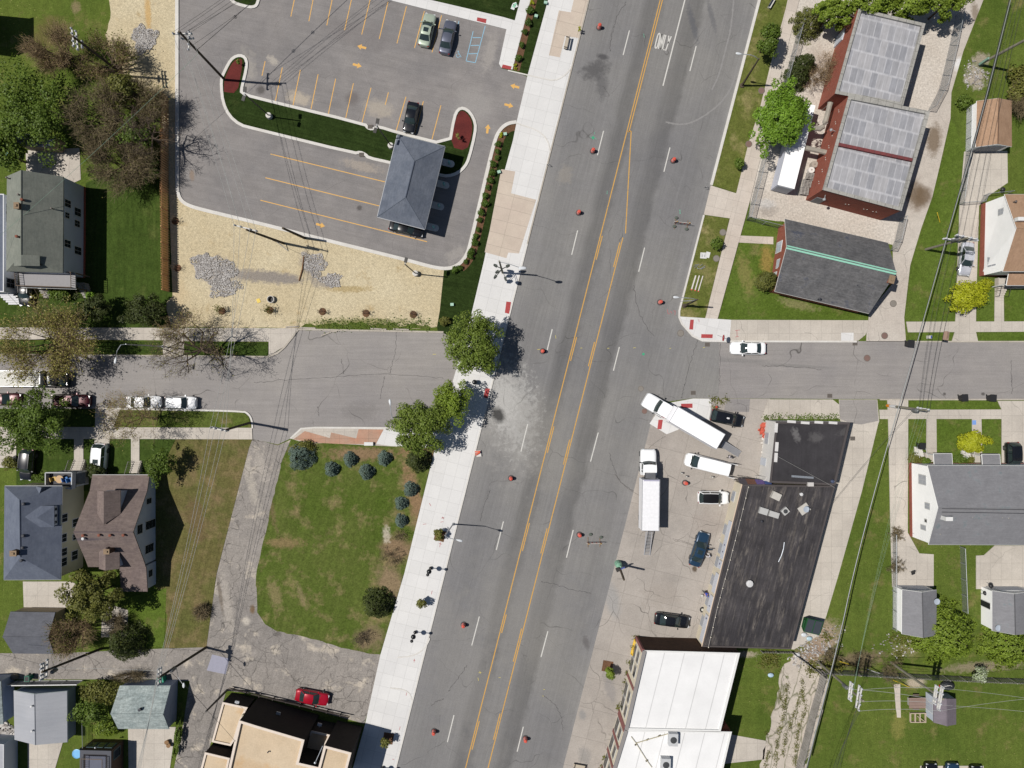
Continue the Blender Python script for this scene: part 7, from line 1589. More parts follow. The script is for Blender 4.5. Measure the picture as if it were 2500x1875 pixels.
lamp('street lamp partly hidden by the wide green tree','N 983,1014','21 1166,345',8.4,'21 1150,235',curve=['21 1156,300'])
lamp('curved pale street lamp over the left side street','N 399,846','10 1060,1315',9.4,'10 978,1432',curve=['10 1020,1320','10 988,1370'])
lamp('wooden lamp pole on the long verge with an arm over the avenue','02 1972,726','02 2120,492',7.6,'02 1968,456',wood=True,r=.17)
lamp('wooden lamp pole on the corner verge with an arm over the avenue','12 1486,992','12 1602,936',6.6,'12 1440,920',wood=True,r=.17)
for f,dx in((.9,1.3),(.8,1.5)):
 b_,t_=V3('12 1486,992'),V3('12 1602,936',6.6); c=b_+(t_-b_)*f; m=MB(); m.tube([(c.x,c.y,c.z),(c.x-dx*1.4,c.y-.1,c.z+.05)],.03,5); m.build('bracket',GAL,bpy.data.objects['street_lamp.004'])
E1=POLES['E']; hd=V3('30 1550,962',8.2); m=MB(); a0=E1[0]*.35+E1[1]*.65; m.tube([a0,(a0+hd)/2+Vector((0,0,.5)),hd],.04,5); ob=m.build('lamp_arm',GAL,bpy.data.objects['utility_pole.005']if False else[o for o in bpy.data.objects if o.name.startswith('utility_pole')and o.get('label','').startswith('leaning utility pole at the bend')][0])
m=MB(); m.ball(hd,.26,10,(.7,1.4,.5)); m.build('lamp_head',M('lamp_white',C(224,228,232),.4),ob.parent)
def lotlight(label,base,top,heads):
 z=8.2; b=Vector((*P1(base),.1)); t=V3(top,z); root=thing('lot_light',label,'lot light',(b.x,b.y,0),group='parking lot lights')
 m=MB(); m.lathe([(.42,0),(.42,.75),(.36,.8)],(b.x,b.y,0),14); m.build('pedestal',MT['kerb'],root)
 m=MB(); m.tube([b+Vector((0,0,.7)),t],.085,6); m.build('pole',DKM,root)
 for h_ in heads:
  q=V3(h_,z); d=(q-t); a=math.atan2(d.y,d.x); m=MB(); m.tube([t,q],.05,5); m.build('arm',M('pale_arm',C(206,208,210),.4),root); m=MB(); m.box((q.x+math.cos(a)*.25,q.y+math.sin(a)*.25,z),(.7,.42,.12),a); m.build('lamp_head',DKM,root)
lotlight('twin headed lot light near the red mulch at the utility pole','01 137,988','00 2066,795',('00 2066,770','00 2060,815'))
lotlight('twin headed lot light beside the shingled canopy','01 1160,1240','01 1036,1060',('01 1040,1038','01 1028,1085'))
lotlight('single headed lot light on the straw below the lot','11 1367,722','11 1274,640',('11 1279,620',))
sb_=Vector((*W((1227,666)),.13)); st_=V3('N 1218.9,637.5',8.8); sg=thing('traffic_signal_pole','signal and lamp pole on the white pavement beside the avenue','traffic signal',(sb_.x,sb_.y,0))
m=MB(); m.tube([sb_,st_],[.16,.11],9); m.build('pole',MT['polegrey'],sg)
hd=V3('N 1270,653.6',9.0); m=MB(); m.tube([st_-Vector((0,0,.5)),(st_+hd)/2+Vector((0,0,.2)),hd],.05,6); m.build('lamp_arm',GAL,sg)
m=MB(); m.ball(hd+Vector((.3,-.05,0)),.3,12,(1.9,.75,.4)); m.build('lamp_head',M('lamp_white',C(224,228,232),.4),sg,True,True)
SGM=M('signal_dark_green',C(70,78,72),.6)
for dx,dy,z in((-.75,.35,3.6),(-.8,-1.1,3.4),(.85,.3,3.6),(.55,-1.35,3.2),(-.55,-.35,2.9)):
 c=sb_+(st_-sb_)*(z/8.8)+Vector((dx,dy,0)); m=MB(); m.tube([(sb_.x,sb_.y,z),(c.x,c.y,z)],.035,5); m.tube([(sb_.x,sb_.y,z-.4),(c.x,c.y,z-.4)],.03,5); m.build('signal_bracket',SGM,sg)
 m=MB(); m.box((c.x,c.y,z),(.34,.3,.95),math.atan2(dy,dx)); s_=m.build('signal_head',SGM,sg)
 a=math.atan2(dy,dx)
 for k,(cl,zz)in enumerate((('red',.3),('amber',0),('green',-.3))):
  m=MB(); m.tube([(c.x+math.cos(a)*.17,c.y+math.sin(a)*.17,z+zz),(c.x+math.cos(a)*.36,c.y+math.sin(a)*.36,z+zz+.02)],[.13,.12],10); m.build('signal_visor',SGM,s_)
# ------------------------------------------------------------ road works
OR=M('orange_plastic',C(228,96,78),.5); ORW=M('white_reflective',C(226,206,200),.4); GRB=M('grey_rubber',C(84,84,86),.9)
DR=[('02 770,236','faded orange drum nearest the top edge of the avenue'),('02 716,1278','orange drum left of the lane dash near the green paint mark'),('02 1393,1358','orange drum right of the lane dash below the word on the road'),('12 597,207','pinkish drum beside the beige pavement slabs'),('12 1282,962','pinkish drum near the street corner kerb'),('12 293,1374','pinkish drum at the left lane dash beside the large leafy tree'),('21 2169,854','orange drum in the left lane below the white powder stain'),('22 1494,893','orange drum on the forecourt by the white van'),('22 603,1330','pale pink drum next to the barricade in the right lane'),('31 1770,447','orange drum in the left lane by the sphere sculpture'),('31 1521,1345','orange drum in the left lane near the bottom edge'),('32 148,1406','red drum at the right lane dash near the bottom edge')]
pr=None
for i,(s,l)in enumerate(DR):
 x,y=P1(s)
 if pr is None:
  pr=o=thing('traffic_drum',l,'traffic drum',(x,y,.03),group='traffic drums on the avenue')
  m=MB(); m.lathe([(.30,.08),(.30,.3),(.285,.31),(.285,.58),(.265,.59),(.265,.86),(.24,.9),(.2,1.0),(.05,1.02)],(0,0,0),16); m.build('drum_body',OR,o,False)
  for z,r in((.34,.289),(.62,.269)):m=MB(); m.lathe([(r,z),(r-.003,z+.15)],(0,0,0),16); m.build('white_band',ORW,o,False)
  m=MB(); m.lathe([(.45,0),(.45,.07),(.31,.09)],(0,0,0),16); m.build('rubber_base',GRB,o,False)
  m=MB(); m.tube([(-.12,0,1.02),(-.1,0,1.1),(.1,0,1.1),(.12,0,1.02)],.02,5); m.build('handle',OR,o,False)
 else:o=copy_tree(pr); o.location=(x,y,.03)
 o.rotation_euler.z=i*.9; o['label']=l; o['group']='traffic drums on the avenue'
def barricade(label,a,b,legs,group='barricades on the avenue'):
 A,B=V3(a,.8),V3(b,.8); c=(A+B)/2; d=(B-A); L=d.length; rz=math.atan2(d.y,d.x); root=thing('barricade',label,'barricade',(c.x,c.y,.035),rz,group)
 for z in(.55,.85,1.15):
  m=MB(); m.box((0,0,z),(L,.05,.2)); rl=m.build('rail',M('barricade_white',C(222,214,204),.5),root,False)
  m=MB()
  for k in range(4):m.box((-L*.38+k*L*.25,-.001,z),(L*.1,.054,.19))
  m.build('orange_stripe',OR,rl,False)
 for x in(-L*.36,L*.36):m=MB(); m.box((x,0,.65),(.06,.07,1.3)); m.build('upright',M('barricade_post',C(150,120,90),.7),root,False); m=MB(); m.box((x,-.05,.04),(.07,1.5,.07)); m.build('foot',M('barricade_post',C(150,120,90),.7),root,False)
 for i,x in enumerate((-L*.36,L*.36)):m=MB(); m.box((x,0,1.4),(.16,.08,.22)); m.build('warning_light',M('amber_lens',C(226,180,80),.3),root,False)
 for i,(s,l)in enumerate(legs):
  x,y=P1(s); m=MB(); m.ball((x,y,.17),.3,10,(1,.75,.42)); tag(m.build('sandbag',M('sandbag_green',C(96,104,96),.9),None),l,'sandbag','sandbags on the barricade feet')
barricade('barricade in the right lane near the drive crossing','12 1400,285','12 1545,303',(('12 1403,322','sandbag on the upper barricade, front left foot'),('12 1505,345','sandbag on the upper barricade, front right foot'),('12 1420,250','sandbag on the upper barricade, rear left foot')))
barricade('barricade in the right lane beside the pale pink drum','22 660,1402','22 800,1400',(('22 697,1328','sandbag on the lower barricade, rear left foot'),('22 785,1352','sandbag on the lower barricade, rear right foot')))
x,y=P1('21 1893,632'); bo=thing('barricade','toppled orange barricade on a white block at the pavement edge','barricade',(x,y,.13),.1)
m=MB(); m.box((.05,-.25,.08),(.7,.9,.15)); m.build('base_block',M('white_block',C(226,222,216),.7),bo,False)
for i in range(3):m=MB(); m.box((-.1,.1-.18*i,.3+.05*i),(.75,.12,.1),.2*i); m.build('rail',M('bright_orange',C(236,92,50),.5),bo,False)
x,y=P1('22 1757,254'); tc=thing('traffic_cone','small orange cone by the weedy kerb beside the black suv','traffic cone',(x,y,.12)); m=MB(); m.lathe([(.2,.04),(.05,.62),(.03,.66)],(0,0,0),12); m.build('cone',OR,tc,False); m=MB(); m.box((0,0,.02),(.45,.45,.04)); m.build('base',GRB,tc,False)
def simple(name,label,cat,mb,mat,group=None,**k):return tag(mb.build(name,mat),label,cat,group)
m=MB(); a=P('12 1655,545 1690,545 1680,598 1645,598')if False else None
for s,l,ang in(('12 1648,568','white rectangular sign board with worn lettering lying on the corner verge',-3),('12 1684,562','second white board tucked under the lettered sign board',-14)):
 x,y=P1(s); t=thing('sign_board',l,'sign',(x,y,.16),RAD(ang)); t.rotation_euler.x=.1; m=MB(); m.box((0,0,0),(.95 if 'rect' in l else .6,.85,.03)); m.build('panel',M('sign_white',C(232,232,230),.5),t,False)
 if 'rect' in l:
  m=MB()
  for dx,dy,sx,sy in((-.28,.28,.14,.05),(.25,.28,.16,.05),(-.12,-.04,.05,.34),(-.24,-.04,.2,.045),(-.24,-.19,.2,.045),(-.24,.11,.2,.045),(.14,-.04,.05,.34),(.24,-.04,.2,.045),(.24,-.19,.2,.045),(.24,.11,.2,.045)):m.box((dx,dy,.018),(sx,sy,.006))
  m.build('lettering',M('sign_grey_ink',C(130,134,138),.6),t,False)
for i,(s,l)in enumerate((('12 1585,735 1548,858','white plank with an orange end lying on the verge, left of three'),('12 1615,735 1578,865','white plank with an orange end lying on the verge, middle of three'),('12 1645,738 1605,872','white plank with an orange end lying on the verge, right of three'))):
 k,a,b_=s.split(); A,B=V3(k+' '+a,.17),V3(k+' '+b_,.17); c=(A+B)/2; d=B-A; t=thing('barricade_plank',l,'plank',tuple(c),math.atan2(d.y,d.x),'planks on the corner verge'); m=MB(); m.box((0,0,0),(d.length,.2-.03*i,.06)); m.build('board',M('plank_white',C(228,222,214),.6),t,False); m=MB(); m.box((d.length*.47,0,.004),(d.length*.07,.205-.03*i,.062)); m.build('orange_end',OR,t,False)
m=MB()
for i in range(9):a=i*.7; m.tube([(P1('12 1610,662')[0]+.5*math.cos(a)*i*.12,P1('12 1610,662')[1]+.3*math.sin(a),.15),(P1('12 1610,662')[0]+.9*math.cos(a+1),P1('12 1610,662')[1]+.4*math.sin(a+1),.28)],.035,5)
simple('metal_scrap','tangle of metal sign brackets lying on the corner verge','scrap',m,GAL)
def sign(label,base,head,z,shape,mat,back=None,w=.72,ang=0,name='road_sign'):
 b=Vector((*P1(base),.12)); h=V3(head,z); t=thing(name,label,'sign',(b.x,b.y,0)); m=MB(); m.tube([b,h+Vector((0,0,.3))],.035,6); m.build('post',GAL,t)
 n=8 if shape==8 else 4; a0=math.pi/8 if n==8 else math.pi/4; pts=[(math.cos(a0+2*math.pi*i/n)*w/2*1.08,math.sin(a0+2*math.pi*i/n)*w/2*1.08)for i in range(n)]
 for off,mm,nm in((.03,mat,'sign_face'),(-.0,back or GAL,'sign_back')):
  m=MB(); co,si=math.cos(ang),math.sin(ang); m.face([(h.x+u*co-(-si)*0+(-si)*off,h.y+u*si+co*off,h.z+v)for u,v in pts]); m.face([(h.x+u*co+(-si)*(off+.012),h.y+u*si+co*(off+.012),h.z+v)for u,v in pts[::-1]]); m.build(nm,mm,t)
 return t
sign('stop sign on the new corner seen from above','12 1766,1238','12 1820,1262',2.6,8,M('sign_red',C(180,30,36),.5),M('sign_back_blue',C(60,80,110),.5),ang=RAD(85),w=.9)
sign('short post with small sign at the bottom of the long verge','02 1690,1580','02 1672,1583',.8,4,M('sign_brown',C(120,100,86),.6),w=.5)
sign('small sign post by the lower end of the new kerb','02 355,1392','02 340,1392',.8,4,M('sign_brown',C(120,100,86),.6),w=.5)
bh=sign('brown angled board on a post standing at the kerb of the right street','13 1535,1290','13 1555,1240',2.6,8,M('board_brown',C(164,138,122),.6),w=1.2,ang=RAD(80),name='board_post')
x,y=P1('13 1555,1243',2.8); m=MB(); m.box((x,y,2.8),(.8,1.25,.06),RAD(-8)); m.build('top_board',M('board_brown',C(164,138,122),.6),bh)
b=V3('22 930,1575'); t=V3('32 980,70',6.6); gp=thing('green_post','dark post with pale green foot box and blue flag on the forecourt edge','post',(b.x,b.y,0))
m=MB(); m.tube([b,t],[.17,.15],9); m.build('post',MT['polewood'],gp)
m=MB(); m.lathe([(.5,0),(.52,.8),(.45,1.5),(.2,2.0),(.16,2.2)],(b.x-.05,b.y+.05,0),12); m.build('foot_box',M('mint_green_box',C(146,196,168),.6),gp)
q=b*.6+t*.4; m=MB(); m.box((q.x+.25,q.y+.2,q.z),(.8,.1,.5),.4); m.build('flag',M('flag_blue',C(90,110,180),.7),gp); m=MB(); m.box((q.x-.35,q.y-.05,q.z-.2),(.5,.5,.4),.4); m.build('signal_box',DKM,gp)
q=b*.05+t*.95; m=MB(); m.tube([q,q-Vector((.9,0,-.05))],.02,5); m.build('bracket',DKM,gp)
# ------------------------------------------------------------ street furniture
def bench(label,s,ang,z0=.13,L=1.8):
 x,y=P1(s,.45); t=thing('bench',label,'bench',(x,y,z0),RAD(ang)); m=MB(); m.box((0,0,.45),(L,.45,.06)); m.build('seat',M('bench_wood',C(196,184,166),.7),t,False); m=MB(); m.box((0,-.3,.75),(L,.06,.45)); m.build('backrest',M('bench_slats',C(120,118,116),.7),t,False)
 for q in(-L*.42,L*.42):m=MB(); m.box((q,-.05,.22),(.08,.5,.44)); m.build('leg',DKM,t,False); m=MB(); m.box((q,0,.65),(.06,.5,.05)); m.build('armrest',DKM,t,False)
bench('grey bench on the white pavement at the top','02 494,362',78); bench('bench at the bottom edge before the white roofed shop','32 605,1645',-10,.05)
x,y=P1('21 975,565',.4); t=thing('concrete_bench','white concrete bench block on the wedge pavement','bench',(x,y,.13),0); m=MB(); m.box((-.1,0,.4),(1.3,.5,.12)); m.build('seat',M('white_concrete',C(232,232,230),.7),t,False)
for q in(-.55,.35):m=MB(); m.box((q,0,.17),(.2,.45,.34)); m.build('leg',M('white_concrete',C(232,232,230),.7),t,False)
for s,l in(('21 1493,1610','black sphere sculpture on the pavement, topmost of three'),('31 1363,507','black sphere sculpture on the pavement, middle of three'),('31 1090,1648','black sphere sculpture at the bottom edge of the pavement')):
 x,y=P1(s); t=thing('sphere_sculpture',l,'sculpture',(x,y,.13),group='sphere sculptures on the pavement'); BM=M('black_gloss',(.008,.009,.011,1),.3)
 m=MB(); m.tube([(0,0,0),(0,0,3.7)],.06,8); m.build('rod',BM,t,False)
 for z,r in((.25,.26),(2.0,.36),(3.65,.23)):m=MB(); m.ball((0,0,z),r,16,(1,1,.8)); m.build('sphere',BM,t,False,True)
def bin_(label,s,ang,mat,h=1.05,w=.6,lid=None,group=None,z=.03):
 x,y=P1(s,h/2); t=thing('wheelie_bin',label,'bin',(x,y,z),RAD(ang),group); m=MB(); m.loft([[(-w*.4,-w*.42,0),(w*.4,-w*.42,0),(w*.4,w*.42,0),(-w*.4,w*.42,0)],[(-w*.5,-w*.55,h),(w*.5,-w*.55,h),(w*.5,w*.55,h),(-w*.5,w*.55,h)]]); m.build('body',mat,t,False)
 if lid is not False:
  m=MB(); m.box((0,.02,h+.04),(w*1.08,w*1.2,.08)); m.build('lid',lid or mat,t,False)
 else:m=MB(); m.box((0,0,h-.01),(w*.8,w*.9,.03)); m.build('opening',BLK,t,False)
 m=MB(); m.tube([(-w*.4,w*.62,h-.08),(w*.4,w*.62,h-.08)],.03,5); m.build('handle',mat,t,False)
 for q in(-1,1):m=MB(); m.tube([(q*w*.45,w*.5,.12),(q*w*.38,w*.5,.12)],.12,10); m.build('wheel',RUB,t,False)
BK=M('black_plastic',(.018,.018,.02,1),.5)
bin_('black wheelie bin at the mouth of the pale alley','13 1240,1312',-5,BK,w=.85); bin_('black wheelie bin on the right street, left of the pair','23 1692,178',4,BK,w=.85); bin_('black wheelie bin on the right street, right of the pair','23 1930,180',-3,BK,w=.85); bin_('black wheelie bin on the small lawn of the grey house','23 1335,585',-5,BK,w=.8,z=.1)
bin_('open green bin by the white railed fence','30 248,895',0,M('green_plastic',C(26,120,96),.5),w=.7,lid=False); bin_('teal bin under the leaning pole at the mottled garage','30 1372,905',15,M('teal_plastic',C(36,150,120),.5),w=.75)
x,y=P1('21 1863,45',.5); t=thing('litter_bin','glossy black litter bin under the trees by the pavement','bin',(x,y,.13)); m=MB(); m.lathe([(.3,0),(.36,.8),(.36,.9)],(0,0,0),14); m.build('body',BK,t,False); m=MB(); m.ball((0,0,.92),.36,14,(1,1,.5)); m.build('lid',M('black_gloss',(.008,.009,.011,1),.3),t,False,True)
x,y=P1('33 420,455',.8); t=thing('dumpster','green dumpster with black lids behind the black roofed shop','dumpster',(x,y,.03),RAD(-13)); GD=M('dumpster_green',C(30,88,48),.6)
m=MB(); m.loft([[(-1.05,-.7,0),(1.05,-.7,0),(1.05,.7,0),(-1.05,.7,0)],[(-1.2,-1.05,1.25),(1.2,-1.05,1.25),(1.2,1.05,1.5),(-1.2,1.05,1.5)]]); m.build('body',GD,t,False)
for q in(-.57,.57):m=MB(); m.slab3([(q-.5,-.95,1.32),(q+.5,-.95,1.32),(q+.5,.98,1.58),(q-.5,.98,1.58)],.05); m.build('lid',M('black_lid',C(66,72,80),.5),t,False)
m=MB(); m.box((-1.25,0,.9),(.12,1.2,.15)); m.box((1.25,0,.9),(.12,1.2,.15)); m.build('fork_pocket',GD,t,False)
for i,(s,l,c)in enumerate((('33 350,530','white rubbish bag at the corner of the dumpster',(226,232,238)),('33 395,562','pale blue rubbish bag below the dumpster',(190,216,228)),('33 70,870','white and blue rag on the broken drive',(190,216,236)),('33 293,700','small white bag by the brick strip',(230,230,230)))):
 x,y=P1(s); m=MB(); m.ball((x,y,.22),.42,8,(1.1,.8,.5)); tag(m.build('rubbish_bag',M('bag_%d'%i,C(*c),.5)),l,'rubbish bag')
for s,l,r,col in(('03 447,1385','round grey concrete cover beside the brick wall',.5,(178,168,156)),('03 420,1433','white round tank lid beside the brick wall',.46,(240,236,230))):
 x,y=P1(s,.8); t=thing('storage_tank',l,'tank',(x,y,.02)); m=MB(); m.lathe([(r,0),(r,.75),(r*.96,.8)],(0,0,0),18); m.build('body',M('tank_'+str(col[0]),C(*col),.7),t,False); m=MB(); m.lathe([(r*.2,.8),(r*.2,.86),(.03,.87)],(0,0,0),10); m.build('lid_knob',M('tank_knob',C(150,140,130),.7),t,False)
for i,(s,l)in enumerate((('03 412,1492','stack of wooden pallets by the brick wall, top one'),('03 385,1545','stack of wooden pallets by the brick wall, middle one'),('03 362,1610','stack of wooden pallets by the brick wall, bottom one'))):
 x,y=P1(s,.6); t=thing('pallet_stack',l,'pallets',(x,y,.02),ROAD+.05*i,'pallet stacks by the brick wall')
 for k in range(4):
  m=MB(); z=.18*k
  for q in range(6):m.box((-.5+.2*q,.03*((k+q)%3),z+.15),(.11,1.15,.03),.02*k)
  for q in(-.5,0,.5):m.box((0,q,z+.06),(1.15,.1,.12))
  m.build('pallet',MT['greywood'],t,False)
BLD=M('bollard_white',C(220,218,212),.6)
for s,l in(('22 1457,808','pale bollard at the forecourt line, leftmost of four'),('22 1497,836','pale bollard at the forecourt line above the orange drum'),('22 1713,840','pale bollard at the forecourt line below the white van'),('22 1932,850','pale bollard at the forecourt line by the wire rack')):
 x,y=P1(s); t=thing('bollard',l,'bollard',(x,y,.04),group='bollards on the forecourt'); m=MB(); m.lathe([(.11,0),(.11,.85),(.06,.92)],(0,0,0),10); m.build('post',BLD,t,False); m=MB(); m.lathe([(.115,.6),(.115,.75)],(0,0,0),10); m.build('band',DKM,t,False)
x,y=W((1640+1450/8.3,1120+425/8.3),.8); t=thing('wire_rack','grey wire rack beside the mural board','rack',(x,y,.04),RAD(-10)); m=MB()
for i in range(7):m.tube([(-.75+.25*i,-.45,1.0),(-.75+.25*i,.45,1.0)],.025,4)
for i in range(4):m.tube([(-.75,-.45+.3*i,1.0),(.75,-.45+.3*i,1.0)],.025,4)
m.build('grid',M('rack_steel',C(120,116,112),.6),t,False)
for a,b_ in((-.75,-.45),(.75,-.45),(.75,.45),(-.75,.45)):m=MB(); m.tube([(a,b_,0),(a,b_,1.0)],.03,5); m.build('leg',M('rack_steel',C(120,116,112),.6),t,False)
a,b_=W((1640+1345/8.3,1120+445/8.3),2.4),W((1640+2010/8.3,1120+500/8.3),2.4); a,b_=Vector(a),Vector(b_); c=(a+b_)/2; d=b_-a; L=d.length; rzz=math.atan2(d.y,d.x)
t=thing('mural_board','purple and brown painted board between the two black roofed shops','sign',(c.x,c.y,0),rzz)
for i,(f,w,cl)in enumerate(((-.38,.24,(90,84,90)),(-.12,.28,(124,84,68)),(.16,.26,(110,90,150)),(.4,.2,(90,110,170)))):
 m=MB(); m.slab3([(f*L-w*L/2,.35,2.0),(f*L+w*L/2,.35,2.0),(f*L+w*L/2,-.3,3.3),(f*L-w*L/2,-.3,3.3)],.06); m.build('panel',M('mural_%d'%i,C(*cl),.6),t,False)
m=MB()
for q in(-.45,0,.45):m.tube([(q*L,-.1,0),(q*L,-.1,2.7)],.06,5)
m.build('post',DKM,t,False)
a,b_=V3('22 2085,850',.3),V3('23 90,868',4.2); t=thing('ladder','white ladder leaning on the corner shop wall','ladder',tuple((a+b_)/2)); d=(b_-a).normalized(); n=d.cross(Vector((0,0,1))).normalized()*.28
for s_ in(-1,1):m=MB(); m.tube([a+n*s_,b_+n*s_],.04,5); m.build('rail',BLD,t)
m=MB()
for i in range(14):p=a+(b_-a)*((i+.5)/14); m.tube([p-n,p+n],.03,4)
m.build('rung',BLD,t)
nt_=thing('safety_netting','crumpled orange safety netting against the corner shop wall','netting',(*P1('23 10,440'),.04)); m=MB(); rnd=random.Random(3); g_=[[(x*.28-.9+rnd.uniform(-.1,.1),y*.3-1.4+rnd.uniform(-.1,.1),rnd.uniform(.05,.6))for x in range(7)]for y in range(9)]
for i in range(8):
 for j in range(6):
  if abs(j-3)<=3-abs(i-4)*.4:m.face([g_[i][j],g_[i][j+1],g_[i+1][j+1],g_[i+1][j]])
m.build('net',M('net_orange',C(206,100,80),.8),nt_,False); m=MB(); m.tube([(.2,-1.3,.1),(.35,1.3,.7)],.05,5); m.build('stake',M('yellow_plastic',C(236,206,60),.5),nt_,False)
m=MB(); rnd=random.Random(5)
for i in range(40):x,y=P1('22 2165,580'); m.box((x+rnd.gauss(0,.35),y+rnd.gauss(0,.8),.1+rnd.uniform(0,.2)),(rnd.uniform(.1,.4),rnd.uniform(.1,.3),.12),rnd.uniform(0,3))
tag(m.build('rubble',M('white_rubble',C(224,218,210),.9)),'white rubble spilled beside the corner shop wall','rubble',kind='stuff')
def tyre(label,s,z,flat_=True,mat=None):
 x,y=P1(s,z); t=thing('tyre',label,'tyre',(x,y,z)); m=MB(); R_,r_=.3,.1; rings=[[((R_+r_*math.cos(b))*math.cos(a),(R_+r_*math.cos(b))*math.sin(a),r_+r_*math.sin(b))for b in np.linspace(0,6.283,8,endpoint=False)]for a in np.linspace(0,6.283,19)]; m.loft(rings,True,False); m.build('rubber',mat or RUB,t,False,True); m=MB(); m.lathe([(.19,.05),(.19,.12),(.06,.14)],(0,0,0),12); m.build('rim',M('rim_pale',C(206,204,196),.5),t,False)
tyre('black tyre lying by the shop windows near the black sedan','32 1640,322',.06); tyre('tyre with a white wheel standing by the dark blue sedan','22 1797,1382',.06,mat=M('tyre_white',C(196,192,184),.7))
for i,(s,l)in enumerate((('32 1632,200','white bucket beside the person in blue'),('32 1672,215','second white bucket beside the person in blue'))):
 x,y=P1(s); t=thing('bucket',l,'bucket',(x,y,.04)); m=MB(); m.lathe([(.16,0),(.2,.4),(.18,.41)],(0,0,0),12); m.build('pail',BLD,t,False); m=MB(); m.tube([(.2*math.cos(a),0,.4+.18*math.sin(a))for a in np.linspace(0,3.14,9)],.012,4); m.build('handle',GAL,t,False)
x,y=P1('32 1672,185',.5); t=thing('folding_table','small pinkish table in front of the person in blue','table',(x,y,.04),RAD(-10)); m=MB(); m.box((0,0,.6),(.5,.45,.05)); m.build('tabletop',M('table_pink',C(226,170,160),.6),t,False)
for a,b_ in((-.2,-.18),(.2,-.18),(.2,.18),(-.2,.18)):m=MB(); m.box((a,b_,.3),(.04,.04,.6)); m.build('leg',GAL,t,False)
sl=thing('string_lights','string of white bulbs along the left edge of the streaked black roof','string lights',(*P1('22 2030,930',3.7),0)); PTS=[V3('22 2030,930',3.75),V3('22 1940,1300',3.75),V3('22 1855,1625',3.75),V3('32 1770,300',3.75),V3('32 1692,640',3.75)]; m=MB(); m.tube(PTS,.025,4); m.build('cable',M('cable_pale',C(214,208,200),.6),sl)
LP=[]
for a,b_ in zip(PTS,PTS[1:]):LP+=[a+(b_-a)*f for f in(0,.25,.5,.75)]
for p in LP+[PTS[-1]]:m=MB(); m.ball(p+Vector((0,0,.05)),.085,8); m.build('bulb',M('bulb_white',C(240,232,214),.4),sl)
def cover(label,s,r,mat,z=.04,square=False):
 x,y=P1(s); t=thing('drain_grate' if square else 'manhole_cover',label,'drain' if square else 'manhole',(x,y,z)); m=MB()
 if square:
  m.box((0,0,.004),(r*2.2,r*1.8,.008)); m.build('frame',M('iron_frame',C(120,112,104),.8),t,False); m=MB()
  for i in range(5):m.box((-r*.8+r*.4*i,0,.011),(r*.18,r*1.5,.006))
  m.build('bar',M('iron_dark',C(80,76,74),.8),t,False)
 else:
  m.lathe([(r*1.2,0),(r*1.2,.004)],(0,0,0),20); m.build('frame',M('iron_frame',C(120,112,104),.8),t,False); m=MB(); m.lathe([(r,.004),(r*.97,.010),(r*.55,.010),(r*.5,.013),(.05,.013)],(0,0,0),20); m.build('lid',mat,t,False)
RU=M('rusty_iron',C(132,106,98),.8); GI=M('grey_iron',C(142,136,128),.8)
for s,l,mt,z in(('13 1108,972','pale round manhole in the alley beside the slate roofed hall',GI,.03),('13 1035,1243','rusty manhole at the mouth of the pale alley',RU,.03),('13 887,1432','manhole in the middle of the right side street',RU,.04),('12 1457,1222','round drain cover at the street corner',GI,.042),('22 1122,100','faint manhole in the intersection',GI,.036),('22 1152,290','faint rusty manhole ahead of the leaning truck',RU,.036),('02 2138,768','manhole on the long verge beside the narrow pavement',RU,.135),('02 2030,1218','manhole on the narrow pavement by the maple tree',RU,.135),('12 1812,372','pale round cover in the corner verge, upper one',GI,.115),('12 1757,592','grey round cover in the corner verge, lower one',GI,.115)):cover(l,s,.42 if 'faint' not in l else .35,mt,z)
for s,l,z in(('12 1682,1318','drain grate at the kerb by the stop sign',.042),('13 785,1308','drain grate at the kerb near the pale alley mouth',.042),('22 1563,135','drain grate at the kerb above the leaning truck',.042),('01 983,1073','drain grate in the kerb bulge of the turf island',.17),('01 910,1308','drain grate in the lower kerb bulge of the turf island',.17),('23 572,160','drain grate at the corner shop kerb',.04),('23 765,520','drain grate in the cracked alley',.04)):cover(l,s,.33,None,z,True)
x,y=P1('11 140,935',.5); t=thing('concrete_ring','open concrete ring with black inside on the straw','concrete ring',(x,y,.03)); m=MB(); rings=[[(r*math.cos(a),r*math.sin(a),z)for a in np.linspace(0,6.283,24,endpoint=False)]for r,z in((.52,0),(.52,.55),(.44,.55),(.44,.02))]; m.loft(rings,True,False); m.build('ring',MT['kerb'],t,False); m=MB(); m.lathe([(.44,.02),(.43,.03)],(0,0,0),24); m.build('inside',BLK,t,False)
m=MB(); x,y=P1('11 40,948'); m.box((x,y,.07),(.5,.6,.04),RAD(20)); tag(m.build('yellow_sheet',M('yellow_sheet',C(244,212,90),.6)),'yellow sheet lying on the straw beside the concrete ring','sheet')
for i,(s,a,L,l)in enumerate((('11 1052,1187',-3,2.3,'concrete bar at the edge of the straw, right of the sapling pair'),('11 1242,1190',-2,2.3,'concrete bar at the edge of the straw under the right sapling'),('11 455,1178',-2,2.3,'concrete bar at the edge of the straw left of the weeds'),('11 325,1168',3,1.9,'concrete bar at the left end of the straw edge'),('11 612,1228',20,1.5,'tilted concrete bar lying on the street edge'),('11 678,1208',4,.9,'short concrete bar on the street edge'))):
 x,y=P1(s); t=thing('wheel_stop',l,'wheel stop',(x,y,.04),RAD(a),'concrete bars along the straw edge'); m=MB(); m.loft([[(q,-.13,0),(q,.13,0),(q,.08,.15),(q,-.08,.15)]for q in(-L/2,L/2)]); m.build('bar',MT['kerb_old'],t,False); m=MB()
 for q in(-L*.35,L*.35):m.lathe([(.04,.14),(.04,.165)],(q,0,0),8)
 m.build('pin',RU,t,False)
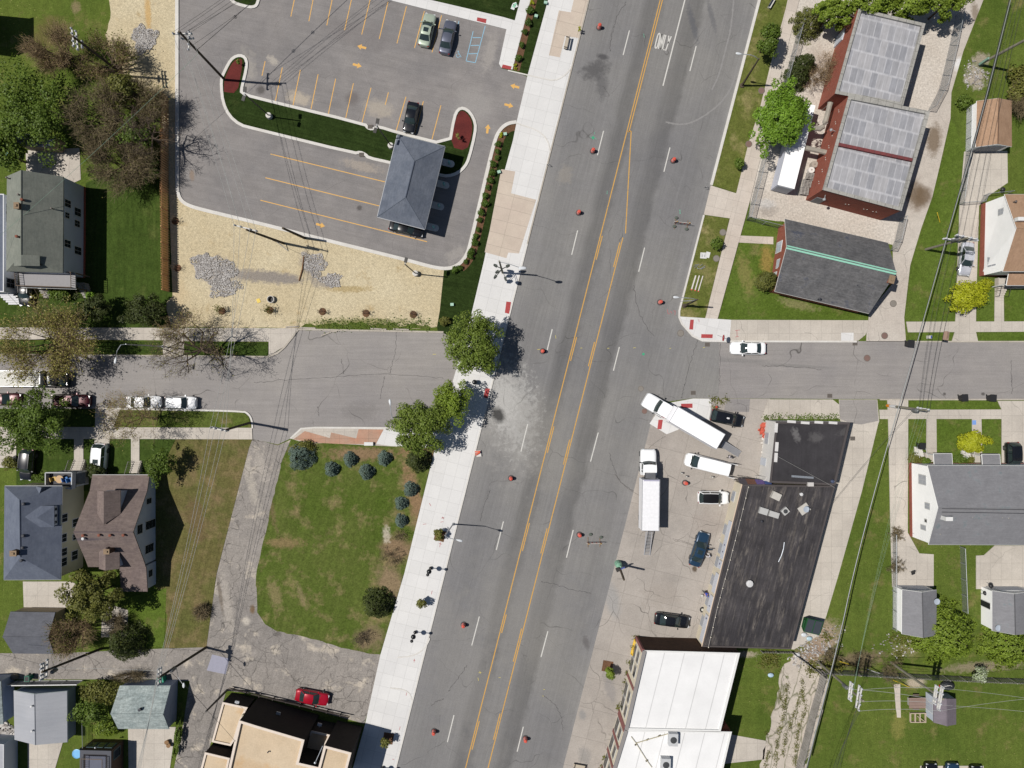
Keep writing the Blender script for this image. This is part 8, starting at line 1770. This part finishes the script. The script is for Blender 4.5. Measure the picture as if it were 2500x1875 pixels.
m=MB(); m.tube([V3('11 420,575',.2),V3('11 408,680',.2),V3('11 380,782',.12)],.09,6); tag(m.build('fallen_log',M('log_brown',C(130,96,66),.9)),'brown branch lying on the straw by the rubble','log')
def rub(label,s,rx,ry,n,ang,seed,hole=None,col=((150,146,144),(200,196,194)),z=.05,size=(.05,.15)):
 rnd=random.Random(seed); x0,y0=P1(s); m=MB(); co,si=math.cos(RAD(ang)),math.sin(RAD(ang)); rx*=MPP; ry*=MPP
 ph=[rnd.uniform(0,6.28)for _ in range(4)]
 for i in range(n):
  an=rnd.uniform(0,6.283); q=rnd.uniform(0,1)**.55*(1+.16*math.sin(3*an+ph[0])+.12*math.sin(5*an+ph[1])+.08*math.sin(9*an+ph[2]))
  u,v=q*math.cos(an)*1.08,q*math.sin(an)*1.08
  s_=rnd.uniform(*size)**1; x,y=x0+u*rx*co-v*ry*si,y0+u*rx*si+v*ry*co; m.cm=rnd.randint(0,2)
  m.box((x,y,z+rnd.uniform(0,.12)),(s_*rnd.uniform(1,1.6),s_*rnd.uniform(.5,1),s_*.35),rnd.uniform(0,3),Matrix.Rotation(rnd.uniform(-.6,.6),3,'X'))
 return tag(m.build('rubble',[M('rubble_a',C(188,184,181),.9),M('rubble_b',C(214,210,206),.9),M('rubble_c',C(166,160,155),.9)]),label,'rubble',kind='stuff')
rub('square patch of grey rubble in the upper straw ground','00 1220,330',28,30,2300,0,1); rub('grey rubble heap on the straw, upper left part','10 1725,655',27,30,2000,-10,2); rub('grey rubble heap on the straw, right part','10 1890,690',28,28,1100,0,3); rub('grey rubble heap on the straw, lower part','10 1890,830',36,24,1400,0,4)
rub('grey rubble trail on the straw near the fallen branch','11 510,640',30,24,1200,-45,5); rub('grey rubble trail on the straw, right end','11 655,775',23,16,800,0,6); rub('scattered pale debris at the end of the cracked alley','33 520,600',46,40,200,40,7,size=(.05,.2)); rub('pale debris on the weeds at the end of the cracked alley','33 380,690',50,20,160,20,8,size=(.06,.25))
rub('broken concrete bits by the leaning pole at the top right','03 1790,640',26,36,110,20,9,size=(.05,.26)); rub('pale litter on the grass below the grey garages','33 1130,620',50,30,70,0,10,size=(.05,.22)); rub('bits of lumber and scrap beside the metal garage','30 60,1350',18,20,120,0,13,size=(.1,.6))
t=thing('picnic_table','weathered slatted picnic table beside the garden shed','table',(*P1('33 1313,1112',.8),0)); m=MB()
for i in range(7):m.box((0,-.66+.22*i,.78),(2.4,.19,.05))
m.build('tabletop',M('table_wood',C(158,134,124),.8),t,False)
for q in(-.95,.95):m=MB(); m.box((q,0,.38),(.12,1.1,.76)); m.build('leg',MT['greywood'],t,False)
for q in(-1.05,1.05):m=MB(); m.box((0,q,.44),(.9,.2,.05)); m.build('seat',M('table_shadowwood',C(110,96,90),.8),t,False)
poly('stone_path','33 1112,950 1165,950 1172,1232 1138,1232',.03,'conc_road','narrow strip of pale paving in the lower right grass','path',rag=.04)
t=thing('timber_planter','open timber frame with garden rubbish below the picnic table','planter',(*P1('33 1315,1232',.2),0)); m=MB()
for q in(-.65,.65):m.box((0,q,.2),(2.3,.1,.35))
for q in(-1.1,-.4,.3,1.1):m.box((q,0,.22),(.1,1.3,.3))
m.build('frame',M('frame_pale',C(206,188,168),.8),t,False); m=MB(); m.tube([(-.2,.3,.45),(.9,-.5,.5)],.05,5); m.tube([(.2,.4,.45),(.2,-.4,.5)],.04,5); m.build('slat',M('frame_pale',C(206,188,168),.8),t,False)
t=thing('tarp_heap','black tarpaulin heap with a red corner above the garden shed','tarp',(*P1('33 1570,965',.4),0)); m=MB(); m.ball((0,0,.3),.95,12,(1.1,.75,.6)); m.build('tarp',M('black_tarp',(.02,.022,.026,1),.5),t,False); m=MB(); m.box((-.95,-.1,.3),(.35,.3,.4)); m.build('red_box',M('red_box',C(200,40,36),.5),t,False); m=MB()
for k in range(3):m.tube([(-.8+.2*k,.1*k,.75),(0,.3,1.0),(.9,-.2*k,.5)],.025,4)
m.build('frame_tube',BLD,t,False)
for s,l in(('33 1930,120','black barbecue grill on the concrete pad, upper one'),('33 1883,182','black barbecue grill beside the right garage, lower one'),('03 2030,1600','black barbecue grill behind the white house')):
 x,y=P1(s,.8); t=thing('barbecue_grill',l,'grill',(x,y,.1)); m=MB(); m.ball((0,0,.8),.34,12,(1,1,.75)); m.build('kettle',BK,t,False,True)
 for a in(0,2.1,4.2):m=MB(); m.tube([(.15*math.cos(a),.15*math.sin(a),.6),(.4*math.cos(a),.4*math.sin(a),0)],.025,5); m.build('leg',GAL,t,False)
def dish(label,s,z,par):
 x,y=P1(s,z+.5); t=thing('satellite_dish',label,'satellite dish',(x,y,z)); m=MB(); m.lathe([(.05,.38),(.25,.42),(.42,.52),(.44,.54),(.4,.52)],(0,0,0),16); m.build('dish',M('dish_grey',C(186,196,208),.5),t,False,True); m=MB(); m.tube([(0,0,0),(0,0,.4)],.04,6); m.build('mount',GAL,t,False); m=MB(); m.tube([(.42,0,.52),(.1,-.3,.9)],.02,4); m.build('feed_arm',GAL,t,False)
dish('satellite dish at the right eave of the left grey garage','33 1478,255',2.6,None); dish('satellite dish by the feathery tree at the right edge','33 1995,478',2.4,None); dish('satellite dish on a square base on the streaked black roof','23 375,1118',3.65,None)
t=thing('folding_chair','dark folding chair on the concrete pad above the grey garage','chair',(*P1('33 1272,12',.4),.1),.4); m=MB(); m.box((0,0,.42),(.5,.45,.04)); m.build('seat',BK,t,False); m=MB(); m.box((0,.28,.75),(.5,.05,.5)); m.build('backrest',BK,t,False)
for a,b_ in((-.22,-.2),(.22,-.2),(.22,.2),(-.22,.2)):m=MB(); m.box((a,b_,.2),(.03,.03,.42)); m.build('leg',GAL,t,False)
t=thing('round_table','bright blue round table beside the railed deck house','table',(*P1('30 648,1540',.8),.03)); m=MB(); m.lathe([(.66,.7),(.68,.78),(.6,.8),(.58,.76),(.05,.76)],(0,0,0),24); m.build('tabletop',M('sky_blue',C(130,200,250),.4),t,False); m=MB(); m.lathe([(.3,0),(.08,.1),(.08,.7)],(0,0,0),12); m.build('leg',M('blue_leg',C(40,130,220),.5),t,False)
for s,l in(('30 1420,1428','brown flower pot on the concrete yard, left one'),('30 1436,1455','brown flower pot on the concrete yard, right one')):
 x,y=P1(s); t=thing('flower_pot',l,'pot',(x,y,.06)); m=MB(); m.lathe([(.2,0),(.3,.45),(.32,.5),(.26,.5)],(0,0,0),14); m.build('pot',M('pot_brown',C(150,116,80),.8),t,False); m=MB(); m.lathe([(.25,.46),(.1,.48)],(0,0,0),14); m.build('soil',M('soil_dark',C(60,50,44),.9),t,False)
x,y=P1('30 118,890',.4); m=MB(); m.ball((x,y,.35),.5,10,(1.2,.9,.7)); tag(m.build('boulder',M('boulder_brown',C(128,118,104),.9)),'brown boulder like heap beside the alley fence','boulder')
for(px,py),l,c,k in(((20,1248),'teal tank at the left edge under the green tree',(110,186,176),0),):
 x,y=P1('00 75,1255',1.2); t=thing('water_tank',l,'tank',(x,y,0)); m=MB(); m.box((0,0,.6),(1.2,1.9,1.2)); m.build('body',M('tank_teal',C(*c),.6),t,False); m=MB(); m.box((0,0,1.23),(1.3,2.0,.08)); m.build('lid',M('tank_teal_lid',C(150,206,196),.6),t,False)
for s,l,c,nm in(('20 455,862','yellow chair on the charcoal porch deck',(214,178,90),'chair'),('20 553,864','bright blue chair on the charcoal porch deck',(50,120,190),'chair'),('20 590,870','dark chair on the charcoal porch deck',(50,60,74),'chair')):
 x,y=P1(s,3.8); t=thing('porch_chair',l,'chair',(x,y,3.32),.3); m=MB(); m.box((0,0,.42),(.6,.6,.08)); m.build('seat',M('chair_%d'%c[0],C(*c),.6),t,False); m=MB(); m.box((-.28,0,.7),(.08,.6,.5)); m.build('backrest',M('chair_%d'%c[0],C(*c),.6),t,False)
 for a,b_ in((-.25,-.25),(.25,-.25),(.25,.25),(-.25,.25)):m=MB(); m.box((a,b_,.2),(.05,.05,.4)); m.build('leg',GAL,t,False)
x,y=P1('20 502,864',4.0); t=thing('porch_table','round tan table on the charcoal porch deck','table',(x,y,3.32)); m=MB(); m.lathe([(.55,.66),(.55,.72)],(0,0,0),20); m.build('tabletop',M('table_tan',C(206,172,130),.7),t,False); m=MB(); m.lathe([(.25,0),(.05,.06),(.05,.66)],(0,0,0),10); m.build('leg',GAL,t,False)
for i,(s,l)in enumerate((('02 238,138','green utility box in the narrow turf strip at the top'),('02 318,25','green utility lid at the top end of the narrow turf strip'),('11 1672,980','pale green utility box in the turf above the large leafy tree'),('01 2120,1132','green utility box at the start of the curving bed'),('01 2068,1452','pale utility box in the turf beside the curving bed'))):
 x,y=P1(s,.3); t=thing('utility_box',l,'utility box',(x,y,.11),RAD(-14+i*8)); m=MB(); m.box((0,0,.18),(.45,.38,.36)); m.build('case',M('util_green',C(150,196,172),.6),t,False); m=MB(); m.box((0,0,.38),(.48,.41,.04)); m.build('lid',M('util_lid',C(176,214,194),.6),t,False)
for s,l,a in(('02 62,42','white and green lawn sign lying at the top edge, right one',20),('02 45,58','white and green lawn sign lying at the top edge, left one',-20)):
 x,y=P1(s,.3); t=thing('lawn_sign',l,'sign',(x,y,.16),RAD(a)); m=MB(); m.box((0,0,.1),(.55,.75,.04)); m.build('panel',M('lawn_white',C(236,240,236),.5),t,False); m=MB(); m.box((.05,.1,.125),(.38,.3,.012)); m.build('green_patch',M('lawn_green',C(160,222,190),.5),t,False)
x,y=P1('03 85,25',.6); t=thing('bench','white seat cut by the top edge on the long verge','bench',(x,y,.11),RAD(60)); m=MB(); m.box((0,0,.45),(1.5,.4,.05)); m.build('seat',BLD,t,False); m=MB(); m.box((0,.25,.75),(1.5,.05,.4)); m.build('backrest',M('bench_slats',C(120,118,116),.7),t,False)
for q in(-.6,.6):m=MB(); m.box((q,.05,.22),(.06,.4,.44)); m.build('leg',BLD,t,False)
x,y=P1('13 1412,1255',.4); t=thing('mail_box','white and blue box on the kerbside strip beside the bin','mailbox',(x,y,.11)); m=MB(); m.box((0,0,.3),(.5,.45,.6)); m.build('case',BLD,t,False); m=MB(); m.box((.12,0,.61),(.2,.4,.03)); m.build('blue_top',M('blue_patch',C(70,90,160),.5),t,False)
m=MB(); x,y=P1('23 1787,385'); m.box((x,y,.13),(.55,.65,.03)); tag(m.build('blue_mat',M('blue_mat',C(130,170,236),.6)),'small blue mat on the path to the right porch','mat')
x,y=P1('32 1060,645',.5); t=thing('yellow_rail','yellow guard rail leaning by the corner of the white roofed shop','guard rail',(x,y,.05),RAD(76)); m=MB(); m.tube([(-1.1,0,.1),(-1.0,0,.8),(1.0,0,.8),(1.1,0,.1)],.08,6); m.build('rail',M('yellow_paint',C(236,196,60),.5),t,False); m=MB(); m.box((0,0,.04),(2.3,.25,.08)); m.build('base',M('yellow_paint',C(236,196,60),.5),t,False)
t=thing('guard_rail','long dark guard rail along the foot of the tan roofed building','guard rail',(*W((722,1722)),0)); a,b_=V3('30 1925,998',.9),V3('31 805,1240',.9)
for dz in(0,-.35):m=MB(); m.tube([a+Vector((0,.12,dz)),b_+Vector((0,.12,dz))],.07,5); m.build('rail',M('rail_brown',C(130,112,96),.7)if dz else M('rail_dark',C(70,62,58),.7),t)
for i in range(9):p=a+(b_-a)*((i+.3)/9); m=MB(); m.tube([(p.x,p.y+.05,0),(p.x,p.y+.05,1.0)],.08,6); m.build('post',M('rail_dark',C(70,62,58),.7),t)
# ------------------------------------------------------------ fences
def linkmat():
 b=NB('chain_link_mesh'); v=b.xyz(b.pos()); q=b.math('ADD',v[0],v[1])
 def ln(a):f=b.math('FRACT',b.math('MULTIPLY',b.math('ADD',a,500.0),7.0)); return b.math('LESS_THAN',f,.22)
 al=b.math('MAXIMUM',ln(b.math('ADD',q,v[2])),ln(b.math('SUBTRACT',q,v[2])))
 b.put(b.bsdf.inputs['Alpha'],b.math('MULTIPLY',al,.9)); return b.fin(C(160,168,172),.5,.4,.3)
LINK=linkmat()
def fence(label,s,h,kind,step=2.6,name=None,z0=0.02,lean=0):
 pts=[Vector((*p,z0))for p in P(s)]; root=thing(name or{'link':'chain_link_fence','wood':'wooden_fence','grey':'picket_fence','white':'railed_fence'}[kind],label,'fence',tuple(pts[0])); px=None
 pm=GAL if kind=='link' else MT['wood']if kind=='wood' else MT['greywood']if kind=='grey' else WF
 for a,b in zip(pts,pts[1:]):
  L=(b-a).length; k=max(1,round(L/step)); d=(b-a)/L; rz=math.atan2(d.y,d.x)
  for i in range(k+1):
   p=a+(b-a)*(i/k)
   if i or px is None:m=MB(); m.tube([p,p+Vector((0,0,h+.05))],.05 if kind=='link' else .07,6); m.build('post',pm,root)
   if i==k:break
   q=a+(b-a)*((i+1)/k); c=(p+q)/2; w=(q-p).length
   if kind=='link':m=MB(); m.face([p+Vector((0,0,.05)),q+Vector((0,0,.05)),q+Vector((0,0,h)),p+Vector((0,0,h))]); m.build('mesh_panel',LINK,root)
   elif kind=='white':
    m=MB(); m.box((c.x,c.y,h/2),(w-.1,.05,h-.2),rz); m.build('panel',M('grey_lattice',C(150,152,156),.6),root)
    m=MB(); m.box((c.x,c.y,h),(w,.12,.1),rz); m.box((c.x,c.y,.12),(w,.12,.1),rz); m.build('rail',WF,root)
   else:
    m=MB(); nn=max(2,int(w/.17)); n=Vector((-d.y,d.x,0))
    for j in range(nn):t_=p+(q-p)*((j+.5)/nn)+n*(.09 if j%2 else-.09)*(1 if kind=='wood' else .3); hh=h+.03*((j*7+i*3)%3-1); m.box((t_.x,t_.y,hh/2+z0),(w/nn*1.06 if kind=='wood' else w/nn*.8,.025,hh),rz)
    for z in(.4,h-.3):m.box((c.x,c.y,z),(w,.06,.09),rz)
    m.build('picket_panel',pm,root)
   px=1
  if kind=='link':m=MB(); m.tube([a+Vector((0,0,h)),b+Vector((0,0,h))],.035,5); m.build('top_rail',GAL,root)
 return root
fence('tall brown wooden fence between the lush lawn and the straw ground','N 411,240 411,470 412,560 414,712',2.2,'wood')
fence('grey picket fence beside the broken concrete drive','33 492,862 455,1010 400,1200 330,1480 275,1700',1.9,'grey')
fence('dark board fence along the shaded lower right alley','33 462,820 1100,855 1800,890 2212,905 2400,915',1.9,'grey',name='board_fence')
fence('low rusty brick coloured fence strip behind the black roofed shop','33 -10,668 240,672 490,860',.9,'grey',name='low_fence')
fence('chain link fence along the left side of the gravel yard','N 1955,45 1905,230 1862,380 1822,538',2.2,'link'); fence('chain link fence at the lower corner of the gravel yard','N 1822,538 1860,549 1905,560',2.0,'link')
fence('chain link fence along the right side of the gravel yard','N 2332,40 2318,110 2292,220 2264,272',2.2,'link'); fence('chain link gate between brick building and slate roofed hall','N 2196,535 2183,590 2172,612',2.0,'link')
fence('chain link fence left of the tan garage','N 2359,265 2356,380 2350,430 2340,500',1.3,'link'); fence('short chain link gate above the silver car','N 2342,500 2392,496 2400,478 2460,472',1.3,'link')
fence('chain link fence between the two back lawns','23 1668,1432 33 1690,330',1.3,'link'); fence('chain link fence left of the grey garages','23 1098,1320 33 1100,480',1.2,'link')
fence('white railed fence in front of the metal garage','30 -20,935 150,925 700,918',1.5,'white',2.2); fence('low chain link fence below the grey house gable','23 1250,1310 1420,1400',1.0,'link')
fence('thin fence between the lower left yards','30 735,1240 740,1450',1.2,'link')
# ------------------------------------------------------------ people
def person(label,s,yaw,shirt,trousers,hair=(40,30,24),bend=0.0,knees=0.0,z0=.04,hat=None,arms='down',skin=(178,130,104),step=.12):
 """one skinned body; bend = torso lean, knees = crouch (0 standing, 1 deep)"""
 import bmesh
 hipz=.93-.42*knees; sh=.50
 F=lambda x,y,z:(x,y,z)
 hip=Vector((0,0,hipz)); tor=Vector((math.sin(bend),0,math.cos(bend)))
 chest=hip+tor*.34; neck=hip+tor*.54; head=neck+Vector((math.sin(bend*.7),0,math.cos(bend*.7)))*.13; crown=head+Vector((math.sin(bend*.6),0,math.cos(bend*.6)))*.13
 V=[(hip,.135),(chest,.155),(neck,.062),(head,.098),(crown,.085)]; E=[(0,1),(1,2),(2,3),(3,4)]; reg=['t','s','k','k','h']
 def add(p,r,par,g):V.append((Vector(p),r)); E.append((par,len(V)-1)); reg.append(g); return len(V)-1
 for sy in(-1,1):
  fx=step*sy; h0=add((hip.x,sy*.10,hipz-.06),.095,0,'t'); kn=add((hip.x+.34*knees+fx*.4,sy*.12,max(.28,.50-.12*knees)),.065,h0,'t'); an=add((hip.x-.16*knees+fx,sy*.12,.10),.045,kn,'t'); add((hip.x-.16*knees+fx+.17,sy*.135,.045),.04,an,'b')
  s0=add(chest+tor*.12+Vector((0,sy*.19,0)),.062,1,'s')
  if arms=='reach':el=add(V[s0][0]+Vector((.22,sy*.04,-.18)),.042,s0,'s'); wr=add(V[el][0]+Vector((.24,-sy*.03,-.06)),.03,el,'k')
  else:el=add(V[s0][0]+Vector((.03+.12*bend,sy*.06,-.28)),.042,s0,'s'); wr=add(V[el][0]+Vector((.10+.1*bend,sy*.0,-.24)),.03,el,'k')
  d=(V[wr][0]-V[el][0]).normalized(); hn=add(V[wr][0]+d*.07,.034,wr,'k'); n=Vector((0,1,0))
  for q,L in((-1.5,.075),(-.5,.088),(.5,.082),(1.5,.066)):
   k1=add(V[hn][0]+d*.035+n*q*.019,.010,hn,'k'); k2=add(V[k1][0]+d*L*.55+Vector((-.008,0,-.004)),.0085,k1,'k'); add(V[k2][0]+d*L*.4+Vector((-.018,0,-.008)),.008,k2,'k')
  t1=add(V[wr][0]+d*.03+Vector((.03,-sy*.012,0)),.011,wr,'k'); add(V[t1][0]+d*.035+Vector((.018,0,0)),.009,t1,'k')
 me=bpy.data.meshes.new('body'); me.from_pydata([tuple(p)for p,r in V],E,[]); ob=bpy.data.objects.new('body_rig',me); COL.objects.link(ob)
 ob.modifiers.new('skin','SKIN'); sv=me.skin_vertices[0].data
 for i,(p,r)in enumerate(V):sv[i].radius=(r*(1.0 if i!=0 else .9),r*(1.15 if i in(0,1)else 1)); sv[i].use_root=(i==0)
 ss=ob.modifiers.new('sub','SUBSURF'); ss.levels=1; ss.render_levels=1
 dg=bpy.context.evaluated_depsgraph_get(); m2=bpy.data.meshes.new_from_object(ob.evaluated_get(dg)); bpy.data.objects.remove(ob,do_unlink=True)
 x,y=P1(s,.0); root=thing('person',label,'person',(x,y,z0),yaw)
 b=bpy.data.objects.new('body',m2); COL.objects.link(b); b.parent=root
 mats={'t':M('trousers_%d_%d'%trousers[:2],C(*trousers),.9),'s':M('shirt_%d_%d'%shirt[:2],C(*shirt),.9),'k':M('skin_%d'%skin[0],C(*skin),.6),'h':M('hair_%d'%hair[0],C(*hair),.8),'b':M('shoe_dark',C(50,46,44),.7)}
 keys=list(mats); m2.materials.clear()
 for k in keys:m2.materials.append(mats[k])
 P_=np.array([tuple(p)for p,r in V])
 for pl in m2.polygons:
  c=np.array(pl.center); mid=None
  i=int(np.argmin(((P_-c)**2).sum(1)-np.array([r*r for p,r in V])*.6)); g=reg[i]
  if g=='h' or(i==3):g='h' if(Vector(c)-head).dot(Vector((-.55,0,.85)))>.0 else 'k'
  pl.material_index=keys.index(g); pl.use_smooth=True
 hd=MB(); fw=Vector((math.cos(bend*.6),0,-math.sin(bend*.6))); up=Vector((math.sin(bend*.6),0,math.cos(bend*.6)))
 for sy in(-1,1):p=head+fw*.092+up*.03+Vector((0,sy*.034,0)); e=MB(); e.ball(p,.014,6); e.build('eye',M('eye_dark',C(40,34,30),.4),root,False); e=MB(); e.ball(head+up*.01+Vector((0,sy*.1,0)),.028,6,(.6,.5,1)); e.build('ear',mats['k'],root,False)
 e=MB(); e.ball(head+fw*.105-up*.01,.018,6,(1,.7,1.3)); e.build('nose',mats['k'],root,False); e=MB(); e.box(tuple(head+fw*.094-up*.05),(.012,.045,.01)); e.build('mouth',M('lip',C(150,84,76),.6),root,False)
 e=MB(); e.ball(crown-up*.045-fw*.012,.106,10,(1,.9,.85)); e.build('hat' if hat else 'hair',M('hat_%d'%hat[0],C(*hat),.8)if hat else mats['h'],root,False,True)
 if hat:e=MB(); e.box(tuple(crown-up*.03+fw*.12),(.12,.16,.02)); e.build('hat_brim',M('hat_%d'%hat[0],C(*hat),.8),root,False)
 return root
person('person in white shirt and blue trousers crouching beside the dark blue sedan','22 1697,1508',RAD(150),(226,226,232),(46,66,120),bend=.95,knees=.75,arms='reach')
person('person in a pale top walking at the foot of the truck ramp','22 1850,672',RAD(20),(226,226,228),(60,60,68),hat=(120,120,124),step=.2)
person('person in a blue shirt and cap bending over by the shop windows','32 1650,162',RAD(-50),(56,80,176),(70,70,80),bend=.8,knees=.35,hat=(56,80,176),arms='reach')
# ------------------------------------------------------------ camera, sky and sun
cam=bpy.data.cameras.new('drone_camera'); cam.lens=24; cam.sensor_width=36; cam.clip_end=3000; cam.clip_start=.5
co=bpy.data.objects.new('drone_camera',cam); COL.objects.link(co); co.location=(0,0,CAMH); co.rotation_euler=(0,0,0); SC.camera=co
EL=RAD(58.5); SHD=RAD(-5.5)
sd=Vector((-math.cos(SHD)*math.cos(EL),-math.sin(SHD)*math.cos(EL),math.sin(EL)))
sun=bpy.data.lights.new('sun','SUN'); sun.energy=5.0; sun.angle=RAD(.53); sun.color=(1,.955,.89)
so=bpy.data.objects.new('sun',sun); COL.objects.link(so); so.rotation_euler=(-sd).to_track_quat('-Z','Y').to_euler(); so.location=(0,0,60)
wd=bpy.data.worlds.new('World'); SC.world=wd; wd.use_nodes=True
nt=wd.node_tree; bg=nt.nodes['Background']; sk=nt.nodes.new('ShaderNodeTexSky'); sk.sky_type='NISHITA'; sk.sun_disc=False
sk.sun_elevation=EL; sk.sun_rotation=math.atan2(sd.x,sd.y); sk.air_density=1; sk.dust_density=.6; sk.ozone_density=1
nt.links.new(sk.outputs[0],bg.inputs[0]); bg.inputs[1].default_value=.05
SC.view_settings.view_transform='Standard'; SC.view_settings.look='None'; SC.view_settings.exposure=-.06; SC.view_settings.gamma=1
SC.cycles.max_bounces=6; SC.cycles.diffuse_bounces=3; SC.cycles.glossy_bounces=3; SC.cycles.transparent_max_bounces=8
